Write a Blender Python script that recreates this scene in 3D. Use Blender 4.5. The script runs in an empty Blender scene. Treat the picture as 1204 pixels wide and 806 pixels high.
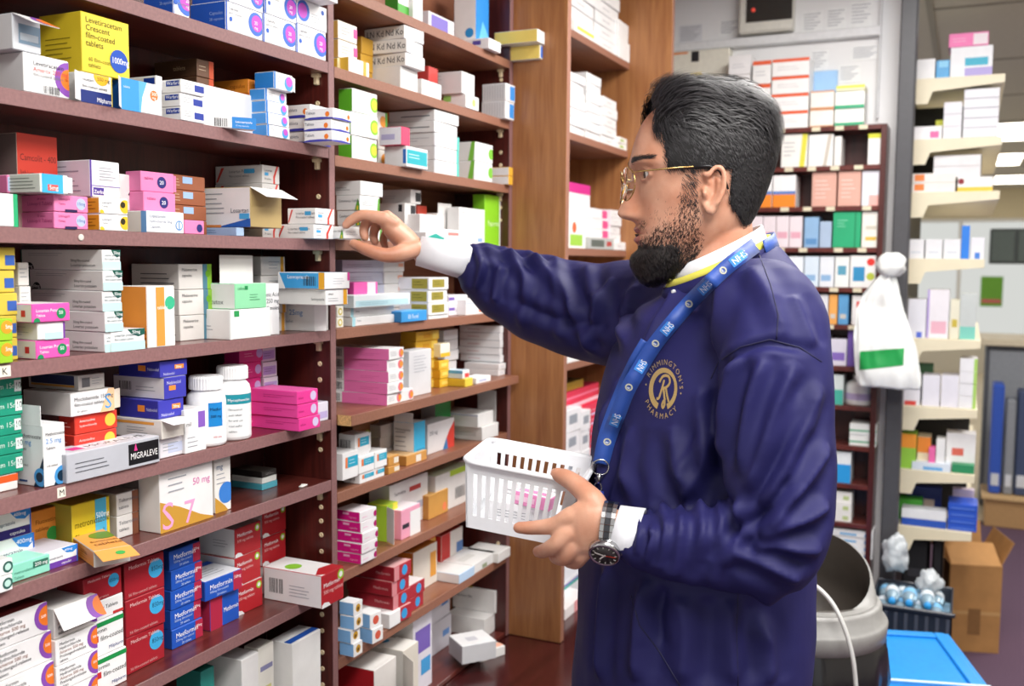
import bpy, bmesh, math, random
import numpy as np
from mathutils import Vector, Matrix, noise
from mathutils.bvhtree import BVHTree

random.seed(7)
SC = bpy.context.scene
COL = SC.collection
R = math.radians

# ------------------------------------------------------------------ camera
FPX, CX, CY = 1150.0, 602.0, 403.0          # focal length in pixels of a 1204x806 frame
YAW, PITCH, ROLL = R(24.9), math.atan(95/1150), math.atan(.0077)
CAM = Vector((0, 0, 1.5))
_r0 = Vector((math.cos(YAW), math.sin(YAW), 0)); _f0 = Vector((-math.sin(YAW), math.cos(YAW), 0))
FW = _f0*math.cos(PITCH) - Vector((0, 0, 1))*math.sin(PITCH)
_u0 = _r0.cross(FW)
RT = _r0*math.cos(ROLL) + _u0*math.sin(ROLL)
UP = _u0*math.cos(ROLL) - _r0*math.sin(ROLL)
cd = bpy.data.cameras.new('camera'); cam = bpy.data.objects.new('camera', cd); COL.objects.link(cam)
cam.matrix_world = Matrix(((RT.x, UP.x, -FW.x, CAM.x), (RT.y, UP.y, -FW.y, CAM.y), (RT.z, UP.z, -FW.z, CAM.z), (0, 0, 0, 1)))
cd.sensor_width = 36; cd.lens = FPX*36/1204; cd.clip_start = .02; cd.clip_end = 60
cd.dof.use_dof = True; cd.dof.focus_distance = 1.36; cd.dof.aperture_fstop = 5.0
SC.camera = cam

# ------------------------------------------------------------------ world, exposure
SC.view_settings.view_transform = 'Standard'; SC.view_settings.look = 'None'
SC.view_settings.exposure = -0.1; SC.view_settings.gamma = 1.0; SC.view_settings.use_curve_mapping = False
W = bpy.data.worlds.new('world'); SC.world = W; W.use_nodes = True
W.node_tree.nodes['Background'].inputs[0].default_value = (1, .985, .96, 1)
W.node_tree.nodes['Background'].inputs[1].default_value = .75

def ray(x, y): return FW + RT*((x-CX)/FPX) - UP*((y-CY)/FPX)
def at(x, y, d): return CAM + ray(x, y)*d
def onx(x, y, X): q = ray(x, y); return CAM + q*(X/q.x)
def ony(x, y, Y): q = ray(x, y); return CAM + q*(Y/q.y)
def onz(x, y, Z): q = ray(x, y); return CAM + q*((Z-CAM.z)/q.z)

# ------------------------------------------------------------------ materials
def srgb(c):
    if isinstance(c, str):
        c = c.lstrip('#'); c = [int(c[i:i+2], 16) for i in (0, 2, 4)]
    o = []
    for v in c:
        v /= 255
        o.append(v/12.92 if v <= .04045 else ((v+.055)/1.055)**2.4)
    return (*o, 1)
MATS = {}
def newmat(name):
    m = bpy.data.materials.new(name); m.use_nodes = True
    nt = m.node_tree; b = nt.nodes['Principled BSDF']
    return m, nt, b
def plain(hexc, rough=.5, metal=0, name=None, var=.05, scale=60, bump=0, spec=.5, coat=0, trans=0, sheen=0, emit=0):
    """a colour with faint procedural mottling"""
    key = (hexc, rough, metal, var, scale, bump, spec, coat, trans, sheen, emit)
    if key in MATS: return MATS[key]
    m, nt, b = newmat(name or 'mat_'+hexc)
    c = srgb(hexc)
    n = nt.nodes.new('ShaderNodeTexNoise'); n.inputs['Scale'].default_value = scale; n.inputs['Detail'].default_value = 3
    tc = nt.nodes.new('ShaderNodeTexCoord'); nt.links.new(tc.outputs['Object'], n.inputs['Vector'])
    r = nt.nodes.new('ShaderNodeValToRGB'); r.color_ramp.elements[0].position = .3; r.color_ramp.elements[1].position = .7
    r.color_ramp.elements[0].color = (*[v*(1-var) for v in c[:3]], 1); r.color_ramp.elements[1].color = (*[min(1, v*(1+var)) for v in c[:3]], 1)
    nt.links.new(n.outputs['Fac'], r.inputs['Fac']); nt.links.new(r.outputs['Color'], b.inputs['Base Color'])
    b.inputs['Roughness'].default_value = rough; b.inputs['Metallic'].default_value = metal
    b.inputs['Specular IOR Level'].default_value = spec; b.inputs['Coat Weight'].default_value = coat
    b.inputs['Transmission Weight'].default_value = trans
    if sheen: b.inputs['Sheen Weight'].default_value = sheen
    if emit: b.inputs['Emission Color'].default_value = c; b.inputs['Emission Strength'].default_value = emit
    if bump:
        bp = nt.nodes.new('ShaderNodeBump'); bp.inputs['Strength'].default_value = bump; bp.inputs['Distance'].default_value = .001
        nt.links.new(n.outputs['Fac'], bp.inputs['Height']); nt.links.new(bp.outputs['Normal'], b.inputs['Normal'])
    MATS[key] = m
    return m
def card(hexc): return plain(hexc, rough=.42, var=.035, scale=25, spec=.4)
def ink(hexc): return plain(hexc, rough=.45, var=.0, spec=.3)
def wood(name, c1, c2, axis='Z', scale=6, rough=.35, stretch=14, fine=.35, coat=.15):
    m, nt, b = newmat(name)
    tc = nt.nodes.new('ShaderNodeTexCoord'); mp = nt.nodes.new('ShaderNodeMapping')
    s = [stretch, stretch, stretch]; s['XYZ'.index(axis)] = 1.0
    mp.inputs['Scale'].default_value = s
    nt.links.new(tc.outputs['Object'], mp.inputs['Vector'])
    n = nt.nodes.new('ShaderNodeTexNoise'); n.inputs['Scale'].default_value = scale; n.inputs['Detail'].default_value = 5; n.inputs['Distortion'].default_value = .6
    nt.links.new(mp.outputs['Vector'], n.inputs['Vector'])
    mp2 = nt.nodes.new('ShaderNodeMapping'); mp2.inputs['Scale'].default_value = [v*6 if v > 1 else 3 for v in s]
    nt.links.new(tc.outputs['Object'], mp2.inputs['Vector'])
    n2 = nt.nodes.new('ShaderNodeTexNoise'); n2.inputs['Scale'].default_value = scale; n2.inputs['Detail'].default_value = 2
    nt.links.new(mp2.outputs['Vector'], n2.inputs['Vector'])
    mx = nt.nodes.new('ShaderNodeMix'); mx.data_type = 'FLOAT'; mx.inputs['Factor'].default_value = fine
    nt.links.new(n.outputs['Fac'], mx.inputs['A']); nt.links.new(n2.outputs['Fac'], mx.inputs['B'])
    r = nt.nodes.new('ShaderNodeValToRGB'); r.color_ramp.elements[0].position = .3; r.color_ramp.elements[1].position = .7
    r.color_ramp.elements[0].color = srgb(c1); r.color_ramp.elements[1].color = srgb(c2)
    nt.links.new(mx.outputs['Result'], r.inputs['Fac']); nt.links.new(r.outputs['Color'], b.inputs['Base Color'])
    b.inputs['Roughness'].default_value = rough; b.inputs['Coat Weight'].default_value = coat; b.inputs['Coat Roughness'].default_value = .2
    return m

# ------------------------------------------------------------------ mesh helpers
def link(name, me, parent=None, loc=(0, 0, 0), rz=0):
    o = bpy.data.objects.new(name, me); COL.objects.link(o)
    if parent is not None: o.parent = parent
    o.location = loc; o.rotation_euler = (0, 0, rz)
    return o
def tag(o, label=None, cat=None, group=None, kind=None):
    if label: o['label'] = label
    if cat: o['category'] = cat
    if group: o['group'] = group
    if kind: o['kind'] = kind
    return o
def empty(name, loc=(0, 0, 0), rz=0):
    return link(name, None, None, loc, rz)
class MB:
    """collects shapes into one mesh; every shape carries a material"""
    def __init__(s): s.v = []; s.f = []; s.m = []; s.mats = []; s.sm = []
    def mi(s, mat):
        if mat not in s.mats: s.mats.append(mat)
        return s.mats.index(mat)
    def add(s, vs, fs, mat, smooth=False):
        o = len(s.v); k = s.mi(mat)
        s.v += [tuple(p) for p in vs]
        for f in fs: s.f.append(tuple(i+o for i in f)); s.m.append(k); s.sm.append(smooth)
    def box(s, a, b, mat, ch=0, M=None, mats=None):
        (x0, y0, z0), (x1, y1, z1) = a, b
        if x0 > x1: x0, x1 = x1, x0
        if y0 > y1: y0, y1 = y1, y0
        if z0 > z1: z0, z1 = z1, z0
        c = min(ch, .3*min(x1-x0, y1-y0, z1-z0))
        mats = mats or {}
        if c <= 0:
            vs = [(x, y, z) for x in (x0, x1) for y in (y0, y1) for z in (z0, z1)]
            fs = {'-x': (0, 1, 3, 2), '+x': (4, 6, 7, 5), '-y': (0, 4, 5, 1), '+y': (2, 3, 7, 6), '-z': (0, 2, 6, 4), '+z': (1, 5, 7, 3)}
            if M: vs = [M @ Vector(p) for p in vs]
            o = len(s.v); s.v += [tuple(p) for p in vs]
            for k, f in fs.items(): s.f.append(tuple(i+o for i in f)); s.m.append(s.mi(mats.get(k, mat))); s.sm.append(False)
            return
        vs = []; idx = {}
        X = (x0, x1); Y = (y0, y1); Z = (z0, z1)
        for i in (0, 1):
            for j in (0, 1):
                for k in (0, 1):
                    dx = c*(1-2*i); dy = c*(1-2*j); dz = c*(1-2*k)
                    for ax in range(3):
                        idx[i, j, k, ax] = len(vs)
                        p = [X[i]+dx, Y[j]+dy, Z[k]+dz]; p[ax] -= (dx, dy, dz)[ax]
                        vs.append(p)
        fl = []
        def q(key, *ids): fl.append((key, ids))
        for i, key in ((0, '-x'), (1, '+x')):
            t = [idx[i, 0, 0, 0], idx[i, 1, 0, 0], idx[i, 1, 1, 0], idx[i, 0, 1, 0]]; q(key, *(t if i else t[::-1]))
        for j, key in ((0, '-y'), (1, '+y')):
            t = [idx[0, j, 0, 1], idx[1, j, 0, 1], idx[1, j, 1, 1], idx[0, j, 1, 1]]; q(key, *(t[::-1] if j else t))
        for k, key in ((0, '-z'), (1, '+z')):
            t = [idx[0, 0, k, 2], idx[1, 0, k, 2], idx[1, 1, k, 2], idx[0, 1, k, 2]]; q(key, *(t if k else t[::-1]))
        for i in (0, 1):
            for j in (0, 1):
                q(None, idx[i, j, 0, 0], idx[i, j, 0, 1], idx[i, j, 1, 1], idx[i, j, 1, 0])
        for i in (0, 1):
            for k in (0, 1):
                q(None, idx[i, 0, k, 0], idx[i, 0, k, 2], idx[i, 1, k, 2], idx[i, 1, k, 0])
        for j in (0, 1):
            for k in (0, 1):
                q(None, idx[0, j, k, 1], idx[0, j, k, 2], idx[1, j, k, 2], idx[1, j, k, 1])
        for i in (0, 1):
            for j in (0, 1):
                for k in (0, 1): q(None, idx[i, j, k, 0], idx[i, j, k, 1], idx[i, j, k, 2])
        cen = Vector(((x0+x1)/2, (y0+y1)/2, (z0+z1)/2))
        o = len(s.v); PV = [Vector(p) for p in vs]
        s.v += [tuple(M @ p) if M else tuple(p) for p in PV]
        for key, f in fl:
            n = (PV[f[1]]-PV[f[0]]).cross(PV[f[2]]-PV[f[0]])
            if n.dot(PV[f[0]]-cen) < 0: f = f[::-1]
            s.f.append(tuple(i+o for i in f)); s.m.append(s.mi(mats.get(key, mat))); s.sm.append(False)
    def tube(s, pts, rad, mat, n=10, caps=True, sx=1, ref=None):
        """round bar through points; rad a number or list"""
        pts = [Vector(p) for p in pts]; k = len(pts)
        rs = rad if isinstance(rad, (list, tuple)) else [rad]*k
        vs = []; fs = []; prev = Vector(ref) if ref else None
        for i, p in enumerate(pts):
            t = (pts[min(i+1, k-1)]-pts[max(i-1, 0)])
            if t.length < 1e-9: t = Vector((0, 0, 1))
            t.normalize()
            if prev is None: prev = Vector((0, 0, 1)) if abs(t.z) < .9 else Vector((1, 0, 0))
            a = prev - t*prev.dot(t); a.normalize(); b = t.cross(a); prev = a
            for j in range(n):
                w = 2*math.pi*j/n
                vs.append(p + (a*math.cos(w)*sx + b*math.sin(w))*rs[i])
        for i in range(k-1):
            for j in range(n):
                fs.append((i*n+j, i*n+(j+1) % n, (i+1)*n+(j+1) % n, (i+1)*n+j))
        if caps: fs += [tuple(range(n-1, -1, -1)), tuple(range((k-1)*n, k*n))]
        s.add(vs, fs, mat, True)
    def lathe(s, prof, mat, n=24, M=None, caps=True):
        vs = []; fs = []
        for (r, z) in prof:
            for j in range(n):
                w = 2*math.pi*j/n; vs.append(Vector((r*math.cos(w), r*math.sin(w), z)))
        k = len(prof)
        for i in range(k-1):
            for j in range(n): fs.append((i*n+j, i*n+(j+1) % n, (i+1)*n+(j+1) % n, (i+1)*n+j))
        if caps: fs += [tuple(range(n-1, -1, -1)), tuple(range((k-1)*n, k*n))]
        if M: vs = [M @ p for p in vs]
        s.add(vs, fs, mat, True)
    def mesh(s, name='mesh'):
        me = bpy.data.meshes.new(name); me.from_pydata(s.v, [], s.f)
        for m in s.mats: me.materials.append(m)
        me.polygons.foreach_set('material_index', s.m); me.polygons.foreach_set('use_smooth', s.sm)
        me.update(); return me
    def build(s, name, parent=None, loc=(0, 0, 0), rz=0):
        return link(name, s.mesh(name), parent, loc, rz)

GLY = {}
def glyphs(text):
    """flat filled lettering, cap height about 1, starting at x = 0"""
    if text in GLY: return GLY[text]
    cu = bpy.data.curves.new('t', 'FONT'); cu.body = text; cu.size = 1.4; cu.resolution_u = 2; cu.fill_mode = 'FRONT'
    o = bpy.data.objects.new('t', cu); COL.objects.link(o)
    bpy.context.view_layer.update()
    me = o.to_mesh()
    vs = [(v.co.x, v.co.y) for v in me.vertices]; fs = [tuple(p.vertices) for p in me.polygons]
    o.to_mesh_clear(); bpy.data.objects.remove(o); bpy.data.curves.remove(cu)
    w = max([v[0] for v in vs] or [0])
    GLY[text] = (vs, fs, w)
    return GLY[text]

# ------------------------------------------------------------------ setting
M_MAHOG = wood('mahogany_panel', '#34110f', '#5a211b', 'Z', 5, .34, 12)
M_MAHOGX = wood('mahogany_shelf', '#4a1a17', '#6d3129', 'Y', 5, .3, 12, coat=.3)
M_MEDGE = plain('#8a6463', .55, name='mauve_edging', var=.12, scale=220)
M_WALN = wood('walnut_panel', '#86522f', '#b07a4a', 'Z', 4, .42, 12)
M_WALNX = wood('walnut_shelf', '#7a4a35', '#96634a', 'Y', 4, .42, 12)
M_WEDGE = plain('#936450', .5, name='walnut_edging', var=.1, scale=200)
M_WALL = plain('#e9e9ea', .7, name='white_paint', var=.02, scale=8)
M_CREAM = plain('#e6dcc0', .45, name='cream_metal', var=.03, scale=20)
M_PEG = plain('#dcc9a4', .4, name='cream_plastic')
M_CHIP = plain('#c9a36b', .8, name='raw_chipboard', var=.35, scale=500, bump=.4)

FLOORZ = 0
def carpet():
    m, nt, b = newmat('purple_carpet')
    tc = nt.nodes.new('ShaderNodeTexCoord'); n = nt.nodes.new('ShaderNodeTexNoise'); n.inputs['Scale'].default_value = 180; n.inputs['Detail'].default_value = 4
    nt.links.new(tc.outputs['Object'], n.inputs['Vector'])
    r = nt.nodes.new('ShaderNodeValToRGB'); r.color_ramp.elements[0].color = srgb('#3f2c40'); r.color_ramp.elements[1].color = srgb('#6e5468')
    nt.links.new(n.outputs['Fac'], r.inputs['Fac']); nt.links.new(r.outputs['Color'], b.inputs['Base Color']); b.inputs['Roughness'].default_value = .95
    bp = nt.nodes.new('ShaderNodeBump'); bp.inputs['Strength'].default_value = .5; nt.links.new(n.outputs['Fac'], bp.inputs['Height']); nt.links.new(bp.outputs['Normal'], b.inputs['Normal'])
    return m
b = MB(); b.box((-1.6, -1.6, -.1), (3.2, 6.3, 0), carpet()); tag(b.build('floor'), kind='structure')
b = MB(); b.box((-1.6, 6.3, -.1), (3.2, 15.1, .012), plain('#d9cbb0', .5, name='beige_vinyl', var=.06, scale=12)); tag(b.build('floor_far'), kind='structure')
CEIL = 2.56
b = MB(); b.box((-1.6, 3.0, CEIL), (3.2, 15.1, CEIL+.1), plain('#b9b4ab', .9, name='ceiling_tile', var=.04, scale=90, bump=.3)); b.box((-1.6, -1.6, CEIL), (3.2, 3.0, CEIL+.1), M_WALL)
ceil = tag(b.build('ceiling'), kind='structure')
gm = plain('#8f8a82', .6, name='ceiling_grid')
for k in range(10):
    b = MB(); b.box((-.2, 3.3+k*1.2, CEIL-.004), (3.2, 3.325+k*1.2, CEIL+.001), gm); b.build('ceiling_grid_bar', ceil)
for k in range(4):
    b = MB(); b.box((-.2+k*1.2, 3.0, CEIL-.005), (-.175+k*1.2, 15.1, CEIL+.001), gm); b.build('ceiling_grid_bar', ceil)
b = MB(); b.box((-1.6, -1.6, 0), (-1.28, 3.6, CEIL), M_WALL); tag(b.build('wall_left'), kind='structure')

# ------------------------------------------------------------------ shelving
Y1, Y2A, Y2B, Y3A, Y3B = .56, 1.404, 1.422, 2.150, 3.022
ZS = [1.836, 1.693, 1.536, 1.380, 1.223, 1.116, .923]
ZT = [1.973, 1.832, 1.682, 1.537, 1.381, 1.229, 1.088, .94, .783]
ZU = [2.13, 1.855, 1.54, 1.22, .885]
ZBASE = .575
BACK = -1.147
ZP = ZBASE+.0015
def panel(name, parent, a, bb, mat, edge=None, ch=.001):
    m = MB(); m.box(a, bb, mat, ch, mats={'+x': edge} if edge else None); return m.build(name, parent)
def shelf(parent, y0, y1, z, mat, edge, x0=BACK, x1=-1.0, th=.0185):
    s = panel('shelf', parent, (x0, y0, z-th), (x1-.0012, y1, z), mat)
    panel('edge_strip', s, (x1-.0012, y0, z-th), (x1, y1, z), edge, ch=.0003); return s
def peg(parent, y, z, x=-1.022):
    m = MB(); m.box((x-.0075, y-.009, z-.006), (x+.0075, y+.0005, z), M_PEG, .001)
    m.box((x-.004, y-.007, z-.0185), (x+.004, y+.0005, z-.0045), M_PEG, .001); m.build('shelf_peg', parent)
def plug(parent, y, z, x=-1.022):
    m = MB(); Mx = Matrix.Translation((x, y, z)) @ Matrix.Rotation(R(90), 4, 'X')
    m.lathe([(.0045, 0), (.0045, .0015), (.0018, .0018), (.0016, .0004)], M_PEG, 12, Mx); m.build('hole_plug', parent)
def sticker(parent, px, y, w, h, text, Z):
    p = onx(px, y, -1.0); m = MB(); wm = ink('#efe9dc')
    m.box((-1.0, p.y-w/2, Z-.0093-h/2), (-.9995, p.y+w/2, Z-.0093+h/2), wm)
    vs, fs, tw = glyphs(text); sc = h*.62; 
    m.add([(-.9993, p.y+(v[0]-tw/2)*sc, Z-.0093+(v[1]-.5)*sc) for v in vs], fs, ink('#1b1b1d')); m.build('label_sticker', parent)

u1 = tag(empty('shelving_unit', (0, 0, 0)), 'dark mahogany wall shelving bay with mauve edged shelves, nearest bay on the left', 'shelving')
panel('back_panel', u1, (BACK-.006, Y1, ZP), (BACK, Y2A, 2.5), M_MAHOG)
panel('side_panel', u1, (BACK, Y1-.018, ZP), (-1.0, Y1, 2.5), M_MAHOG, M_MEDGE)
panel('side_panel', u1, (BACK, Y2A, ZP), (-1.0, Y2B-.0005, 2.5), M_MAHOG, M_MEDGE)
panel('base_board', u1, (BACK, Y1, ZP), (-1.003, Y2A, ZBASE+.012), M_MAHOGX)
sh1 = [shelf(u1, Y1, Y2A, z, M_MAHOGX, M_MEDGE) for z in ZS]
for z in ZS[:-1]:
    peg(u1, Y2A, z-.0185)
for z in (1.768, 1.61, 1.455, 1.432, 1.32, 1.292, 1.187, 1.168, 1.065, 1.04, 1.015, .985, .87, .84, .80, .77, .74, .70):
    plug(u1, Y2A, z)
sticker(sh1[4], 72, 577, .012, .0125, 'M', ZS[4])
sticker(sh1[3], 5, 433, .016, .013, 'K', ZS[3])
m = MB(); p = onx(95, 279, -1.0); m.lathe([(.0042, 0), (.0042, .0008), (.003, .0011)], plain('#d9d2c8', .5), 14, Matrix.Translation((-1.0, p.y, p.z)) @ Matrix.Rotation(R(90), 4, 'Y')); m.build('round_sticker', sh1[2])

u2 = tag(empty('shelving_unit'), 'walnut brown wall shelving bay the man reaches into, crowded with cartons', 'shelving')
panel('back_panel', u2, (BACK-.006, Y2B, ZP), (BACK, Y3A-.02, 2.5), M_WALNX)
panel('side_panel', u2, (BACK, Y3A-.02, ZP), (-1.0, Y3A-.0005, 2.5), M_MAHOG, M_MEDGE)
panel('base_board', u2, (BACK, Y2B, ZP), (-1.003, Y3A-.02, ZBASE+.012), M_MAHOGX)
for i, z in enumerate(ZT):
    if i == 5:
        s = shelf(u2, Y2B+.002, Y3A-.021, z, M_WALNX, M_WEDGE, x1=-.97)
        m = MB(); m.box((-.999, Y2B+.0012, z-.0185), (-.9712, Y2B+.002, z), M_CHIP); m.build('raw_end', s)
    else: shelf(u2, Y2B, Y3A-.02, z, M_WALNX, M_WEDGE)
for z in ZT[:4]: peg(u2, Y3A-.02, z-.0185)
for z in (1.93, 1.90, 1.76, 1.73, 1.63, 1.60, .85, .81): plug(u2, Y3A-.02, z)

u3 = tag(empty('shelving_unit'), 'deep walnut shelving bay beyond the man, between two wooden pilasters', 'shelving')
panel('pilaster', u3, (-1.25, Y3A, ZP), (-.862, Y3A+.022, 2.5), M_WALN, M_WEDGE)
panel('pilaster', u3, (-1.25, Y3B, ZP), (-.862, Y3B+.022, 2.5), M_WALN, M_WEDGE)
panel('back_panel', u3, (-1.26, Y3A, ZP), (-1.25, Y3B+.022, 2.5), M_WALN)
for z in ZU: shelf(u3, Y3A+.022, Y3B, z, M_WALNX, M_WEDGE, x0=-1.25, th=.02)

ct = tag(empty('counter'), 'long dark red mahogany base counter beneath the wall shelves', 'counter')
CTOP = wood('dark_mahogany_top', '#2f0f10', '#4a1a19', 'Y', 4, .22, 8, coat=.4)
panel('counter_top', ct, (-1.27, Y1-.1, ZBASE-.035), (-.70, Y3B+.03, ZBASE), CTOP, ch=.003)
for k in range(4):
    y = Y1-.08+k*.64
    panel('carcass', ct, (-1.27, y, .0), (-.735, y+.63, ZBASE-.035), M_MAHOG)
    d = panel('cupboard_door', ct, (-.735, y+.006, .09), (-.717, y+.624, ZBASE-.05), M_MAHOG, ch=.002)
    m = MB(); m.tube([(-.70, y+.07, .36), (-.70, y+.07, .46)], .005, plain('#b9b9bb', .25, 1)); m.build('handle', d)

# ------------------------------------------------------------------ cartons
WH = '#f1f1f1'; OFF = '#e6e4e0'
def Rc(f, u0, v0, u1, v1, c): return ('r', f, u0, v0, u1, v1, c)
def Ci(f, u, v, r, c): return ('c', f, u, v, r, c)
def Tx(f, u, v, s, t, c='#2b2d36'): return ('t', f, u, v, s, t, c)
def Bc(f, u0, v0, u1, v1): return ('b', f, u0, v0, u1, v1)
def Po(f, pts, c): return ('p', f, pts, c)
def lines(f, u0, v0, u1, v1, n, c='#9ea1a8'):
    out = []; rr = random.Random(int(u0*97+v1*31+n))
    for k in range(n):
        v = v1-(k+.5)*(v1-v0)/n; out.append(('r', f, u0, v-.1*(v1-v0)/n, u0+(u1-u0)*rr.uniform(.55, 1), v+.1*(v1-v0)/n, c))
    return out
LABELS = {}
def printed(parent, w, d, h, decals):
    for f_, nm in (('F', 'front_print'), ('L', 'side_print'), ('T', 'top_print')):
        dd = [q for q in decals if q[1] == f_]
        if dd: printed_face(parent, w, d, h, dd, nm)
def printed_face(parent, w, d, h, decals, nm):
    m = MB(); lv = 0
    for q in decals:
        f = q[1]; lv += 1; e = .00025 + .00006*lv
        if f == 'F': U, V = w, h; P = lambda a, c_: (e, a, c_)
        elif f == 'L': U, V = d, h; P = lambda a, c_: (-d+a, -e, c_)
        else: U, V = w, d; P = lambda a, c_: (-c_, a, h+e)
        mat = ink(q[-1]) if q[0] != 'b' else ink('#2a2a2e')
        if q[0] == 'r':
            _, _, u0, v0, u1, v1, _c = q
            vs = [P(u0*U, v0*V), P(u1*U, v0*V), P(u1*U, v1*V), P(u0*U, v1*V)]; m.add(vs, [(0, 1, 2, 3)], mat)
        elif q[0] == 'p':
            vs = [P(a*U, c_*V) for a, c_ in q[2]]; m.add(vs, [tuple(range(len(vs)))], mat)
        elif q[0] == 'c':
            _, _, u, v, rr, _c = q; rr = rr*V; vs = []
            for k in range(20):
                a = 2*math.pi*k/20
                vs.append(P(min(max(u*U+rr*math.cos(a), .0004), U-.0004), min(max(v*V+rr*math.sin(a), .0004), V-.0004)))
            m.add(vs, [tuple(range(20))], mat)
        elif q[0] == 't':
            _, _, u, v, s, txt, _c = q
            gv, gf, tw = glyphs(txt); s = s*V
            room = (.97-u)*U; sx = s if tw*s <= room else room/max(tw, .01)
            m.add([P(u*U+g[0]*sx, v*V+g[1]*min(s, sx*1.3)) for g in gv], gf, mat)
        else:
            _, _, u0, v0, u1, v1 = q; rr = random.Random(int(1e4*(w+d+h)))
            u = u0
            while u < u1:
                t_ = rr.choice((.012, .02, .03))*(u1-u0)*2.2; m.add([P(u*U, v0*V), P(min(u+t_, u1)*U, v0*V), P(min(u+t_, u1)*U, v1*V), P(u*U, v1*V)], [(0, 1, 2, 3)], mat); u += t_+rr.choice((.02, .03, .05))*(u1-u0)*1.6
    if m.v: return m.build(nm, parent)
POS = {2: ['bottom of two', 'top of two'], 3: ['bottom of three', 'middle of three', 'top of three']}
ORD = ['first', 'second', 'third', 'fourth', 'fifth', 'sixth', 'seventh', 'eighth']
def posword(k, n):
    if n in POS: return POS[n][k]
    if k == n-1: return 'topmost in stack'
    if k == 0: return 'lowest in stack'
    return ORD[k]+' up in stack'
def one_carton(label, group, loc, w, d, h, cols, decals, yaw=0, flap=None, pitch=0, roll=0):
    F, L, T = (cols+[cols[-1]]*3)[:3]
    m = MB(); m.box((-d, 0, 0), (0, w, h), card(F), min(.0009, .06*h), mats={'-y': card(L), '+z': card(T), '-x': card(L), '+y': card(F)})
    o = m.build('medicine_carton', None, loc); o.rotation_euler = (roll, pitch, yaw)
    printed(o, w, d, h, decals)
    if flap:
        kind, fl, fc = flap[:3]; m = MB(); fm = card(fc); t = .0006
        if kind == 'up':      # end flap standing up from the top front edge of the left face
            m.box((-d*.95, -t, h), (-d*.05, 0, h+fl), fm)
        elif kind == 'upf':
            m.box((-t, w*.06, h), (0, w*.94, h+fl), fm)
        elif kind == 'down':  # lid hanging out and down over the front
            Mx = Matrix.Translation((0, 0, h)) @ Matrix.Rotation(R(flap[3]), 4, 'Y'); m.box((0, .0, -t), (fl, w, 0), fm, M=Mx)
            if len(flap) > 4:
                for dd in flap[4]:
                    cc, cr, cm = dd; vs = []
                    for k in range(18):
                        a = 2*math.pi*k/18; vs.append(Mx @ Vector((min(max(cc[0]*fl+cr*math.cos(a), 0), fl), min(max(cc[1]*w+cr*math.sin(a), 0), w), .0004+.0001*len(m.v)/90)))
                    m.add(vs, [tuple(range(18))], ink(cm))
        elif kind == 'side':  # right hand flap sticking out along the shelf
            Mx = Matrix.Translation((0, w, 0)) @ Matrix.Rotation(R(flap[3]), 4, 'Z'); m.box((-t, 0, h*.08), (0, fl, h*.92), fm, M=Mx)
        elif kind == 'left':  # flap opened off the left edge of the front
            Mx = Matrix.Rotation(R(flap[3]), 4, 'Z'); m.box((0, -t, h*.03), (fl, 0, h*.97), fm, M=Mx)
        m.build('flap', o)
    n = LABELS.get(label, 0); LABELS[label] = n+1
    tag(o, label, 'carton', group)
    return o
JR = random.Random(3)
def K(desc, where, z0, xl, xc, xr, yt, cols, dec=(), n=1, o=0, yaw=0, d=None, w=None, h=None, flap=None, jit=1.0, grp=None, kind='carton', dmax=True):
    """n cartons piled on z0; xl, xc, xr are the picture columns of the left end, the near corner and the right end, yt the row of the top at the corner"""
    X = -1.0+o
    p = onx(xc, yt, X); q = onx(xr, yt, X); yc = p.y
    w = w or max(q.y-yc, .012)
    if d is None:
        a = ony(xl, yt, yc); d = max(X-a.x, .03)
    deep = (-1.248 if yc > Y3A else BACK+.001)
    if dmax and d > X-deep-.002: d = X-deep-.002
    h = h or max((p.z-z0)/n, .006)
    yb = onx(xc, yt, -1.0).y
    zs = ZS if yb < Y2A else ZT if yb < Y3A else ZU
    ab = [v for v in zs if v > z0+.004]
    if ab:
        top = min(ab)-.0205
        if z0+n*h > top and z0 < top: h = (top-z0)/n
    lo, hi = (Y1, Y2A) if yb < Y2A else (Y2B, Y3A-.02) if yb < Y3A-.01 else (Y3A+.022, Y3B)
    if X-d < -1.0:          # keeps clear of the uprights
        if yc < lo+.0015: w -= (lo+.0015-yc); yc = lo+.0015
        if yc+w > hi-.0015: w = max(hi-.0015-yc, .01)
    for k in range(n):
        j = JR.uniform(-1, 1)*jit if n > 1 else 0
        lab = f'{desc}, {posword(k, n)}, {where}' if n > 1 else f'{desc}, {where}'
        one_carton(lab, grp or ('cartons on '+where), (X+JR.uniform(-.0012, .002)*jit*(n > 1), yc+JR.uniform(-.0012, .0012)*jit*(n > 1), z0+k*h+.0002), w, d, h-.0006,
                   list(cols), list(dec), R(yaw+j*1.6), flap if k == n-1 else None)
    return z0+n*h

# ------------------------------------------------------------------ left bay
A_, B_, C_, D_, E_, F_, G_, H_ = ['left bay %s shelf' % s for s in ('top', 'second', 'third', 'fourth', 'fifth', 'sixth', 'seventh', 'lowest')]
z = ZS[0]
oval = [Rc('F', 0, 0, .04, 1, '#2255b8'), Ci('F', .82, .52, .42, '#3f6fd0'), Ci('F', .84, .55, .30, '#c14bc0'), Tx('F', .77, .5, .13, '20', '#ffffff'), Tx('F', .77, .34, .11, 'mg', '#ffffff'), Tx('F', .08, .74, .10, 'Capsules', '#555a66'), Tx('F', .08, .6, .08, 'gastro-resistant', '#777c86'), Ci('F', .13, .42, .08, '#2b62c4'), Tx('F', .25, .38, .07, 'for oral use', '#8a8f9a'), Tx('L', .55, .55, .12, 'Capsules', '#9db8ee'), Tx('L', .55, .35, .1, '28 capsules', '#9db8ee')]
bl = [WH, '#1f57bd', '#2c5fc0']
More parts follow.
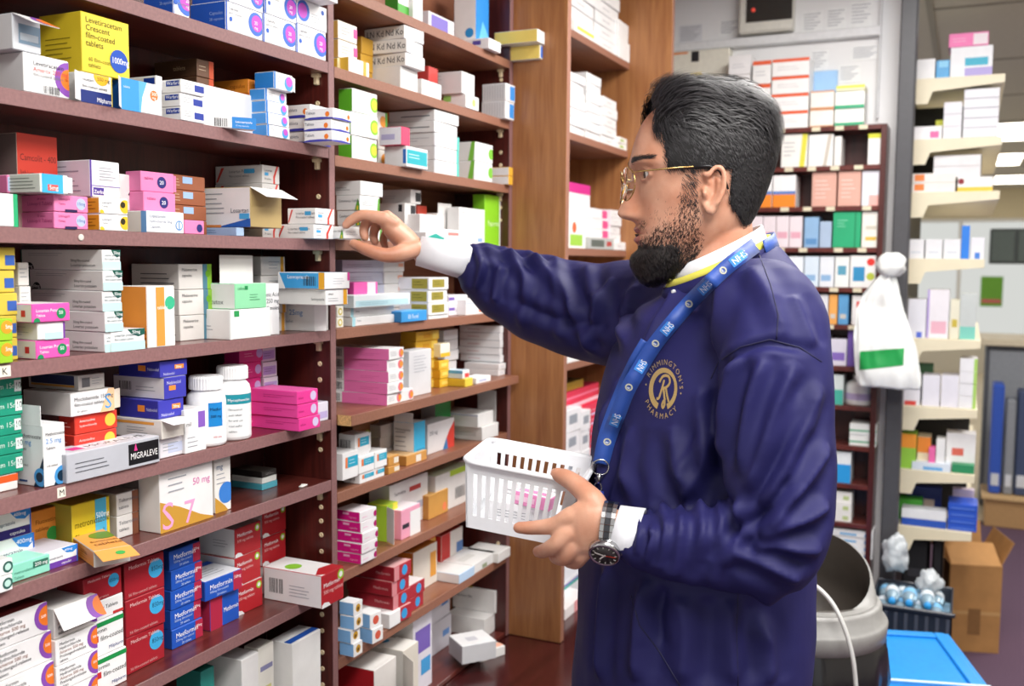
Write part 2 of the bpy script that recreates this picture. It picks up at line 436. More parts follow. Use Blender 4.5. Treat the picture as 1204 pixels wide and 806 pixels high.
K('blue and white carton with magenta oval, far left', A_, z, 168, 203, 222, -22, bl, oval, o=-.01)
t1 = K('blue sided carton with magenta oval, first of lower row', A_, z, 223, 265, 308, 0, bl, oval)
t2 = K('blue and white carton with magenta oval, middle of lower row', A_, z, 275, 309, 347, 14, bl, oval)
t3 = K('blue and white carton with magenta oval, end of lower row', A_, z, 315, 348, 383, 26, bl, oval)
K('white carton with magenta oval, first of upper row', A_, t1, 225, 267, 309, -30, bl, oval)
K('white carton with magenta oval, middle of upper row', A_, t2, 278, 311, 348, -17, bl, oval)
t4 = K('white carton turned half round, end of upper row', A_, t3, 318, 349, 384, -4, bl, [Ci('F', .2, .55, .42, '#3f6fd0'), Ci('F', .18, .55, .3, '#c14bc0'), Ci('F', .85, .75, .1, '#2b62c4')]+lines('F', .45, .2, .9, .6, 4))
K('plain white carton jutting out above the upright', A_, t4, 330, 362, 397, -14, [WH], o=.035)

z = ZS[1]
arc = [Ci('F', 1.0, .5, .46, '#8a4fb0'), Ci('F', 1.0, .5, .28, '#ef7d2b'), Tx('F', .9, .45, .09, '250', '#5a2410'), Tx('F', .2, .72, .12, 'Levetiracetam'), Tx('F', .2, .56, .12, 'Amarox 250 mg', '#c8504a'), Tx('F', .2, .44, .09, 'film-coated tablets', '#777777'), Bc('F', .42, .04, .78, .24)]
t = K('white carton with barcode and purple ring', B_, z, -12, 27, 80, 60, [WH, '#dcdcdc'], arc)
K('opened white carton, lid hanging with purple ring', B_, t, -26, 14, 47, 14, ['#d9dde2', '#e4e4e4', '#eeeeee'], [Rc('F', .2, .2, .98, .75, '#7d97ad'), Rc('F', .25, .3, .9, .5, '#b9c4cd')], flap=('down', .034, WH, 22, [((.62, .93), .022, '#8a4fb0'), ((.62, 1.0), .018, '#ef7d2b')]))
yel = '#e8d33a'
tb = K('white carton with navy band and yellow spot', B_, z, 80, 94, 131, 83, [WH, '#e2e2e2'], [Rc('F', 0, 0, 1, .42, '#1d2f77'), Ci('F', .66, .98, .33, '#eab92e'), Tx('F', .52, .8, .13, '500 mg', '#3a2c10'), Tx('F', .05, .72, .11, 'racetam'), Tx('F', .05, .5, .1, 'film-coated tablets'), Tx('F', .5, .08, .16, 'Milpharm', '#ffffff'), Rc('F', .97, 0, 1, 1, '#e3cf3a')], flap=('left', .016, WH, -62))
K('big yellow carton with blue 1000mg spot', B_, tb, 45, 95, 151, 12, [yel, '#d8bd2c', '#efe070'], [Tx('F', .08, .84, .1, 'Levetiracetam', '#4b4410'), Tx('F', .08, .71, .1, 'Crescent', '#4b4410'), Tx('F', .08, .58, .1, 'film-coated', '#4b4410'), Tx('F', .08, .45, .1, 'tablets', '#4b4410'), Tx('F', .12, .2, .07, '60 film-coated', '#6f6618'), Tx('F', .12, .1, .07, 'tablets', '#6f6618'), Ci('F', .76, .3, .2, '#1c4fb5'), Tx('F', .6, .255, .11, '1000mg', '#ffffff'), *lines('L', .15, .2, .85, .62, 5, '#8a7a1c')])
t = K('white and blue carton with orange 500 spot', B_, z, 131, 142, 190, 90, [WH, '#2467bd'], [Rc('F', 0, 0, .42, 1, '#3c98dc'), Po('F', [(.42, 0), (.42, 1), (.62, 1), (.5, .5), (.46, 0)], '#62b3e8'), Ci('F', .79, .62, .17, '#e8782b'), Tx('F', .73, .62, .11, '500', '#ffffff'), Tx('F', .74, .5, .1, 'mg', '#ffffff'), Tx('F', .05, .7, .07, 'tablets', '#e8f2fb')], flap=('left', .02, '#f3f3f3', -50))
btag = [Rc('L', .3, .5, .92, .9, '#1d3f9e'), Tx('L', .34, .6, .26, 'Warfarin', '#ffffff'), Rc('F', .55, .25, .95, .75, '#2b3f9e'), *lines('F', .1, .3, .5, .8, 3)]
K('small white carton with blue tag lying high', B_, t, 150, 183, 188, 74, [WH], [Rc('L', .55, .4, .95, .85, '#1d3f9e')], o=-.03, d=.05, h=.02)
K('slim white carton with blue name tag', B_, z, 186, 211, 239, 92, [WH], btag, n=3)
K('dark brown carton with red end', B_, z, 180, 231, 250, 68, ['#6a4a35', '#4a3324', '#59402e'], [Rc('F', .72, 0, 1, 1, '#c4502e'), Tx('L', .45, .4, .25, 'tablets', '#b59d80'), *lines('F', .1, .3, .6, .7, 2, '#c9b59c')], n=4, o=-.05)
K('plain white carton back with rounded corner', B_, z, 236, 237, 298, 98, ['#f3f3f5'], [], o=-.028, d=.012)
K('orange carton with green end', B_, z, 245, 292, 311, 92, ['#ee8c2c', '#ef9433', '#f2a64e'], [Rc('F', .62, .05, 1, .95, '#1f9f4a'), Tx('F', .68, .3, .3, '5x', '#ffffff'), Tx('L', .55, .4, .28, 'capsules', '#9c4d12')], n=4, o=-.042)
K('white carton with barcode and blue panel', B_, z, 220, 301, 313, 139, [WH], [Rc('L', .58, 0, 1, 1, '#2e86d2'), Bc('L', .28, .1, .5, .8), Tx('L', .64, .5, .2, 'Lansoprazole', '#ffffff'), Tx('L', .64, .2, .14, '15 mg capsules', '#d7e9fa'), Ci('F', .9, .5, .45, '#5aa6e6')], o=.03, d=.085, w=.02, yaw=55)
bo = [Rc('F', 0, 0, .08, 1, '#2f7fd0'), Ci('F', .78, .45, .42, '#4e9fe4'), Ci('F', .8, .58, .30, '#c659c6'), *lines('F', .15, .4, .5, .8, 3)]
t = K('white carton with blue and pink oval', B_, z, 298, 312, 338, 103, [WH, '#3f90da'], bo, n=4)
K('open blue and white carton on the oval stack', B_, t, 299, 322, 344, 83, [WH, '#2e82d0'], bo, flap=('side', .012, WH, 20), o=.01)
orn = [Po('F', [(0, 0), (1, 0), (1, .1), (.5, .2), (0, .12)], '#3c3fa8'), Ci('F', .84, .42, .22, '#ef8a2a'), Ci('F', .84, .42, .1, '#b5451c'), Tx('F', .08, .62, .14, 'Simvador', '#6a7080'), *lines('F', .08, .35, .55, .55, 2), Tx('L', .04, .5, .26, 'Tablets', '#4a5068'), Ci('L', .8, .45, .24, '#ee7f24'), Po('L', [(0, 0), (1, 0), (1, .12), (.6, .22), (.2, .2), (0, .1)], '#3c3fa8')]
K('white tablets carton with orange dots, nearer stack', B_, z, 335, 365, 388, 122, [WH], orn, n=3, o=.002)
K('white tablets carton with orange dots by upright', B_, z, 378, 390, 411, 126, [WH], orn, n=3, o=.058, d=.056)

z = ZS[2]
K('dark red and grey carton reading 400', C_, z, -20, 19, 66, 155, ['#c9b3a6', '#6b5d5a'], [Rc('F', 0, .48, 1, 1, '#b8392b'), Tx('F', .06, .72, .17, 'Camcolit - 400', '#3a1714'), Tx('F', .06, .56, .08, 'lithium carbonate', '#4b201b'), Rc('F', 0, .38, 1, .48, '#d99a80')], o=-.055)
pk = '#ef86b8'
lis = [Tx('L', .2, .38, .22, 'Lisinopril Tablets', '#a53b70'), Tx('L', .5, .7, .13, '28 tablets', '#a53b70'), Ci('F', .78, .52, .36, '#b7c4e6'), Tx('F', .66, .44, .2, '10mg', '#3c4b86'), Tx('F', .12, .7, .16, 'Lisinopril', '#9b3568'), Tx('F', .12, .42, .12, 'Tablets', '#9b3568'), Rc('F', .3, 0, .66, .16, '#2c2350')]
t = K('pink carton with pale blue 10mg spot', C_, z, 23, 62, 102, 228, [pk, '#e67bae', '#f3a2c8'], lis, n=2)
K('pink carton lying behind the text carton', C_, t, -20, 8, 50, 197, [pk, '#e67bae'], [Ci('F', .02, .5, .4, '#b7c4e6')], o=-.04, h=.022)
K('white text covered carton with blue 5mg end', C_, t, -8, 47, 80, 203, ['#e9ece6', '#e4e8de'], [Rc('F', .05, 0, .8, 1, '#3fb0dc'), Rc('F', .25, .12, .62, .45, '#d9574f'), Tx('F', .3, .18, .24, '5mg', '#ffffff'), *lines('L', .05, .15, .95, .85, 4, '#6b7068')], o=.012, flap=('side', .011, WH, 25))
K('white ended green carton', C_, z, -30, -6, 20, 226, ['#f2f2f2', '#2ea36a', '#2fae74'], [Rc('F', .8, 0, 1, 1, '#2fae74')], n=1)
t = K('yellow and white carton with black dot', C_, z, 102, 117, 150, 231, [WH, '#e0a02c'], [Ci('F', .9, .5, .42, '#f0c02e'), Ci('F', .82, .6, .2, '#33301c'), Tx('F', .08, .62, .14, 'Lisinopril', '#555a66'), Tx('F', .08, .4, .12, 'Tablets', '#777'+'777'), Ci('F', .06, .04, .2, '#f0c02e'), *lines('L', .1, .2, .9, .8, 3, '#8b5c0e')], n=2)
K('tall lilac edged white carton with small print', C_, t, 45, 105, 140, 187, ['#ecebf0', '#d2ccd8', '#f0eff3'], [Rc('F', 0, 0, .06, 1, '#5c3f9a'), Rc('F', .1, .06, .45, .26, '#4e3a94'), Tx('F', .12, .1, .1, 'Zerbag', '#ffffff'), *lines('F', .3, .45, .9, .85, 5), Rc('F', .06, .3, 1, .32, '#8d7fc0'), *lines('L', .1, .1, .9, .9, 6, '#8b8597')], o=-.012)
K('white carton handwritten 400', C_, z+.03, 138, 141, 176, 214, ['#e8e6e4', '#dedcda'], [Tx('F', .3, .3, .42, '400', '#222222')], o=-.05, d=.05, h=.05, yaw=8)
t = K('white carton with blue anchor mark', C_, z, 147, 172, 216, 247, [WH, '#e3ddd2'], [Rc('L', .75, 0, 1, 1, '#6f9fd0'), Tx('F', .08, .7, .15, 'Loperamide', '#6b7a96'), Tx('F', .08, .47, .13, 'hydrochloride 2mg', '#6b7a96'), Tx('F', .08, .22, .13, 'Capsules', '#6b7a96'), Ci('F', .86, .38, .24, '#5d95cf'), Ci('F', .86, .38, .18, WH), Rc('F', .845, .2, .875, .56, '#5d95cf')])
K('pink carton with navy spot', C_, t, 150, 166, 203, 200, [pk, '#e07aac', '#f3a2c8'], [Ci('F', .62, .5, .3, '#2d2f73'), Tx('F', .55, .4, .2, '20', '#ffffff'), Tx('F', .1, .6, .15, 'tablets', '#9b3568')], n=2, o=-.028, flap=('side', .01, pk, 30), jit=2)
K('pink carton with navy spot at shelf front', C_, z, 190, 217, 240, 258, [pk, '#e07aac'], [Ci('F', .75, .45, .3, '#2d2f73')], o=-.004)
K('brown carton with pale blue tag', C_, z, 190, 203, 242, 204, ['#9a5b3c', '#7c4830', '#a56647'], [Rc('F', .3, .45, .6, .9, '#9fc0e2'), *lines('F', .05, .2, .28, .8, 3, '#d9b79c')], n=4, o=-.05)
ra = [Po('F', [(.62, 0), (.72, 0), (.72, .35), (.92, 1), (.82, 1), (.62, .4)], '#d8453a'), Tx('F', .1, .66, .14, 'Losartan', '#4a4f5c'), Rc('F', .12, .42, .34, .6, '#4aa7dc'), Tx('F', .1, .2, .11, '28 tablets', '#777777'), Tx('L', .3, .6, .17, 'Losartan Potassium', '#5c606a'), Rc('L', .62, .55, .84, .8, '#4aa7dc'), Tx('L', .3, .36, .14, 'film-coated tablets', '#5c606a'), Po('L', [(.02, .1), (.06, .1), (.2, .9), (.14, .9)], '#d8453a')]
K('white carton with red arc', C_, z, 238, 308, 328, 193, ['#dcdad7', '#d2cfcc', '#e4e2df'], ra, n=4, o=-.045)
t = K('thin pale blue carton', C_, z, 240, 278, 287, 267, ['#a9c3e0', '#9dbce0'], lines('L', .05, .3, .6, .8, 2, '#5d7ba6'), n=1)
K('gaping open white carton, lid thrown wide', C_, t+.001, 237, 294, 331, 219, ['#b39b68', '#eceae8', '#f3f2ee'], [Po('L', [(.3, 0), (1, 0), (1, .22), (.62, .1)], '#2c5fb0'), Rc('L', 0, 0, .4, .06, '#e08a4a'), *lines('L', .05, .3, .5, .9, 5), Rc('L', .78, .2, .98, .34, '#4aa7dc'), Tx('L', .6, .36, .12, 'Losartan', '#5c606a')], o=.008, flap=('down', .035, '#f5f4f1', 26))
t = K('white red arc carton overhanging upright', C_, z, 326, 369, 392, 263, [WH], ra, o=.022)
K('white red arc carton atop the overhanging one', C_, t, 338, 371, 393, 244, [WH], ra, o=.024)

z = ZS[3]
K('yellow carton with blue tag at frame edge', D_, z, -35, -8, 17, 290, ['#d9c04a', '#c7a832'], [Rc('F', .5, .2, .95, .65, '#3b5fae')], n=5, o=-.02)
K('greyish white carton wedged behind', D_, z, 5, 20, 33, 308, ['#dcdad6', '#cfccc8'], lines('F', .1, .3, .9, .8, 3), n=4, o=-.045)
los = [Po('F', [(.48, 1), (1, 1), (1, .72), (.8, .62), (.58, .8)], '#1f5b4e'), Tx('F', .62, .78, .16, '50mg', '#ffffff'), Rc('F', .0, 0, 1, .42, '#bfe3e2'), Tx('F', .1, .68, .13, 'Losartan potassium', '#4e6b70'), Tx('F', .1, .5, .11, 'film-coated tablets', '#4e6b70'), Ci('L', .1, .02, .34, '#1d2b2c'), Tx('L', .045, .08, .18, '50mg', '#ffffff'), Tx('L', .62, .16, .15, 'Losartan potassium', '#4b4e50'), Tx('L', .62, .4, .13, '50mg film-coated', '#4b4e50'), *lines('L', .1, .66, .6, .86, 2), Rc('L', 0, 0, .015, 1, '#2a5a52')]
K('white and mint carton with dark half spots', D_, z, 28, 120, 142, 293, [WH, '#e2e1de'], los, n=5, jit=2)
K('white and mint carton beside the tall stack', D_, z, 110, 130, 170, 388, [WH, '#e8e6e3'], los, d=.07)
mg = '#e85ab0'
lp = [Rc('L', .02, .1, .7, .14, '#cccccc'), Rc('L', .75, .3, .85, .65, '#c43535'), *lines('L', .1, .3, .65, .8, 3), Tx('F', .1, .55, .17, 'Losartan Potassium', '#ffffff'), Tx('F', .1, .3, .14, 'Tablets', '#ffffff'), Ci('F', .76, .45, .3, '#1f8b57'), Tx('F', .69, .4, .2, '50', '#ffffff'), Ci('F', .12, .05, .2, '#1f8b57')]
t = K('white carton with magenta front, foremost pile bottom', D_, z, -8, 42, 82, 400, [mg, '#e3e0de', '#eceae8'], lp, o=.0)
t = K('white carton with purple edge between magenta ones', D_, t, -12, 44, 76, 379, [WH, '#e3e0de'], [Rc('F', .93, 0, 1, 1, '#7a3f9d'), Rc('F', .25, 0, .9, .4, '#bfe3e2'), *lines('L', .2, .2, .9, .8, 4)], o=.002)
K('white carton with magenta front, foremost pile top', D_, t, -12, 37, 82, 357, [mg, '#e3e0de', '#eceae8'], lp, o=.006)
K('lime green carton with orange spot', D_, z, -25, -12, 13, 375, ['#9ccb2f', '#8dbb28'], [Ci('F', .72, .62, .3, '#f0a02e'), Tx('F', .64, .55, .2, '5mg', '#ffffff')], n=2, o=.004)
K('orange sided white carton with mint spot', D_, z, 139, 172, 205, 336, ['#f0efec', '#d98a34', '#efece6'], [Rc('F', .32, .02, .62, .98, '#e39a45'), Rc('F', .0, 0, .03, 1, '#d9d5cd'), Ci('F', .82, .72, .11, '#3fb98c'), Tx('L', .12, .22, .09, 'Mebeverine', '#6b3d0e'), Tx('L', .12, .12, .08, 'Hydrochloride', '#6b3d0e'), Tx('L', .12, .03, .07, 'Coated Tablets', '#6b3d0e'), Tx('F', .36, .62, .06, 'tablets', '#ffffff')])
K('white carton with green striped end', D_, z, 155, 210, 249, 310, ['#dedbd6', '#d3d0cb'], [Rc('F', .72, 0, .86, 1, '#4f7f93'), Rc('F', .86, 0, 1, 1, '#86b83c'), Ci('F', .88, .62, .14, '#6aa728'), Tx('F', .08, .72, .13, 'Mebeverine', '#4d4d50'), Tx('F', .08, .5, .12, 'capsules', '#4d4d50'), *lines('L', .2, .15, .95, .7, 3, '#55565a')], n=3, o=-.045)
K('white carton with yellow stripe, back corner', D_, z, 243, 307, 335, 301, ['#dcd8d2', '#c9c6c4'], [Rc('F', .8, 0, .93, 1, '#e0a03a'), *lines('F', .3, .3, .75, .8, 3)], n=4, o=-.055)
K('tall white carton with its lid standing up', D_, z, 250, 256, 300, 338, ['#e5e2de', '#dad7d2'], [Tx('F', .4, .4, .08, '28 caps', '#999999')], o=-.035, d=.05, flap=('upf', .05, '#e9e6e2'))
t = K('white carton with green square mark', D_, z, 213, 270, 318, 364, ['#eef2ee', '#edebe8'], [Rc('F', .1, .76, .22, .96, '#2f9a55'), Rc('F', 0, 0, .02, 1, '#cfcfcf'), Tx('L', .24, .68, .15, 'colofac', '#555a60'), Rc('L', .47, .7, .53, .84, '#2f7f4d'), *lines('L', .06, .15, .7, .5, 3)], flap=('side', .006, WH, 10))
K('mint green and white carton reading upside down', D_, t, 217, 276, 313, 333, ['#8fd9a8', '#e3e6e0', '#dfeee2'], [Rc('L', 0, 0, .47, 1, '#79cf97'), Rc('L', .41, .12, .47, .3, '#1f7d46'), Tx('L', .52, .18, .2, 'cutox', '#555a60'), Rc('F', .3, .75, .4, .9, '#1d8a4b'), Tx('F', .08, .75, .13, 'coloxi', '#2e7d4f'), *lines('F', .45, .3, .8, .6, 3, '#3f8d60')])
K('white capsules carton reading 250 mg', D_, z, 300, 306, 328, 333, ['#e9e9ea'], [Tx('F', .2, .75, .08, 'amic Acid', '#444851'), Tx('F', .3, .62, .09, '250 mg', '#444851'), Tx('F', .3, .49, .08, 'Capsules', '#444851')], o=-.012, d=.02)
t = K('white carton reading 25mg with open end', D_, z, 327, 370, 386, 357, ['#eeeeec', '#ebebea'], [Tx('L', .3, .58, .2, '25mg', '#2e7fc4'), Tx('L', .1, .3, .11, 'capsules', '#7c8796'), Rc('L', .02, .6, .1, .85, '#2f8f6a')], o=.0, flap=('left', .02, '#f1f1ef', 18))
t = K('white carton with yellow stripe under blue one', D_, t, 327, 383, 409, 340, [WH, '#e4e3e0'], [Rc('F', .78, 0, .95, 1, '#e9a92c'), Tx('F', .1, .65, .15, 'tablets', '#6a6a6a'), *lines('F', .1, .2, .6, .5, 2), Tx('L', .7, .3, .24, 'Lansoprazole', '#54565c')], o=.055)
K('blue carton with barcode overhanging upright', D_, t, 327, 382, 411, 320, [WH, '#3f9fdd', '#7cc0ea'], [Po('L', [(0, 0), (.16, 0), (.02, 1), (0, 1)], WH), Tx('L', .2, .62, .22, 'Lansoprazole', '#ffffff'), Bc('L', .55, .2, .82, .75), Rc('L', .87, 0, .99, 1, '#e9a92c'), Rc('F', .9, .5, 1, 1, '#d94f9e'), *lines('F', .3, .25, .8, .7, 3, '#b9bcc4')], o=.058)

z = ZS[4]
K('teal green carton at frame edge', E_, z+.02, -40, -14, 25, 441, ['#1f9a7c', '#178066'], [Rc('F', .76, .2, .97, .8, '#e8eeec'), Tx('F', .78, .35, .35, '10', '#222222'), Tx('F', .1, .4, .28, 'cam 15mg', '#d8f0e8')], n=5, o=-.03)
K('orange topped white carton under teal ones', E_, z, -40, -14, 20, 535, ['#f0efec', '#e7e5e0'], [Rc('F', 0, .55, 1, 1, '#e8622c')], o=-.03, h=.0195)
mtx = [Po('F', [(.42, 0), (.98, .42), (1, .1), (1, 0)], '#14324a'), Ci('F', .86, .14, .17, '#4b9fe0'), Ci('F', .8, .14, .09, '#14324a'), Tx('F', .1, .82, .06, 'Methotrexate'), Tx('F', .1, .7, .08, '2.5 mg', '#3f8fd2'), Tx('F', .1, .6, .045, 'Tablets'), Tx('F', .1, .32, .035, '100 tablets', '#555555'), Po('L', [(.62, 0), (1, .5), (1, 0)], '#14324a'), Ci('L', .88, .16, .15, '#4b9fe0'), Ci('L', .84, .16, .08, '#14324a'), Tx('L', .06, .78, .07, 'Methotrexate'), Tx('L', .06, .67, .085, '2.5 mg', '#3f8fd2'), Tx('L', .1, .58, .045, 'Tablets'), Tx('L', .1, .32, .035, '100 tablets', '#555555'), Rc('L', .1, .06, .4, .09, '#2d4f86')]
K('tall white 2.5 mg carton with raised lid', E_, z, 18, 50, 76, 500, [WH, '#eff0f2'], mtx, o=-.004, flap=('up', .024, '#f3f3f4'))
K('long silver carton with black logo panel', E_, z, 76, 78, 188, 534, ['#b9bcc4', '#a9acb4', '#d2d3da'], [Rc('F', .64, .12, .985, .88, '#17171b'), Tx('F', .66, .32, .42, 'MIGRALEVE', '#f4f4f4'), Po('F', [(.70, .62), (.74, .62), (.72, .9)], '#d9418e'), *lines('F', .08, .25, .58, .7, 3, '#5d6068'), Rc('T', .12, .25, .86, .7, '#e9e9ee'), Tx('T', .3, .32, .3, 'MIGRALEVE', '#17171b'), Rc('T', .13, .28, .26, .66, '#d9418e')], o=.004, d=.045)
red = '#cf3a2c'
t = K('red carton with yellow spot', E_, z, 72, 87, 137, 489, [red, '#a92a20', '#d9574a'], [Ci('F', .82, .52, .36, '#ecc04a'), Tx('F', .1, .62, .15, 'Amantadine', '#f6d9d4'), Tx('F', .1, .36, .14, 'hydrochloride', '#f6d9d4'), *lines('L', .2, .3, .8, .7, 2, '#e7a79f')], n=3, o=-.035)
t = K('white 150 mg carton with blue S and open end', E_, t, 27, 83, 134, 462, ['#efefef', '#dcd8d4', '#e6e3df'], [Po('F', [(.66, 0), (.86, 1), (1, 1), (1, 0)], '#f0c69a'), Tx('F', .76, .14, .66, 'S', '#4b9fe0'), Tx('F', .07, .62, .17, 'Moclobemide 150 mg'), Tx('F', .07, .4, .15, 'film-coated tablets'), Tx('F', .12, .14, .1, '30 tablets', '#777777')], o=-.03, flap=('side', .014, '#e9dcc8', 15))
K('white carton with navy side print and square code', E_, t, 33, 92, 123, 441, ['#d9d5d0', '#c9c6c2', '#cfccc8'], [Rc('L', .06, .35, .92, .95, '#2f3458'), Rc('L', .06, .2, .92, .33, '#d89a4a'), Rc('F', .12, .2, .42, .8, '#77777a'), *lines('F', .5, .3, .9, .8, 3)], o=-.035)
nv = '#3f3fae'
pur = [Rc('F', .52, .45, .86, .72, '#ee8f3a'), Tx('F', .56, .5, .16, '20mg', '#ffffff'), Tx('F', .1, .12, .17, 'Nebivolol', '#d5d6f2'), Rc('L', .48, .35, .66, .7, '#ee8f3a'), Tx('L', .7, .4, .2, 'Nebivolol', '#d5d6f2')]
t = K('white carton with lilac print, base of purple pile', E_, z, 160, 188, 218, 516, ['#e6e4ea', '#dedbd8'], [Rc('F', .3, .2, .9, .7, '#c7cfe6'), *lines('F', .1, .3, .8, .8, 3)], o=-.008)
t = K('burst open white carton with orange stripe', E_, t, 132, 190, 216, 494, ['#e9e4da', '#e9e6e3', '#efeeec'], [Rc('L', .05, .72, .85, .86, '#e9a24e'), *lines('L', .3, .2, .8, .6, 3)], o=.0, flap=('down', .022, '#f0f1f5', 12))
t = K('purple carton with orange tag, lower', E_, t, 140, 186, 216, 471, [nv, '#34349a', '#5a5ac0'], pur, o=-.008)
t = K('white sided purple carton with orange tag', E_, t, 133, 193, 219, 444, [nv, '#dedbdc', '#e6e4e6'], [Rc('F', .2, .4, .5, .62, '#ee8f3a'), Tx('F', .1, .68, .16, 'Nebivolol', '#d5d6f2'), Bc('L', .12, .35, .36, .75), *lines('L', .45, .3, .9, .6, 2)], o=-.006)
K('purple carton with orange tag, crowning the pile', E_, t, 139, 188, 220, 422, [nv, '#34349a', '#5a5ac0'], pur, o=-.008)
K('small white carton with purple corner by bottles', E_, z, 214, 217, 242, 482, [WH, '#e2e0de'], [Rc('F', .62, .55, .95, .92, '#8a5fc0'), Tx('F', .06, .62, .1, 'mil', '#777777'), *lines('F', .1, .1, .6, .4, 3)], o=-.002, d=.04)
K('magenta carton with lilac dot, back row', E_, z, 262, 280, 308, 407, ['#d92f86', '#c02676', '#e45aa2'], [Ci('F', .84, .5, .3, '#c9b7e6'), *lines('F', .2, .3, .6, .6, 2, '#f3a5cc')], n=5, o=-.07)
K('white and lilac carton, back row', E_, z, 308, 309, 325, 407, ['#e6e2ec', '#d5cede'], [Rc('F', 0, .15, .9, .7, '#b9a2d8'), *lines('F', .1, .3, .8, .6, 2, '#6d5a90')], n=5, o=-.07)
K('magenta carton with lilac dot, front pile', E_, z, 293, 350, 374, 460, ['#ea3d98', '#ec4aa0', '#ef67b0'], [Ci('F', .76, .52, .36, '#d9c9ec'), Tx('F', .05, .4, .17, 'tablets', '#b01f6c'), *lines('L', .3, .4, .95, .7, 2, '#b8236f')], n=3, o=.026, jit=2)
K('white and lilac carton by the upright', E_, z, 345, 371, 388, 474, ['#e8e6f2', '#dcd8e8'], [Rc('F', .1, .15, .9, .5, '#c3b4e2')], o=-.004)
# tablet bottles
def bottle(px, xl, xr, ytop, ybot, ycap, z0, label, panels):
    p = onx(px, ybot, -1.03); zt = onx(px, ytop, -1.03).z; zc = onx(px, ycap, -1.03).z
    r = (onx(xr, ybot, -1.03)-onx(xl, ybot, -1.03)).length/2*.80
    H = zt-z0; hc = zc-z0
    root = tag(empty('tablet_bottle', (-1.03, p.y, z0)), label, 'bottle', 'tablet bottles on '+E_)
    m = MB(); wp = plain('#f2f2f3', .35, name='white_plastic')
    m.lathe([(r*.9, 0), (r, .003), (r, hc*.82), (r*.93, hc*.9), (r*.72, hc*.97), (r*.70, hc*1.02)], wp, 36); m.build('bottle_body', root)
    m = MB(); pr = []
    rc = r*.86
    for k in range(72):
        a = 2*math.pi*k/72; pr.append(rc*(1.012 if k % 2 else .985))
    vs = []; fs = []
    for zz, s in ((hc, 1), (H-.003, 1), (H, .93)):
        for k in range(72):
            a = 2*math.pi*k/72; vs.append((pr[k]*s*math.cos(a), pr[k]*s*math.sin(a), zz))
    for i in range(2):
        for k in range(72): fs.append((i*72+k, i*72+(k+1) % 72, (i+1)*72+(k+1) % 72, (i+1)*72+k))
    fs += [tuple(range(71, -1, -1)), tuple(range(144, 216))]
    m.add(vs, fs, wp); m.build('cap', root)
    m = MB()
    lk = 0
    for (a0, a1, v0, v1, c) in panels:
        n = 16; vs = []; rr = r+.0003+.0001*lk; lk += 1
        for k in range(n+1):
            a = R(a0+(a1-a0)*k/n)
            vs += [(rr*math.cos(a), rr*math.sin(a), v0*hc), (rr*math.cos(a), rr*math.sin(a), v1*hc)]
        m.add(vs, [(2*k, 2*k+2, 2*k+3, 2*k+1) for k in range(n)], ink(c), True)
    m.build('wrap_label', root)
    return root, r, hc
def wraptext(root, r, hc, a0, v, s, txt, c):
    gv, gf, tw = glyphs(txt); m = MB()
    m.add([((r+.0012)*math.cos(R(a0)+g[0]*s/r), (r+.0012)*math.sin(R(a0)+g[0]*s/r), v*hc+g[1]*s) for g in gv], gf, ink(c)); m.build('label_text', root)
ro, r_, hc = bottle(243, 223, 262, 441, 507, 456, z, 'squat white tablet bottle with blue corner label', [(-90, 60, .06, .8, '#f4f4f4'), (-42, 4, .36, .78, '#1f86cf')])
wraptext(ro, r_, hc, -38, .64, .0046, 'Metfor', '#10294a'); wraptext(ro, r_, hc, -36, .52, .004, '500 mg', '#10294a'); wraptext(ro, r_, hc, -30, .16, .003, '100 tabs', '#c03050')
ro, r_, hc = bottle(274, 256, 291, 429, 501, 444, z, 'white tablet bottle with teal banded label', [(-100, 70, .06, .78, '#eef0f0'), (-100, 70, .6, .76, '#1f8f9f')])
for k, s in enumerate(('film-coated', 'each tablet', 'for oral use', 'read leaflet', 'tablets')): wraptext(ro, r_, hc, -62, .5-.09*k, .0032, s, '#5a6066')
wraptext(ro, r_, hc, -64, .65, .0042, 'Mycophenolate', '#ffffff')
m = MB(); p = onx(128, 452, -1.07)
m.lathe([(.007, 0), (.007, .05), (.0055, .055), (.0055, .092), (.004, .094)], plain('#e9e7e4', .4), 16); o = m.build('tube_body'); o.name = 'ointment_tube'
o.location = (-1.10, p.y, ZS[4]+.0003); tag(o, 'thin white tube standing behind the purple cartons', 'tube')
m = MB(); m.lathe([(.0078, .0), (.0078, .024)], plain('#26357a', .4), 16); m.build('cap', o, (0, 0, .036))

z = ZS[5]
t = K('small white carton with green disc', F_, z, -20, -8, 14, 661, ['#eef0ee', '#dfe1de'], [Ci('F', .72, .5, .36, '#2f5f57'), Ci('F', .72, .5, .22, '#bfe3d8')], n=2, o=.006, d=.05)
K('mint carton with dark green 200mg tag', F_, z, -10, 13, 59, 664, ['#8fdcc4', '#79cbb2', '#a5e6d0'], [Rc('F', .55, .45, .95, .82, '#2f6f5a'), Tx('F', .59, .54, .2, '200 mg', '#ffffff'), Tx('F', .06, .42, .16, 'metronidazole', '#2f7a64'), Tx('F', .06, .14, .15, 'Tablets', '#2f7a64')], o=-.012, d=.05)
bp = [Rc('F', 0, 0, 1, .34, '#2a1f6e'), Po('F', [(.5, 1), (.98, 1), (.98, .75), (.86, .6), (.66, .68)], '#2f86d8'), Tx('F', .6, .77, .14, '400mg', '#ffffff'), Tx('F', .12, .5, .14, 'omeprazole', '#3c4668'), Tx('F', .5, .1, .14, 'capsules', '#ffffff'), Rc('F', .97, 0, 1, 1, '#2f6fd0')]
bp2 = [Rc('F', 0, 0, 1, .34, '#6b3fa4')]+bp[1:]
t = K('blue white and violet 300mg carton', F_, z, -30, -14, 40, 640, [WH, '#e3e1e6', '#54505c'], bp2, o=-.05, d=.06)
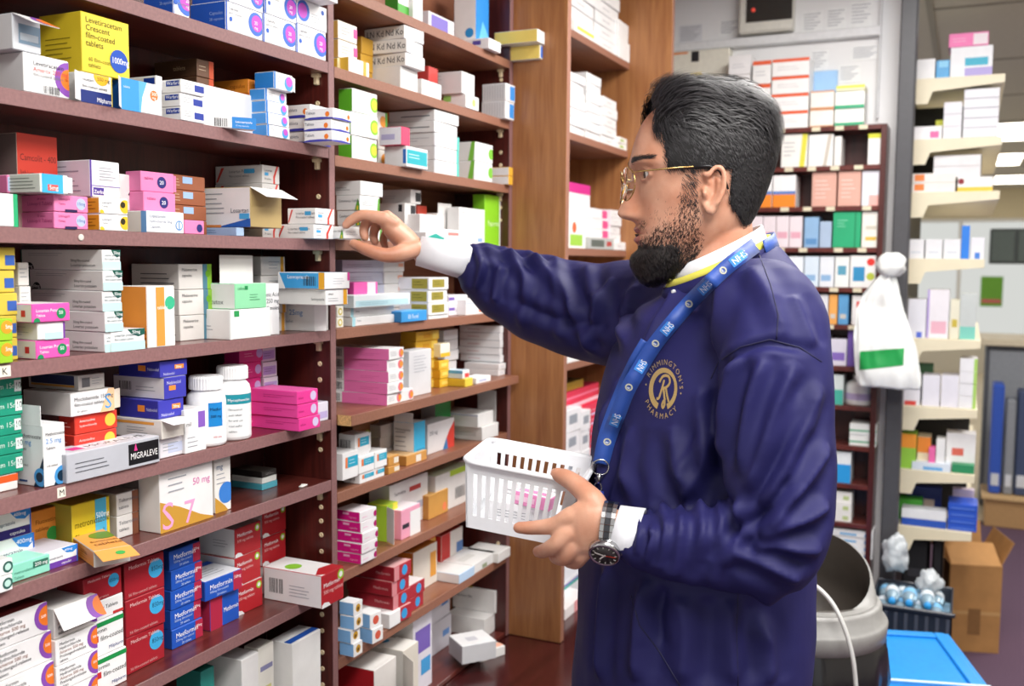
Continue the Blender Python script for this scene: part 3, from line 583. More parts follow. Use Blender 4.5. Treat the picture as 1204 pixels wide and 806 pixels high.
K('blue white and navy 400mg carton', F_, t, -30, -16, 36, 608, [WH, '#e3e1e6', '#3c3844'], bp, o=-.05, d=.06)
K('white carton with violet band and blue corner', F_, z, 36, 52, 91, 650, [WH, '#dddbe2', '#dcd8e0'], bp2, o=-.016, d=.09)
K('orange carton with green spot standing', F_, z, 25, 36, 74, 602, ['#e2913a', '#c9782a', '#e9a85c'], [Ci('F', .66, .42, .16, '#3faa4f'), Tx('F', .12, .7, .1, 'Fluoxetine', '#7a4310'), Tx('F', .12, .54, .09, 'tablets', '#7a4310')], o=-.075, d=.04)
one_carton('open orange carton lying askew with splayed lid, '+F_, 'cartons on '+F_, (onz(112, 668, z).x-.002, onz(112, 668, z).y, z+.0003), .045, .11, .021, ['#d8d5cf', '#e79a45', '#efa755'],
           [Tx('L', .55, .5, .2, 'Bendroflu', '#8a4a12'), *lines('L', .4, .2, .9, .75, 4, '#9c5a1c'), Ci('T', .75, .62, .16, '#6d8d2c'), Tx('T', .2, .35, .14, 'Bumetanide', '#8a4a12'), Tx('T', .2, .2, .1, 'tablets', '#8a4a12')], R(-24), ('down', .034, '#f0aa58', 8, [((.5, .6), .006, '#4aae56')]))
K('yellow carton with sky blue 500mg panel', F_, z, 74, 84, 129, 594, ['#d9c22e', '#a89a3a', '#e4d25c'], [Rc('F', .6, 0, .9, 1, '#4fb3dc'), Tx('F', .62, .6, .15, '500mg', '#ffffff'), Tx('F', .06, .5, .17, 'metronidazole', '#5b5210'), Tx('F', .06, .25, .12, 'film-coated', '#5b5210')], o=-.045, d=.05)
K('white carton with brown end stripe', F_, z, 90, 137, 162, 581, ['#e2e0dc', '#cfcbc6', '#d9d6d1'], [Rc('F', .7, 0, 1, 1, '#7a4a34'), Tx('F', .08, .6, .17, 'Tolterodine', '#50505a'), Tx('F', .08, .3, .15, 'tablets', '#50505a'), *lines('L', .2, .2, .9, .8, 3)], n=2, o=-.045)
K('large gold and white carton with pink S', F_, z, 162, 187, 250, 552, ['#eceae9', '#e6e2dd'], [Po('F', [(0, 0), (0, .52), (.35, .36), (.75, .12), (1, .02), (1, 0)], '#c9973c'), Po('F', [(0, .98), (.04, 1), (0, 1)], '#c9973c'), Tx('F', .02, .04, .46, 'S', '#f0a6cf'), Tx('F', .42, .04, .4, '7', '#f0a6cf'), Tx('F', .6, .66, .12, '50 mg', '#d66fae'), *lines('F', .15, .6, .5, .92, 3)], o=-.012)
K('white carton with blue swirl beside gold one', F_, z, 248, 252, 271, 540, ['#ece9e4', '#ddd8d0'], [Po('F', [(0, 0), (0, .3), (.6, .1), (.8, 0)], '#c9973c'), Ci('F', .7, .34, .2, '#3d7fd0'), Tx('F', .1, .8, .1, 'mg', '#3d5f90'), *lines('F', .1, .5, .7, .75, 3)], o=-.02, d=.03)
K('flat teal carton, lowest of back trio', F_, z, 272, 308, 326, 553, ['#4fa3b4', '#4597a8'], [], o=-.055, h=.011)
K('flat white carton, middle of back trio', F_, z+.011, 272, 308, 325, 547, ['#d9dcd8', '#cfd2ce'], lines('L', .1, .3, .7, .7, 2), o=-.055, h=.01)
K('flat black carton, top of back trio', F_, z+.021, 272, 308, 325, 541, ['#2e2c2b', '#262423', '#56514b'], [*lines('F', .2, .3, .9, .7, 2, '#bbbbbb')], o=-.055, h=.011)
m = MB(); p = onz(351, 573, z); m.box((0, 0, 0), (.007, .019, .0025), plain('#f0eee8', .6), .001); m.box((0, .016, 0), (.007, .022, .0015), plain('#f0eee8', .6), .0005, M=Matrix.Rotation(.25, 4, 'Z'))
tag(m.build('paper_scrap', None, (p.x, p.y, z+.0003), .15), 'tiny white paper scrap on bare left bay shelf', 'paper')

z = ZS[6]
prp = [Ci('F', 1.0, .55, .5, '#8a4fb0'), Ci('F', 1.0, .55, .34, '#e8782b'), Tx('F', .88, .5, .1, '500', '#ffffff'), Tx('F', .08, .76, .12, 'Metformin'), Tx('F', .08, .6, .12, 'Hydrochloride'), Tx('F', .08, .44, .12, 'Amarox 500 mg', '#8a5a4a'), Tx('F', .08, .28, .12, 'Prolonged-release'), Tx('F', .08, .12, .1, 'tablets')]
t = K('white carton with purple and orange spot, leftmost lower', G_, z, -40, -10, 62, 768, [WH, '#e2e0de'], prp, n=3, o=-.02, d=.06)
K('white carton with purple and orange spot, leftmost upper', G_, t, -40, -14, 56, 731, ['#efefef', '#e2e0de', '#7a2a2c'], prp, o=-.02, d=.06)
t = K('white 500 mg carton under the open lidded one', G_, z, 50, 64, 114, 753, [WH, '#dcd9d6'], prp, n=3, o=-.016, d=.07)
K('open white 500 mg carton, printed lid hanging out', G_, t, 50, 63, 114, 716, ['#d6d3cf', '#dcd9d6', '#e9e7e4'], prp, o=-.018, d=.07, flap=('down', .03, '#ececeb', 55, [((.55, .95), .02, '#8a4fb0'), ((.55, 1.), .014, '#e8782b')]))
dr = '#a3202c'
mf = [Ci('F', .78, .6, .26, '#3fa8dc'), Tx('F', .66, .55, .13, '850mg', '#14324a'), Tx('F', .1, .8, .1, 'Metformin Tablets', '#f0c5c5'), Tx('F', .08, .08, .08, '56 film-coated tablets', '#e0a5a5')]
t = K('white carton with green band and red tag', G_, z, 90, 99, 147, 737, [WH, '#e0dedb'], [Rc('F', 0, .82, 1, .95, '#1f8f4a'), Rc('F', .1, .42, .35, .6, '#c43535'), Tx('F', .4, .42, .14, 'film-coated', '#333333'), Tx('F', .05, .66, .12, 'metformin', '#333333'), Tx('F', .6, .12, .1, 'Milpharm', '#3a4a86')], n=2, o=-.026, d=.05)
t = K('white 850mg tablets carton between red and green', G_, t, 90, 99, 145, 713, [WH, '#e0dedb'], [Tx('F', .2, .5, .2, '850mg Tablets', '#333333'), Rc('F', .72, .05, 1, .2, '#c43535')], o=-.028, d=.05)
K('dark red carton with blue spot on white ones', G_, t, 90, 98, 143, 681, [dr, '#8a1a24', '#b5404a'], mf, o=-.028, d=.05)
K('dark red carton with blue 850mg spot', G_, z, 134, 146, 192, 663, [dr, '#8a1a24', '#b5404a'], mf, n=3, o=-.036, d=.05)
blu = '#1f56bd'
mb = [Rc('F', .76, .02, 1, .98, '#b32a48'), Tx('F', .78, .62, .17, '500mg', '#ffffff'), Tx('F', .12, .5, .26, 'Metformin', '#ffffff'), Tx('F', .12, .32, .12, '500mg film-coated', '#c9dbf6'), Tx('F', .3, .1, .12, '28 tablets', '#c9dbf6'), Tx('L', .2, .2, .26, 'Metf', '#ffffff')]
K('royal blue carton with red end, tall stack', G_, z, 188, 200, 236, 648, [blu, '#18479e', '#3a6cc8'], mb, n=5, o=-.046, d=.05)
t = K('royal blue and red carton beneath slanted one', G_, z, 238, 247, 281, 703, [blu, '#b32a48'], [Rc('F', 0, 0, .4, 1, '#b32a48'), Tx('F', .45, .4, .3, 'Metformin', '#ffffff')], o=-.046, d=.07)
K('royal blue carton with white top lying askew', G_, t, 233, 241, 282, 684, [blu, '#18479e', '#e6e8ee'], mb+[Rc('T', .02, .8, 1, 1, blu), *lines('T', .1, .2, .8, .7, 4)], o=-.04, d=.075, yaw=-3)
rw = [Ci('F', .86, .8, .13, '#9ccb3a'), Ci('F', .86, .8, .07, WH), Tx('F', .08, .68, .13, 'Metformin', '#ffffff'), Tx('F', .08, .5, .1, '500 mg tablets', '#f3c9c5'), Po('F', [(0, 0), (.3, 0), (.22, .12), (.1, .16), (0, .1)], WH), *lines('L', .4, .3, .9, .6, 3, '#9a9a9a')]
rd = '#b5242c'
K('white sided red carton with lime ring, front stack', G_, z, 233, 275, 306, 622, [rd, '#dcdad7', '#e3e1de'], rw, n=3, o=-.055)
K('red carton with lime ring, back stack', G_, z, 296, 308, 336, 600, [rd, '#dcdad7', '#e3e1de'], rw, n=3, o=-.085, d=.05)
K('large white carton with red end overhanging shelf', G_, z, 310, 378, 404, 677, [rd, '#ebeae9', '#efeeee'], [Ci('F', .86, .8, .16, '#9ccb3a'), Ci('F', .86, .8, .09, WH), Tx('F', .08, .6, .14, 'Metformin', '#ffffff'), Tx('F', .08, .4, .12, '500 mg tablets', '#f3c9c5'), Po('F', [(0, 0), (.4, 0), (.3, .12), (.1, .16), (0, .1)], WH), Bc('L', .1, .25, .34, .7), *lines('L', .45, .2, .9, .6, 4), Po('T', [(.0, .1), (.2, .0), (1, .0), (1, .2), (.5, .25)], '#b5242c'), Ci('T', .35, .62, .12, '#8cc43a')], o=.05)

z = ZBASE+.012
K('white carton with blue top edge', H_, z, 318, 344, 377, 757, ['#eeeeec', '#e4e3e1', '#e9e9ea'], [Rc('T', 0, .1, 1, .4, '#2455b0'), Rc('L', .3, .1, .6, .55, '#5a5f9a'), Tx('F', .5, .45, .1, '50 tablets', '#2f3f7a'), *lines('F', .5, .3, .8, .42, 2, '#2f3f7a')], o=-.004)
K('plain white carton leaning in upper pair', H_, z+.14, 300, 338, 364, 736, ['#efefef', '#e6e5e4', '#f3f3f3'], [], o=-.04, h=.03)
K('plain white carton of upper pair on tall one', H_, z+.171, 318, 340, 364, 715, ['#efefef', '#e6e5e4'], [], o=-.045, h=.022)
K('tall white carton holding up the plain pair', H_, z, 300, 336, 363, 752, ['#e3e1dc', '#dcdad6'], [], o=-.075, h=.139)
K('white carton with violet stripe under shelf', H_, z, 243, 284, 304, 776, ['#e8e7e6', '#e4e2e0', '#ececec'], [Rc('F', .2, .2, .8, .3, '#6a6fae')], o=-.02)
K('narrow cream carton in front of white one', H_, z, 296, 304, 322, 762, ['#ebe9e0', '#dddbd2'], [Rc('F', .4, .3, .8, .5, '#d8d28a'), Rc('F', .1, .7, .9, .76, '#8a8ab0')], n=2, o=-.03)
K('teal carton at frame bottom', H_, z, 225, 236, 252, 790, ['#2f8f86', '#277a72'], [], o=-.04, d=.05)

# ------------------------------------------------------------------ middle bay
MID = ['middle bay %s shelf' % s for s in ('top', 'second', 'third', 'fourth', 'fifth', 'sixth', 'seventh', 'eighth', 'ninth', 'lowest')]
w_, z = MID[0], ZT[0]
g2 = '#e4e3e1'
K('green and white carton cut by frame', w_, z, 458, 468, 486, -12, ['#4fa83a', '#3f9030'], [Rc('F', 0, .5, 1, 1, '#e9e9e6')], o=-.02)
K('white upright carton', w_, z, 480, 486, 497, -18, [WH, g2], [], o=-.01, d=.04)
K('small purple and white carton', w_, z, 497, 504, 534, 12, ['#e6e4ea', '#d9d6de'], [Rc('F', .1, .2, .75, .9, '#7d6fc0')], n=1, o=-.03, d=.05)
K('white carton with bright blue end', w_, z, 534, 560, 575, -20, ['#2f8fe0', '#ececec'], [Ci('L', .7, .3, .07, '#2f8fd0'), Po('F', [(0, 0), (1, 0), (1, .3), (.5, .5)], '#6fc4f0')], o=-.035, flap=None)
K('flat white carton with purple mark', w_, z, 537, 575, 589, 36, ['#e9e8ec', '#ededee'], [Rc('L', .5, .4, .75, .8, '#5a4fa8')], o=.014, h=.024)
t = K('pale yellow carton with blue end', w_, z, 578, 626, 635, 47, ['#e9e6da', '#ecd06a', '#f0dd92'], [Rc('F', 0, .1, .9, .9, '#2f6fd0'), Rc('L', 0, 0, .1, 1, '#f6e9b8')], o=.075, d=.11, dmax=False)
K('pale yellow carton with white end', w_, t, 566, 617, 632, 25, ['#ececea', '#ecd06a', '#f0dd92'], [], o=.08, d=.11, dmax=False, flap=('side', .008, WH, 10))

w_, z = MID[1], ZT[1]
ow = [Rc('F', .8, .3, 1, .8, '#e0559a'), *lines('F', .15, .25, .7, .75, 3)]
K('white carton with orange edge and pink spot', w_, z+.028, 388, 397, 419, 23, ['#efe7dc', '#e3b25c'], ow, n=2, o=-.03, d=.04)
K('yellow carton supporting the orange edged pair', w_, z, 388, 397, 411, 60, ['#f0e2b0', '#eab93c'], [], o=-.03, h=.0275, d=.04)
K('low white carton with yellow end', w_, z, 402, 410, 434, 66, ['#f0eee6', '#eac04a'], [Rc('F', .7, 0, .85, 1, '#e9b04a')], o=-.012, d=.05)
bt = [Tx('L', .06, .28, .5, 'LN Kd Nd Ko', '#2c2c30'), *lines('F', .25, .3, .8, .7, 2, '#a9a4c4')]
t = K('plain white carton beneath bold lettered three', w_, z, 433, 471, 491, 77, ['#eeeeec', '#e6e4e1'], [], o=-.01)
K('white carton with bold black side lettering', w_, t, 427, 476, 497, 25, ['#efeff0', '#eae7e2'], bt, n=3, o=.0, jit=3)
K('yellow carton behind bold lettered stack', w_, z, 418, 424, 438, 42, ['#d9a83a', '#c08f2a'], [], o=-.07, n=3)
K('small white carton pair member', w_, z, 490, 496, 519, 92, ['#ececec', g2], lines('F', .5, .3, .9, .7, 3), n=1, o=-.01, d=.05)
K('red carton peeping over small white one', w_, z, 498, 504, 515, 77, ['#c0403c'], [], o=-.05, d=.04)
t = K('white carton with green corner', w_, z, 521, 548, 563, 110, [WH, '#ebebe9'], [Rc('L', .02, .5, .35, .95, '#9ccf6a'), Ci('F', .6, .5, .3, '#b6dc7a')], o=.002)
K('grey white carton on the green cornered one', w_, t, 511, 543, 558, 83, ['#e9e9e9', '#dcdcdb'], lines('L', .1, .6, .3, .9, 2), o=-.003)
K('white carton with grey stripes and blue end', w_, z, 566, 594, 611, 97, ['#ececee', '#dedee0'], [Rc('F', .45, .1, .95, .9, '#3f8fdc')]+[Rc('L', .1+.11*k, .1, .13+.11*k, .9, '#c4c4c8') for k in range(8)], n=2, o=.012)

w_, z = MID[2], ZT[2]
gw = [Ci('F', .88, .5, .34, '#8fc83c'), Ci('F', .88, .5, .22, '#e9c83c'), *lines('F', .12, .35, .6, .75, 3, '#b5b9b0')]
K('lime green and white carton', w_, z, 397, 413, 442, 103, [WH, '#63b52e'], gw, n=3, o=-.004, jit=3)
K('white carton with orange and green end', w_, z, 440, 443, 455, 130, ['#dedad4', '#d0ccc6'], [Ci('F', .6, .5, .3, '#e0902e'), Rc('F', .8, 0, 1, 1, '#5aa83a')], n=3, o=-.06, d=.04)
t = K('white carton in grey edged pile', w_, z, 454, 510, 538, 155, ['#e9e9ea', '#dddddc'], [Rc('F', .0, 0, .05, 1, '#c9ccd2'), *lines('L', .3, .3, .9, .7, 2), Rc('F', .9, 0, 1, 1, '#5fc8bc')], n=3, o=-.008)
K('white carton with dark print line on pile', w_, t, 454, 510, 538, 127, [WH, '#e2e2e0'], [Rc('L', .3, .4, .9, .5, '#6d7076'), Rc('L', 0, 0, .04, 1, '#e0902e')], n=2, o=-.006)
t = K('white carton with teal end label', w_, z, 438, 478, 503, 171, [WH, '#e4e6e6'], [Rc('F', .02, .15, .96, .85, '#2fb0bc'), Rc('L', .84, .15, .98, .85, '#2f6fc0'), *lines('F', .1, .4, .7, .7, 2, '#d7f0f2')], n=1, o=.012, d=.05)
K('white carton with magenta square end', w_, t, 438, 472, 482, 148, ['#d9436a', '#e9e9f0'], [Rc('L', .1, .3, .7, .6, '#b9b4d8')], o=.01, d=.05)
gg = [Ci('F', .9, .5, .3, '#7cc043'), Po('L', [(.6, 0), (.9, 0), (1, 1), (.8, 1)], '#7cc043')]
K('white carton with green swoosh', w_, z, 538, 559, 579, 166, [WH, '#e6e6e3'], gg, n=2, o=-.003)
K('grey topped carton on green swoosh pair', w_, z+.052, 539, 556, 572, 153, ['#d9d9d6', '#7d7f80'], [], o=-.03, h=.015)
K('white carton with amber end', w_, z, 574, 598, 606, 196, ['#eab23c', '#e9e9e9'], [], n=2, o=.01)

w_, z = MID[3], ZT[3]
hg = [Po('F', [(.86, 0), (1, 0), (1, .9), (.92, .9)], '#5f9f3a'), *lines('F', .1, .3, .7, .7, 3, '#777b84'), Po('L', [(.78, 0), (.98, 0), (.98, .4), (.9, .8)], '#5f9f3a'), Rc('L', .86, 0, .92, .3, '#e0b83a'), Tx('L', .1, .55, .24, 'Candesartan Tablets', '#555a66')]
t = K('white carton with green leaf corner', w_, z, 396, 424, 447, 229, ['#f0f0ee', '#e6e5e3'], hg, n=3, o=-.006)
K('plain topped white carton above green leaf stack', w_, t, 394, 424, 450, 212, ['#eeeeee', '#e6e5e3'], [*lines('L', .05, .3, .6, .6, 2, '#4c5058')], o=-.006)
t = K('white carton with black square, lower', w_, z, 446, 476, 489, 238, ['#e3e1df', '#d8d6d4'], [Rc('F', .5, .7, .95, .95, '#2c2c30'), Rc('L', .75, .78, .9, .96, '#2c2c30')], o=-.045)
K('white carton with black square, upper', w_, t, 449, 483, 495, 222, ['#e3e1df', '#d8d6d4'], [Rc('F', .45, .15, .95, .8, '#2c2c30'), *lines('L', .1, .3, .6, .6, 2)], o=-.045)
K('red and green specked carton behind', w_, z, 489, 491, 502, 241, ['#c94a3a'], [Rc('F', 0, 0, 1, .7, '#7d9a3a')], o=-.07, d=.04)
K('white carton with rounded blank end', w_, z, 466, 494, 521, 251, ['#f1f1f1', '#e4e3e2'], [], o=-.016)
K('upright off white carton with lid raised', w_, z, 510, 514, 532, 250, ['#e2e0de', '#d6d4d1'], [], o=-.045, d=.04, flap=('upf', .022, '#dedcd9'))
K('tall blank white carton beside green one', w_, z, 531, 540, 570, 243, ['#ebebeb', '#dedddc'], [Rc('F', .72, .1, .9, .2, '#8fb4dc'), Tx('F', .1, .85, .05, 'tablets', '#999999')], o=-.01)
K('tall bright green carton', w_, z, 556, 570, 590, 228, ['#8fd42c', '#7cc026', '#9be03a'], [Tx('F', .2, .4, .12, 'Peppermint', '#dff5c0'), Rc('F', .93, 0, 1, 1, '#e4e8de')], o=-.022, flap=('side', .008, '#e9ebe6', 5))
K('low white carton with teal wave', w_, z, 488, 501, 523, 272, [WH, '#e6e6e6'], [Po('F', [(0, .5), (.5, .9), (1, .5), (1, .2), (.4, .5)], '#2fa89a'), Rc('F', .4, 0, 1, .2, '#4aa7dc')], o=.0, d=.04)
K('low white carton with red lettering', w_, z, 520, 523, 541, 269, [WH], [Rc('F', .2, .6, .9, .8, '#e08a84')], o=.002, d=.04)

w_, z = MID[4], ZT[4]
K('bluish grey carton, back left pile', w_, z, 398, 402, 452, 305, ['#b9b9c9', '#a2a2b4'], lines('F', .1, .35, .8, .7, 2, '#8a8aa2'), n=5, o=-.075, d=.06)
K('white carton with pale stripe, back pile', w_, z, 448, 452, 475, 305, ['#dedbd8', '#c9c6c4'], [Rc('F', .7, .4, .95, .7, '#e6a58a')], n=5, o=-.07, d=.06)
K('small white carton with yellow ring', w_, z, 393, 396, 404, 360, ['#e6e4d8', '#dddbd0'], [Ci('F', .5, .5, .34, '#c9b83a'), Ci('F', .5, .5, .2, '#f0eee0')], n=2, o=-.01, d=.03)
t = K('white carton below pale blue long one', w_, z, 404, 413, 466, 362, ['#eceded', '#dfe0e0'], [Tx('F', .1, .5, .2, 'Tablets', '#7a8694'), Rc('F', 0, 0, .06, 1, '#a8dbe6')], n=2, o=-.012, d=.05)
K('long pale blue and white carton', w_, t, 413, 416, 482, 347, ['#e4edf0', '#cfd9dc', '#eef2f3'], [Rc('F', .03, .1, .97, .55, '#bcdfe8'), *lines('F', .08, .2, .6, .45, 2, '#7da9b8')], o=.0, d=.04)
K('pink carton with white end on long one', w_, t+.018, 413, 416, 444, 329, ['#e05aa8', '#c94a94'], [Rc('F', .55, 0, .9, 1, '#e9d3e0')], o=-.03, d=.045, h=.028)
K('sky blue flat carton with white lettering', w_, z, 465, 472, 502, 366, ['#3a9be0', '#2f86c8', '#63b4ea'], [Tx('F', .25, .3, .4, 'Efi Fumil', '#e6f3fc')], o=.006, d=.045)
gl = [Rc('F', .15, .2, .78, .85, '#9a8f3a'), *lines('F', .25, .35, .7, .75, 2, '#5d561e'), Rc('L', .58, .1, .96, .9, '#a3983f'), *lines('L', .62, .3, .9, .75, 2, '#5d561e')]
K('white carton with olive gold label', w_, z+.008, 456, 504, 527, 326, ['#ececea', '#e4e2e6'], gl, n=3, o=.0)
K('low white carton holding up olive labelled trio', w_, z, 456, 504, 527, 372, ['#ececea', '#e4e2e6'], [], h=.0078, o=-.002)
K('white carton with purple corner', w_, z, 522, 528, 550, 347, ['#eceaf0', '#dddbe2'], [Rc('F', 0, .5, .3, .8, '#7a5fb8'), *lines('F', .3, .3, .9, .6, 3)], n=2, o=-.03, d=.05)
K('white carton with orange square by sleeve', w_, z, 540, 548, 584, 352, ['#eeeeee'], [Rc('F', .4, .15, .62, .6, '#ee7a4a'), Rc('F', 0, .7, 1, .8, '#c9d3e0')], o=-.008, d=.05)

w_, z = MID[5], ZT[5]
pw = [Ci('F', .8, .5, .4, '#ef7a8a'), Ci('F', .86, .5, .28, '#ef9a3a'), *lines('F', .1, .3, .55, .75, 3), Bc('L', .02, .15, .16, .85), Rc('L', .2, 0, 1, 1, '#ea78b4'), *lines('L', .5, .3, .9, .6, 2, '#c9508e')]
K('pink and white carton with barcode', w_, z, 396, 455, 473, 410, [WH, '#ececec', '#f0eef0'], pw, n=5, o=.02, dmax=False, d=.125, jit=2)
K('white carton with pink spot beside pink stack', w_, z, 468, 471, 486, 459, [WH], pw[:2], o=.018, d=.06)
K('upright blank white carton next to pink stack', w_, z, 476, 481, 507, 413, ['#e6e7ea', '#d5d7dc'], lines('F', .2, .5, .8, .9, 6, '#b9bcc4'), o=.0, d=.035)
K('golden yellow carton, tall left column', w_, z, 470, 489, 515, 390, ['#e2b02c', '#c08a22'], [Rc('F', .7, .1, .95, .9, '#f0cf5c'), Rc('F', .3, .3, .6, .7, '#d89a1e')], n=6, o=-.035)
K('golden yellow carton, short right column', w_, z, 512, 517, 528, 424, ['#e6b834', '#cf9a26'], [Rc('F', .2, .3, .8, .7, '#f3d76a')], n=3, o=-.02, d=.05)
K('white carton with yellow underside on columns', w_, z+.066, 514, 518, 529, 404, ['#efe9d8', '#e3d6ac'], [Rc('F', 0, 0, 1, .3, '#e6b834')], n=1, o=-.018, d=.05)
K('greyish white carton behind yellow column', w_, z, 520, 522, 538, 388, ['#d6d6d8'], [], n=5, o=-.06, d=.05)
K('white slim carton, tidy five high pile', w_, z+.03, 540, 588, 600, 383, ['#ececee', '#e6e6e8'], [Rc('L', 0, 0, 1, .05, '#b4b4ba'), Rc('L', .2, .4, .5, .5, '#c9a5a8')], n=5, o=-.012)
K('white carton at foot of tidy pile', w_, z, 545, 586, 596, 424, ['#ebebec', '#e4e4e6'], [*lines('F', .2, .3, .8, .7, 2, '#a9b9d8')], n=2, o=-.006, h=.0145)
t = K('yellow flat carton at shelf edge', w_, z, 527, 547, 556, 439, ['#ead04a', '#e0bf3a', '#efdc7a'], [], o=.022, h=.018, d=.05)
K('blue and white carton with red drop', w_, t, 527, 544, 552, 422, ['#ececec', '#c9dff0'], [Rc('F', .3, .1, .9, .6, '#e04a4a'), Rc('L', 0, .6, 1, 1, '#5fa8dc')], o=.016, h=.018, d=.05)
K('small white carton next to yellow flat one', w_, z, 556, 560, 577, 432, ['#f0f0f2'], [Rc('F', .2, .3, .7, .6, '#b4c0e0')], o=.02, h=.014, d=.04)

w_, z = MID[6], ZT[6]
tl = [Rc('F', .3, .42, .98, .82, '#2fa8c8'), Rc('F', .16, .42, .3, .82, '#e8824a'), Bc('L', .1, .3, .7, .75), *lines('F', .4, .5, .85, .75, 2, '#bfe6f0')]
t = K('white carton with teal tag, lower left pair', w_, z, 404, 423, 440, 557, [WH, '#e4e3e2', '#f2f2f2'], tl, o=-.004)
K('white carton with teal tag, lower right', w_, z, 436, 440, 452, 552, [WH, '#e4e3e2'], tl, o=-.004, h=t-z, d=.08)
K('white carton with teal tag, middle left', w_, t, 390, 403, 421, 533, [WH, '#e4e3e2', '#f2f2f2'], tl, o=.002, d=.08)
t2 = K('white carton with teal tag, middle centre', w_, t, 415, 422, 440, 537, [WH, '#e4e3e2', '#f2f2f2'], tl, o=-.002, d=.08)
K('white carton with teal tag, middle right', w_, t, 438, 441, 455, 531, [WH, '#e4e3e2', '#f2f2f2'], tl, o=-.002, d=.08, h=t2-t)
K('white carton with teal tag, topmost', w_, t2, 398, 418, 434, 511, [WH, '#e4e3e2', '#f2f2f2'], tl, o=-.006, flap=('side', .014, WH, 20))
t = K('small kraft brown carton, lower', w_, z, 448, 457, 470, 549, ['#cf9448', '#b87c38', '#dcae72'], [Rc('F', .5, .2, .95, .8, '#efe4d2')], o=.0, d=.05)
K('small kraft brown carton, upper', w_, t, 448, 457, 469, 537, ['#cf9448', '#b87c38', '#dcae72'], [Rc('F', .5, .2, .95, .8, '#efe4d2')], o=-.001, d=.05)
K('kraft carton with white sticker behind small pair', w_, z, 460, 478, 502, 536, ['#d49a52', '#bd8440', '#e0b680'], [Rc('F', .45, .1, .7, .8, '#f0e9dc')], o=-.01, d=.06)
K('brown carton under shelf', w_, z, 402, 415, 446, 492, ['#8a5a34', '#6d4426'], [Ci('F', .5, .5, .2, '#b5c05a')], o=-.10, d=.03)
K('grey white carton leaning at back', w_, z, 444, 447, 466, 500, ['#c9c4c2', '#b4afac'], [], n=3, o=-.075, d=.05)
K('white carton with sky blue end and open lid', w_, z, 463, 487, 500, 497, ['#3fb4e0', '#e9e9e9', '#f2f2f2'], [Rc('F', .2, .1, .9, .3, '#2f8fc0'), *lines('L', .1, .2, .8, .8, 5), Tx('L', .08, .78, .07, 'Mirtazapine', '#555a66')], o=-.018, d=.05, flap=('up', .02, '#ededed'))
K('white carton with red and blue triangle', w_, z, 500, 503, 534, 499, ['#ebe9ea', '#d9d7d8'], [Po('F', [(.55, 0), (1, 0), (1, .9), (.8, .6)], '#d8453a'), Po('F', [(.55, 0), (.7, .4), (.75, 0)], '#3f7fb8'), Tx('F', .05, .62, .13, '250 mg', '#555a66')], o=-.03, d=.05)
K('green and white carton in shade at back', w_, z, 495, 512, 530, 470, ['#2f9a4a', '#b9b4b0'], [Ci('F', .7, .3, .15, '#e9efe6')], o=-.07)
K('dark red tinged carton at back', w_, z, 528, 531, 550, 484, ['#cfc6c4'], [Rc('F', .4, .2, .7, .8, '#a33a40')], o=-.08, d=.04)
t = K('long white carton, lower of front two', w_, z, 530, 567, 586, 502, ['#eeeeec', '#e4e3e0'], [Rc('L', .1, .3, .8, .6, '#c9c9c6')], o=.0)
K('long white carton, upper of front two', w_, t, 521, 562, 580, 487, ['#eeeeec', '#e6e6e4', '#f3f3f2'], [Rc('L', 0, .85, 1, .95, '#c6cbe0')], o=-.004)
K('tall white carton with mint panel by pilaster', w_, z, 565, 583, 597, 459, ['#e9ebe9', '#e2e3e2'], [Rc('F', .25, .5, .85, .9, '#7fd0bc')], o=-.03, d=.05)

w_, z = MID[7], ZT[7]
mm = [Rc('F', .6, .1, 1, .9, '#efe6ec'), Ci('F', .92, .4, .3, '#b0186a'), *lines('F', .1, .3, .5, .7, 2, '#f3a0cc'), Tx('L', .55, .3, .2, 'capsules', '#f6b4d8'), Rc('L', .3, .6, .55, .8, '#f6b4d8')]
K('vivid magenta carton with white end', w_, z, 394, 424, 442, 602, ['#f2eef1', '#e01c88', '#f0e9ee'], mm[1:2]+mm[3:], n=5, o=.004, jit=2)
K('lime and yellow carton with white lid open', w_, z, 432, 455, 468, 594, ['#dfd63a', '#a9cf3a', '#b4d63c'], [Rc('F', 0, 0, .5, 1, '#9ccb2f')], o=-.03, flap=('left', .03, '#e9e9e9', -30))
K('pink carton with black bar and open white end', w_, z, 466, 472, 494, 600, ['#efa6be', '#e08aa8', '#f0e6ea'], [Rc('F', .05, .35, .4, .5, '#33303a'), Rc('F', .45, 0, 1, .85, '#efefef')], o=-.012, d=.06)
K('large white carton with red name tag', w_, z, 452, 458, 503, 571, ['#ecebea', '#dad8d6', '#efeeee'], [Rc('F', .5, .72, .8, .82, '#c4423c'), Tx('F', .12, .74, .08, 'Sertraline', '#55505a'), Rc('F', .7, .3, .9, .45, '#b9bccc')], o=-.055, d=.05)
K('caramel brown carton with orange dot', w_, z, 500, 504, 527, 583, ['#d09a4e', '#b98038', '#dba862'], [Ci('F', .8, .3, .18, '#ee8a5a')], o=-.04, d=.05)
K('white carton with lime top stripe and barcode', w_, z, 506, 512, 553, 560, ['#e4e2df', '#d2cfcb', '#dfe6c4'], [Rc('F', .4, .85, 1, 1, '#b9d94a'), Bc('F', .55, .2, .85, .5)], o=-.045, d=.05)
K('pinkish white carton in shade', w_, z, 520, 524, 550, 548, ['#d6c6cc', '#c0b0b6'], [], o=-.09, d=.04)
K('white carton on shelf behind basket', w_, z, 553, 560, 596, 560, ['#e9e7e4', '#dddad6'], lines('F', .2, .3, .7, .7, 3), o=-.03, d=.05)
w_, z = MID[8], ZT[8]
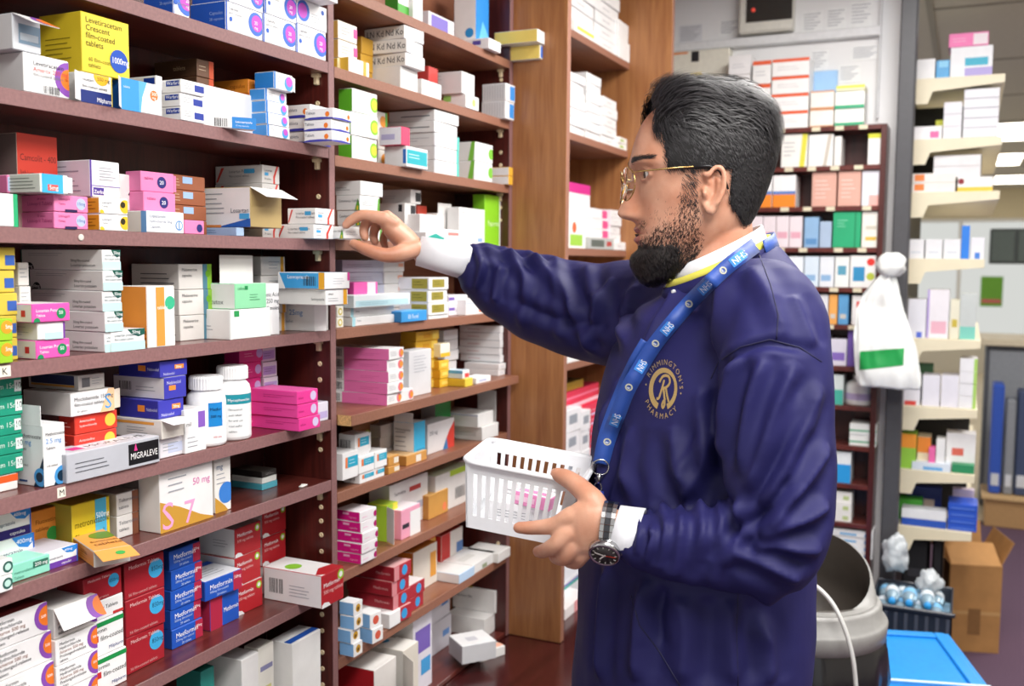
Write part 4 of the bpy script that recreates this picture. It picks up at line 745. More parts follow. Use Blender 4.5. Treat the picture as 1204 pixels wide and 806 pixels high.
rb = [Ci('F', .6, .5, .36, '#3f9fdc'), Tx('L', .6, .4, .2, 'Metformin', '#e0a5a5'), Rc('F', 0, 0, .28, 1, '#d58a90')]
K('crimson carton with blue spot', w_, z, 408, 462, 482, 667, ['#b0303a', '#9c2430', '#d9a9a9'], rb, n=4, o=.0, jit=2.5)
K('crimson carton with blue spot, small right pile', w_, z, 476, 480, 498, 689, ['#b0303a', '#9c2430', '#e9e2e2'], rb[:1], n=2, o=-.008, d=.06)
lb = [Rc('F', .0, 0, 1, 1, '#f0efee'), Ci('F', .5, .5, .3, '#c99a2e'), Ci('F', .5, .45, .14, '#6d4a1e')]
K('pale blue carton with amber dot end', w_, z, 397, 414, 424, 709, ['#f0efee', '#86b9ea', '#efeff2'], lb, n=4, o=.016, jit=2)
K('pale blue carton with red dot, tilted', w_, z, 420, 437, 448, 722, ['#f0efee', '#86b9ea', '#f0f0f0'], [Ci('F', .5, .5, .3, '#d8604a')], n=2, o=.014, yaw=-8, jit=3)
K('plain white carton beside pale blue ones', w_, z, 446, 458, 471, 722, ['#f0f0f0', '#e6e6e6', '#f3f3f3'], [], o=.004, d=.08)
t = K('flat white carton with pale blue end', w_, z, 495, 540, 558, 669, ['#bcd6f0', '#e9e9ea', '#f0f0ef'], [Rc('L', .1, .3, .4, .6, '#c9c9cc')], o=.0, h=.022, d=.10)
K('flat white carton behind pale blue ended one', w_, z, 522, 556, 583, 652, ['#ededeb', '#e4e4e2', '#f2f2f0'], [Rc('F', .4, .1, .6, .5, '#9ca88a'), Rc('T', .1, .3, .6, .5, '#dcdcd8')], o=-.002, h=.024, d=.10)
K('flat white carton with yellow edge under basket', w_, z, 548, 586, 605, 637, ['#eeeeec', '#e6e5e0', '#f0f0ee'], [Rc('L', 0, .5, .7, .8, '#d9c04a')], o=.012, h=.024)
K('orange red carton at back under shelf', w_, z, 478, 486, 512, 633, ['#d8562e', '#c04a28'], [Rc('F', .6, .2, 1, .8, '#eab04a')], o=-.09, d=.04)
K('scarlet and white carton at back', w_, z, 512, 519, 544, 630, ['#e6e0dc', '#c4302c'], [Rc('F', 0, 0, .4, 1, '#c4302c'), Rc('F', .7, .3, 1, .6, '#5a7fb8')], o=-.08, d=.04)
K('white and orange carton before the red ones', w_, z, 478, 486, 514, 650, ['#e9e2d6', '#d8862e'], [Rc('F', .7, .2, .95, .8, '#e8a23a')], o=-.055, d=.04)
w_, z = MID[9], ZBASE+.012
t = K('bulky white carton below navy yellow one', w_, z, 525, 570, 592, 728, ['#efefed', '#e6e5e3'], [], o=-.03, flap=('side', .022, '#f0efed', 12))
K('large white carton with navy and yellow top', w_, t, 529, 582, 603, 695, ['#eeeeec', '#e9e8e6', '#efefed'], [Tx('L', .08, .55, .12, 'Movicol 30s', '#444850'), Rc('T', 0, .55, 1, .9, '#e6c83a'), Rc('T', 0, .9, 1, 1, '#2b3a86')], o=-.025)
one_carton('flat white carton with orange rim near counter, '+w_, 'cartons on '+w_, (onz(565, 779, ZBASE).x, onz(565, 779, ZBASE).y, ZBASE+.0003), .075, .115, .022, ['#eeeeec', '#e6e5e3', '#f0efed'], [Rc('T', 0, .05, 1, .22, '#f0b49a'), *lines('L', .1, .2, .5, .7, 2)], R(-24))
p = onz(548, 770, ZBASE+.05)
one_carton('tipped grey white carton resting on orange rimmed one, '+w_, 'cartons on '+w_, (p.x-.01, p.y+.0, ZBASE+.026), .085, .075, .042, ['#d6d8dc', '#cfd1d6', '#ededee'], [Rc('T', .3, .3, .6, .6, '#c9c9d0')], R(-38))
K('white carton with purple corner and blue tip', w_, z, 440, 486, 508, 726, ['#e3e0ea', '#dcd9d6', '#e4e2e0'], [Rc('F', .1, .5, .9, .8, '#7a63b8'), Rc('F', .4, .2, .9, .4, '#4aa0dc')], o=-.02)
K('crumpled open white carton at lower front', w_, z, 448, 474, 492, 765, ['#e2dcd0', '#d9d6d0', '#e9e6e0'], [], o=-.0, flap=('left', .05, '#e9e6df', -35))
K('red and white carton at frame bottom', w_, z, 385, 440, 466, 788, ['#e6e2de', '#b8242c', '#e9e6e2'], [Rc('F', 0, 0, .5, .5, '#b8242c')], o=-.0)
K('white carton with blue dot top', w_, z, 425, 452, 470, 762, ['#e9e4d8', '#dcd9d0', '#e9e8e4'], [Ci('T', .6, .4, .18, '#3a9ad0'), Rc('F', .0, 0, 1, .4, '#d9b46a')], o=-.045)
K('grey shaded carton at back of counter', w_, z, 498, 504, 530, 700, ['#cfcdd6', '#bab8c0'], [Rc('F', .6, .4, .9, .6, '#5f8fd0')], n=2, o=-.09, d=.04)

# ------------------------------------------------------------------ far bay
FAR = ['far bay %s shelf' % s for s in ('top', 'second', 'third', 'fourth', 'lowest')]
sl = [Rc('F', 0, 0, 1, .06, '#b9b9bd'), *lines('F', .3, .35, .7, .65, 1, '#a9a9b0')]
K('white carton, near pile', FAR[0], ZU[0], 640, 668, 700, -28, ['#e9e7e6', '#dddbda'], sl, n=4, o=-.01)
K('white carton, taller middle pile', FAR[0], ZU[0], 692, 700, 728, -34, ['#ebeae9', '#dddbda'], sl, n=6, o=-.015)
K('yellow tagged white carton at edge', FAR[0], ZU[0], 668, 676, 704, 22, ['#f0eeea'], [Rc('F', .1, .3, .8, .6, '#ecd84a')], o=-.0, h=.03, d=.04)
K('white carton with raised end', FAR[0], ZU[0], 722, 728, 748, 22, ['#ededeb'], [], o=-.002, n=2, d=.08)
K('white carton, first tall pile', FAR[1], ZU[1], 640, 668, 688, 82, ['#eceaea', '#dfdddd'], sl, n=7, o=-.012)
K('white carton, second tall pile', FAR[1], ZU[1], 688, 690, 707, 84, ['#eaeaea'], sl, n=7, o=-.02, d=.08)
K('white carton, far short pile', FAR[1], ZU[1], 706, 709, 726, 112, ['#e9e9e8'], sl, n=5, o=-.014, d=.08)
K('white carton with green mark at shelf end', FAR[1], ZU[1], 722, 727, 737, 160, ['#ecece8'], [Rc('F', .2, .3, .6, .7, '#a8c46a')], n=2, o=-.004, d=.06)
K('magenta lidded white carton', FAR[2], ZU[2], 655, 668, 694, 213, ['#e9e6e8', '#d9d6d8'], [Rc('F', 0, .85, 1, 1, '#d0308a')], o=-.06)
K('white carton with orange and lime marks', FAR[2], ZU[2], 660, 668, 692, 258, ['#ecebe8'], [Ci('F', .3, .75, .2, '#e8663a'), Rc('F', .1, .1, .7, .5, '#9ccb4a')], o=-.01, d=.06)
K('white carton with pink end stripe', FAR[2], ZU[2], 692, 696, 716, 244, ['#ecebeb'], [Rc('F', .6, .1, .95, .9, '#dc4a86')], n=4, o=-.03, d=.08)
K('white slim carton, far pile', FAR[2], ZU[2], 714, 718, 745, 246, ['#eaeaea'], sl, n=5, o=-.02, d=.08)
K('low dark printed carton', FAR[2], ZU[2], 688, 692, 722, 278, ['#b9bcb9'], [Rc('F', .1, .2, .6, .8, '#5d6660'), Rc('F', .7, .3, .9, .7, '#b84a4a')], o=-.0, d=.05)
K('white flat carton by beard', FAR[2], ZU[2], 716, 722, 750, 284, ['#efefee'], sl, o=-.002, d=.06)
K('white carton glimpsed under sleeve', FAR[3], ZU[3], 650, 664, 700, 410, ['#efedea', '#dfdddb'], [], o=-.0, d=.1)
K('white carton glimpsed by chest', FAR[3], ZU[3], 696, 700, 730, 402, ['#efedea'], [], o=-.01, d=.1)
zz = ZU[4]
K('red and pink striped carton', FAR[4], zz+.10, 650, 663, 707, 463, ['#e03a58', '#c02a48'], [Rc('F', 0, .25, 1, .42, '#f2c9d6'), Rc('F', 0, .66, 1, .76, '#ee7a96')], o=-.045, d=.1, n=2)
K('white carton with grey picture', FAR[4], zz, 655, 663, 683, 484, ['#ecebee'], [Rc('F', .3, .35, .75, .75, '#9aa0aa')], n=3, o=-.01, d=.1)
K('white carton with grey picture, second column', FAR[4], zz, 682, 684, 694, 484, ['#ecebee'], [Rc('F', .2, .35, .8, .75, '#9aa0aa')], n=3, o=-.01, d=.1)
K('red and lilac striped carton stack', FAR[4], zz, 692, 695, 716, 480, ['#e23a58', '#c02a48'], [Rc('F', 0, .3, 1, .5, '#d8c9ec'), Rc('F', 0, .75, 1, .85, '#f3a0b4')], n=6, o=-.012, d=.1)
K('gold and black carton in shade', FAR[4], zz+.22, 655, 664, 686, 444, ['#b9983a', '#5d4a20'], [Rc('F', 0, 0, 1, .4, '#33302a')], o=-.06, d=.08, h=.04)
w_ = 'counter in far bay'
t = K('white carton with teal and violet waves', w_, ZBASE, 648, 656, 690, 690, ['#e9eaf0', '#d6d8e0'], [Rc('F', 0, .62, 1, .74, '#2fa89c'), Rc('F', 0, .76, 1, .84, '#6a5fb8'), Rc('F', .2, .2, .5, .4, '#b4b8cc')], o=.04, d=.1)
K('white and red carton at counter front', w_, ZBASE, 656, 664, 690, 735, ['#efe9ea'], [Rc('F', .4, 0, .7, 1, '#e8a0a4')], o=.09, d=.05, h=.03)
t = K('purple carton behind waves', w_, ZBASE, 664, 672, 700, 655, ['#9a2f7a'], [Rc('F', .2, .2, .6, .5, '#c96aa8')], o=-.06, d=.1)
K('white carton with yellow corner on purple', w_, t, 655, 662, 690, 640, ['#efeee6'], [Rc('F', .5, 0, .9, .4, '#e3d44a'), Rc('F', .4, .5, .5, 1, '#e8745a')], o=-.04, d=.1, h=.045)

# ------------------------------------------------------------------ back wall with its shelf
YB = 3.6
post_x0, post_x1 = ony(1060, 0, 3.46).x, ony(1080, 0, 3.46).x
b = MB(); b.box((-1.28, YB, 0), (post_x0+.02, YB+.1, CEIL), M_WALL); tag(b.build('wall_back'), kind='structure')
b = MB()
b.box((post_x0, 3.46, 0), (post_x1, 3.54, CEIL), plain('#47474b', .5, name='dark_grey_metal'), .004)
po = b.build('support_post'); tag(po, 'dark grey vertical post at the end of the white wall', 'post')
def zpx(x, y, Y): return ony(x, y, Y).z
YF = 3.45
u4 = tag(empty('shelving_unit'), 'dark mahogany shelf full of small boxes on the white back wall', 'shelving')
bx0, bx1 = ony(868, 300, YF).x, ony(1043, 150, YF).x
ROWS = [zpx(1000, v, YF) for v in (147, 194, 242, 291, 338, 382, 431, 477, 524, 569, 615, 656)]
panel('back_panel', u4, (bx0, YB-.008, .02), (bx1, YB-.001, ROWS[0]), M_MAHOG)
panel('side_panel', u4, (bx1-.018, YF, .02), (bx1, YB-.008, ROWS[0]), M_MAHOG)
panel('side_panel', u4, (bx0-.018, YF, .02), (bx0, YB-.008, ROWS[0]), M_MAHOG)
tagm = plain('#d8cfb4', .5)
for i, zz in enumerate(ROWS):
    s = panel('shelf', u4, (bx0, YF, zz-.016), (bx1-.018, YB-.008, zz), M_MAHOGX)
    if i < 6:
        for k in range(4):
            m = MB(); xx = bx0+.12+k*.085+.01*((i*7+k*3) % 4); m.box((xx, YF-.0008, zz-.015), (xx+.028, YF, zz-.001), tagm); m.build('price_tag', s)
def QK(desc, where, x0, x1, yt, z0, Y, d, cols, dec=(), n=1, gap=0, grp=None):
    a = ony(x0, yt, Y); c = ony(x1, yt, Y); h = max((a.z-z0)/n, .006)
    if Y < YB:
        ab = [v for v in ROWS if v > z0+.01]
        if ab: h = min(h, (min(ab)-.0175-z0)/n)
    for k in range(n):
        lab = f'{desc}, {posword(k, n)}, {where}' if n > 1 else f'{desc}, {where}'
        o = one_carton(lab, grp or ('boxes on '+where), (a.x+.0005, Y+JR.uniform(0, .004), z0+k*h+.0003), c.x-a.x-.001, d, h-.0008, list(cols), list(dec), R(-90))
    return z0+n*h
bw = 'back wall shelf'
def rw_(k): return 'row %s of back wall shelf' % ('one two three four five six seven eight nine ten eleven twelve'.split()[k-1])
Zr = ROWS
st = [Rc('F', 0, .82, 1, 1, '#e2603a'), *lines('F', .15, .3, .8, .6, 2, '#b9b9be')]
top = 'top of back wall shelf'
QK('white carton with orange stripe, left column', top, 885, 907, 72, Zr[0], YF+.01, .11, ['#efeeec'], st, 3)
QK('white carton with orange stripe, wide column', top, 908, 952, 70, Zr[0], YF+.005, .11, ['#f0eeec'], st, 4)
QK('white carton above the man', top, 857, 883, 66, Zr[0], YF+.02, .1, ['#eceaea'], st[1:], 4)
QK('white carton with tan rim', top, 953, 981, 107, Zr[0], YF+.01, .1, ['#ece6de'], [Rc('F', 0, 0, 1, .08, '#c98a5a'), Rc('F', 0, .92, 1, 1, '#c98a5a')], 2)
QK('white and green carton', top, 982, 1017, 108, Zr[0], YF+.01, .1, ['#eef0ea'], [Rc('F', 0, 0, 1, .2, '#3fa87c')], 2)
QK('yellow topped carton on green pair', top, 983, 1017, 101, Zr[0]+.115, YF+.012, .1, ['#eeeac0'], [Rc('F', 0, .5, 1, 1, '#dfe04a')])
QK('pale blue box with bright blue end', top, 954, 985, 84, Zr[0], YF+.125, .015, ['#9cc4ec'], [Rc('F', .5, 0, 1, .5, '#3a9be6')])
yl = [Po('F', [(.7, 0), (.9, 0), (1, 1), (.8, 1)], '#d9d44a'), *lines('F', .1, .3, .6, .8, 4)]
QK('white carton with yellow ribbon', rw_(1), 919, 950, 158, Zr[1], YF+.01, .1, ['#eceae4'], yl)
QK('white carton with grey ribbon', rw_(1), 951, 980, 158, Zr[1], YF+.01, .1, ['#ecebe8'], [Po('F', [(.6, 0), (.75, 0), (.95, 1), (.8, 1)], '#c4bcb0')])
QK('narrow white carton', rw_(1), 981, 990, 160, Zr[1], YF+.01, .1, ['#e6e4e0'])
QK('white carton with lime top', rw_(1), 1021, 1037, 157, Zr[1], YF+.01, .1, ['#ecebe8'], [Rc('F', 0, .85, 1, 1, '#c9cc3a')])
og = [Rc('F', 0, 0, 1, .4, '#ee8a2e'), Rc('F', 0, .4, 1, .5, '#5a7fc0')]
QK('white and orange carton near his ear', rw_(2), 890, 908, 206, Zr[2], YF+.01, .1, ['#f0eeee'], og)
QK('white and orange carton', rw_(2), 909, 936, 206, Zr[2], YF+.01, .1, ['#f0eeee'], og)
for nm, a, c in (('left', 955, 984), ('right', 986, 1013)):
    QK('dusty pink carton, '+nm+' of two', rw_(2), a, c, 200, Zr[2], YF+.01, .1, ['#d9a898'], [*lines('F', .15, .2, .8, .8, 5, '#f0d6cc')])
QK('white carton with pink and blue foot', rw_(2), 1014, 1036, 199, Zr[2], YF+.01, .1, ['#e2e2ea'], [Rc('F', .4, 0, 1, .3, '#eab0a8')])
for k, nm in enumerate(('first', 'second', 'third', 'fourth')):
    QK('pinkish white carton, '+nm+' of four', rw_(3), 882+k*15.5, 897+k*15.5, 254, Zr[3], YF+.01, .1, ['#e9dde2'], [Rc('F', .1, .3, .9, .5, '#e0a8b8')])
QK('steel blue carton', rw_(3), 946, 963, 255, Zr[3], YF+.01, .1, ['#8fb4d8'], [Rc('F', .1, .1, .9, .3, '#5f8fc0')])
QK('grey blue carton', rw_(3), 964, 978, 260, Zr[3], YF+.01, .1, ['#a8bcd4'], [])
QK('emerald green carton', rw_(3), 980, 1013, 248, Zr[3], YF+.008, .1, ['#2aa572', '#1f8a5c'], [Rc('F', .78, 0, .82, 1, '#1a7a50'), *lines('F', .15, .55, .6, .8, 3, '#8fd8b8')])
QK('cream carton with dot rows', rw_(3), 1014, 1036, 248, Zr[3], YF+.01, .1, ['#e6e4dc'], [Rc('F', .2, .2, .8, .3, '#d8b44a'), Rc('F', .2, .5, .8, .6, '#c9c4b4')])
for k, (a, c, co) in enumerate(((898, 916, '#e9dcd6'), (917, 926, '#8fb8cc'), (927, 945, '#e6ecf2'), (946, 963, '#d6e4f0'), (964, 981, '#e4e8ee'))):
    QK(('white pink', 'teal grey', 'white', 'pale blue', 'off white')[k]+' carton', rw_(4), a, c, 301, Zr[4], YF+.01, .1, [co], [Rc('F', .1, .2, .8, .4, '#8fb4d8')])
QK('white carton with teal square', rw_(4), 982, 999, 301, Zr[4], YF+.01, .1, ['#e9ece9'], [Rc('F', .2, .4, .8, .7, '#5f9fb8')])
QK('white carton with blue square and red dot', rw_(4), 1000, 1035, 300, Zr[4], YF+.008, .1, ['#edebe9'], [Rc('F', .1, .2, .5, .65, '#3a8fc0'), Ci('F', .7, .8, .12, '#d83a34'), Ci('F', .7, .35, .12, '#b9c44a')])
for k, (a, c, co) in enumerate(((938, 949, '#e6e4e2'), (950, 962, '#ecebea'), (963, 974, '#e2e2e6'), (975, 985, '#eaa85a'), (986, 998, '#5f9fd0'))):
    QK(('off white', 'white', 'greyish', 'orange', 'sky blue')[k]+' upright carton', rw_(5), a, c, 346, Zr[5], YF+.01, .1, [co], [Rc('F', .2, .2, .8, .35, '#c9c4bc')])
QK('white carton with red cross', rw_(5), 1002, 1020, 347, Zr[5], YF+.01, .1, ['#eceaea'], [Rc('F', .3, .6, .6, .8, '#d83a34')])
QK('white carton by shoulder', rw_(6), 958, 975, 395, Zr[6], YF+.01, .1, ['#e6e6ea'], [])
QK('white and violet carton', rw_(6), 976, 996, 398, Zr[6], YF+.01, .1, ['#e0dcea'], [Rc('F', .1, .2, .9, .5, '#8a6fc0')])
QK('violet carton', rw_(6), 997, 1009, 388, Zr[6], YF+.012, .1, ['#7a5fb4'], [])
QK('white carton with mint foot', rw_(7), 978, 992, 440, Zr[7], YF+.01, .1, ['#dfe9e6'], [Rc('F', 0, 0, 1, .5, '#4fb8a4')])
QK('white carton with green stripe', rw_(8), 999, 1031, 497, Zr[8], YF+.01, .1, ['#eef0ec'], [Rc('F', 0, .3, 1, .45, '#4fa87c')], 2)
QK('white carton with sky blue foot, first', rw_(9), 956, 978, 530, Zr[9], YF+.01, .1, ['#e9eef0'], [Rc('F', 0, 0, 1, .6, '#2f9be0')])
QK('white carton with sky blue foot, second', rw_(9), 979, 1001, 530, Zr[9], YF+.01, .1, ['#e9eef0'], [Rc('F', 0, 0, 1, .6, '#2f9be0')])
QK('white slim carton', rw_(10), 968, 1002, 576, Zr[10], YF+.01, .1, ['#eceae6'], [Rc('F', .7, .2, .9, .6, '#b9c88a')], 3)
QK('white carton with blue print', rw_(11), 978, 1027, 620, Zr[11], YF+.01, .1, ['#f0f0f2'], [Rc('F', .2, .2, .6, .5, '#6fb0e0'), Rc('F', .8, .1, .95, .6, '#3a9be0')], 4)
# white tub on the seventh row
m = MB(); p0 = ony(994, 460, YF+.05); p1 = ony(1028, 460, YF+.05); r = (p1.x-p0.x)/2
m.lathe([(r*.95, 0), (r, .004), (r, .06), (r*.9, .075), (r*.5, .085)], plain('#eeeeec', .35), 24)
o = m.build('medicine_tub', None, ((p0.x+p1.x)/2, YF+.06, Zr[7]+.0005)); tag(o, 'round white tub with lilac band on back wall shelf', 'tub')
m = MB(); m.lathe([(r*.52, .0), (r*.52, .018), (r*.45, .02)], plain('#f2f2f0', .4), 20); m.build('lid', o, (0, 0, .083))
m = MB(); m.lathe([(r*1.004, .018), (r*1.004, .04)], plain('#c4b4d8', .5), 24, caps=False); m.build('label_band', o)

# things on the white wall
def wallbox(name, x0, y0, x1, y1, dep, mat, parent=None, off=0):
    a = ony(x0, y1, YB); c = ony(x1, y0, YB); m = MB(); m.box((a.x, YB-dep-off, a.z), (c.x, YB-off-.0003, c.z), mat, min(.004, dep*.3)); return m.build(name, parent)
mo = tag(empty('wall_monitor', (ony(905, 40, YB).x, YB, ony(905, 40, YB).z)), 'cream framed monitor with dark screen high on the white wall', 'monitor')
def abs_child(name, parent, m):
    o = m.build(name, None); o.parent = parent; o.matrix_parent_inverse = Matrix.Translation(parent.location).inverted(); return o
a, c = ony(872, 44, YB), ony(937, -35, YB)
m = MB(); cm = plain('#dcdad0', .45); m.box((a.x, YB-.06, a.z), (c.x, YB-.001, c.z), cm, .006); abs_child('housing', mo, m)
a, c = ony(877, 27, YB-.06), ony(933, -30, YB-.06)
m = MB(); m.box((a.x, YB-.062, a.z), (c.x, YB-.0602, c.z), plain('#33302c', .15, name='dark_screen')); abs_child('screen', mo, m)
a = ony(886, 12, YB-.06); m = MB(); m.lathe([(.007, 0), (.007, .001)], plain('#e04a3a', .4, emit=.6), 12, Matrix.Translation((a.x, YB-.0625, a.z)) @ Matrix.Rotation(R(90), 4, 'X')); abs_child('indicator', mo, m)
ap = tag(wallbox('alarm_panel', 792, 59, 862, 108, .05, plain('#e3dfd0', .5)), 'cream alarm panel box on white wall left of the head', 'panel')
for nm, q, mt in (('display', (817, 63, 826, 76), '#26262a'), ('orange_strip', (793, 64, 813, 68), '#e8925a'), ('yellow_label', (816, 88, 829, 93), '#e6c83a')):
    wallbox(nm, *q, .002, plain(mt, .4), None, .05).parent = ap
cnd = wallbox('cable_trunking', 792, 43, 1036, 53, .03, plain('#dfe0e2', .5)); tag(cnd, 'long pale cable trunking running across the white wall', 'trunking')
cnd2 = wallbox('cable_trunking', 1031, -40, 1040, 140, .03, plain('#dcdde0', .5)); tag(cnd2, 'vertical pale cable trunking beside the grey post', 'trunking')
for q, lab in (((798, 28, 826, 52), 'grey printed notice on wall left of monitor'), ((845, 22, 870, 43), 'pale notice just left of monitor frame'), ((942, 12, 968, 40), 'first white notice right of monitor'), ((970, 8, 996, 36), 'second white notice right of monitor'), ((998, 0, 1027, 33), 'third white notice, nearest the vertical trunking'), ((952, 58, 975, 84), 'white sheet pinned above blue box on wall'), ((1000, 52, 1034, 72), 'wide white sheet under the trunking corner'), ((985, 75, 1012, 98), 'white sheet tucked behind shelf top cartons')):
    o = wallbox('paper_notice', *q, .002, plain('#d9dadf' if 'grey' in lab else '#eceded', .6)); tag(o, lab, 'notice', 'papers on the back wall')
    m = MB(); a, c = ony(q[0], q[3], YB), ony(q[2], q[1], YB)
    for k in range(6):
        zz = c.z-(k+1)*(c.z-a.z)/7.5; m.box((a.x+.008, YB-.0026, zz-.0015), (c.x-.008-.01*(k % 3), YB-.0022, zz+.0015), ink('#a9abb2'))
    m.build('printed_lines', o)

# ------------------------------------------------------------------ cream metal rack beyond the post
YG = 3.62
rack = tag(empty('gondola_rack', (post_x1, YG, 0)), 'cream metal shop rack stacked with goods behind the grey post', 'rack')
gx0, gx1 = ony(1070, 300, YG).x, ony(1158, 300, YG).x
GZ = [zpx(1074, v, YG) for v in (93, 164, 226, 304, 397, 477, 552, 619)]
m = MB(); m.box((gx0-.06, YG+.01, 0), (gx0-.02, YG+1.2, 2.25), plain('#4a4742', .6), .002); abs_child('back_upright', rack, m)
for zz0, zz1 in ((GZ[7], GZ[5]), (GZ[2], 2.1)):
    m = MB(); m.box((gx0-.02, YG+.30, zz0), (gx1-.02, YG+.31, zz1-.03), plain('#2b2a29', .7), .001); abs_child('divider_panel', rack, m)
for i, zz in enumerate(GZ):
    m = MB(); e = .035 if i < 3 else 0
    m.box((gx0-.02, YG+.004, zz-.03), (gx1+e, YG+1.15, zz), M_CREAM, .002); s_ = abs_child('rack_shelf', rack, m)
    m = MB(); prof = [(gx0-.02, zz-.085), (gx0+.035, zz-.085), (gx0+.05, zz-.045), (gx1+e, zz-.028), (gx1+e, zz-.002), (gx0-.02, zz-.002)]
    n_ = len(prof); vs = [(x, YG, z_) for x, z_ in prof]+[(x, YG+.004, z_) for x, z_ in prof]
    m.add(vs, [tuple(range(n_)), tuple(range(2*n_-1, n_-1, -1))]+[(k, k+n_, (k+1) % n_+n_, (k+1) % n_) for k in range(n_)], M_CREAM); abs_child('bracket', rack, m)
YI = YG+.015
def gr(k): return ('first', 'second', 'third', 'fourth', 'fifth', 'sixth', 'seventh', 'eighth')[k]+' rack shelf'
def GK(*a, **k):
    n0 = len(bpy.data.objects)
    r = QK(*a, **k); return r
g = 'goods on the cream rack'
QK('white box', gr(0), 1076, 1100, 70, GZ[0], YI, .14, ['#e6e6e8'], grp=g)
QK('blue box', gr(0), 1101, 1117, 71, GZ[0], YI, .14, ['#4aa0d8'], [Rc('F', .2, .6, .9, .95, '#8ccdf0')], grp=g)
t = QK('big white box with teal and lilac panel', gr(0), 1118, 1168, 56, GZ[0], YI, .16, ['#e9eaee'], [Rc('F', .35, .35, .9, .62, '#3fb0cc'), Rc('F', .35, 0, 1, .28, '#b0a4dc')], grp=g)
QK('pink and white box on top of big one', gr(0), 1116, 1163, 40, t, YI, .14, ['#ee6fb0'], [Rc('F', .62, .1, .98, .9, '#f0e4ea'), *lines('F', .1, .3, .5, .7, 2, '#f6b8d8')], grp=g)
QK('white box with pink square', gr(1), 1073, 1108, 149, GZ[1], YI, .1, ['#ecebee'], [Rc('F', .6, .1, .9, .6, '#ee6fa8')], grp=g)
QK('yellow green box', gr(1), 1100, 1121, 141, GZ[1], YI+.11, .04, ['#d4d83a'], grp=g)
QK('white box in shorter pile', gr(1), 1110, 1132, 120, GZ[1], YI, .1, ['#e3e2e8'], n=3, grp=g)
QK('white box in taller pile', gr(1), 1134, 1176, 105, GZ[1], YI, .12, ['#e6e6ec'], [Rc('F', 0, 0, 1, .08, '#b9b9c4')], n=5, grp=g)
QK('white box with orange tag', gr(2), 1073, 1124, 204, GZ[2], YI, .1, ['#eae6e0'], [Rc('F', .05, .2, .28, .9, '#ee8a4a')], n=2, grp=g)
t = QK('white slim box with yellow foot', gr(2), 1126, 1168, 208, GZ[2], YI, .1, ['#ecebe9'], [Rc('F', 0, 0, 1, .3, '#e0c04a'), Ci('F', .1, .7, .2, '#8a2a34')], grp=g)
QK('white box laid across the row', gr(2), 1098, 1154, 183, t, YI+.01, .12, ['#e2e0e2'], n=2, grp=g)
for k, nm in enumerate(('first', 'second', 'third')): QK('white box, '+nm+' of three', gr(3), 1067+k*21.5, 1087+k*21.5, 281, GZ[3], YI, .12, ['#e6e6ea'], [Rc('F', .2, .3, .8, .36, '#c4ccd8')], grp=g)
QK('bright blue box', gr(3), 1131, 1141, 265, GZ[3], YI, .12, ['#2f7fe0'], grp=g)
QK('white box with blue corner', gr(3), 1142, 1158, 279, GZ[3], YI, .12, ['#e6e6ee'], [Rc('F', .3, 0, .7, .3, '#4a7fd0')], grp=g)
QK('white box beside bag', gr(4), 1068, 1090, 351, GZ[4], YI, .12, ['#e2e2ea'], [Rc('F', .5, 0, .8, .15, '#5a6fd0')], grp=g)
QK('white box with lilac edge and pink rows', gr(4), 1091, 1117, 340, GZ[4], YI, .12, ['#eae6ec'], [Rc('F', 0, 0, .1, 1, '#b8a4dc'), Rc('F', .2, .1, .9, .35, '#e8b4c4')], grp=g)
QK('white and yellow box', gr(4), 1118, 1129, 352, GZ[4], YI, .12, ['#e6e2cc'], [Rc('F', .2, .3, .8, .5, '#c9b44a')], grp=g)
QK('grey box with mint foot', gr(4), 1130, 1149, 345, GZ[4], YI, .12, ['#c4cac9'], [Rc('F', 0, 0, 1, .28, '#7fcabc')], grp=g)
QK('white box with red arc', gr(5), 1060, 1083, 441, GZ[5], YI, .12, ['#e6e4ea'], [Rc('F', .2, 0, .8, .15, '#d8504a')], grp=g)
for k, nm in enumerate(('left', 'right')): QK('pale box, '+nm+' of pair', gr(5), 1085+k*22, 1106+k*22, 441, GZ[5], YI, .12, ['#e4e2ec'], grp=g)
QK('white flat box', gr(5), 1129, 1150, 421, GZ[5], YI, .12, ['#e6e6ea'], [Rc('F', .8, 0, 1, 1, '#a8d06a')], n=4, grp=g)
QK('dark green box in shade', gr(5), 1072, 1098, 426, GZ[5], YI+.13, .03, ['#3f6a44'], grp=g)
QK('lime and orange packet', gr(6), 1057, 1078, 509, GZ[6], YI, .1, ['#9ad04a'], [Rc('F', 0, .6, 1, 1, '#f09a3a')], grp=g)
QK('orange and cream packet', gr(6), 1079, 1095, 513, GZ[6], YI+.03, .1, ['#ead9b8'], [Rc('F', 0, .5, 1, 1, '#e88a3a')], grp=g)
QK('pink capped packet', gr(6), 1092, 1100, 526, GZ[6], YI, .06, ['#f06fae'], grp=g)
QK('white packet', gr(6), 1101, 1112, 516, GZ[6], YI, .08, ['#ececec'], grp=g)
QK('white and red packet', gr(6), 1113, 1148, 508, GZ[6], YI+.04, .08, ['#e9e6e6'], [Rc('F', .2, .4, .6, .6, '#d86a5a')], grp=g)
QK('white blue packet lying low', gr(6), 1072, 1118, 542, GZ[6], YI-.01, .08, ['#dfe9f4'], [Rc('F', .3, .1, .8, .5, '#6fb0e6')], grp=g)
QK('green packet lying low', gr(6), 1119, 1146, 545, GZ[6], YI-.005, .06, ['#2f8a5c'], grp=g)
QK('leaf green pack', gr(7), 1057, 1085, 585, GZ[7], YI+.08, .06, ['#4fae3a'], [Rc('F', .3, .3, .9, .6, '#2f7a2c')], grp=g)
t = QK('dark blue flat pack', gr(7), 1060, 1113, 608, GZ[7], YI, .07, ['#2f56b8'], grp=g)
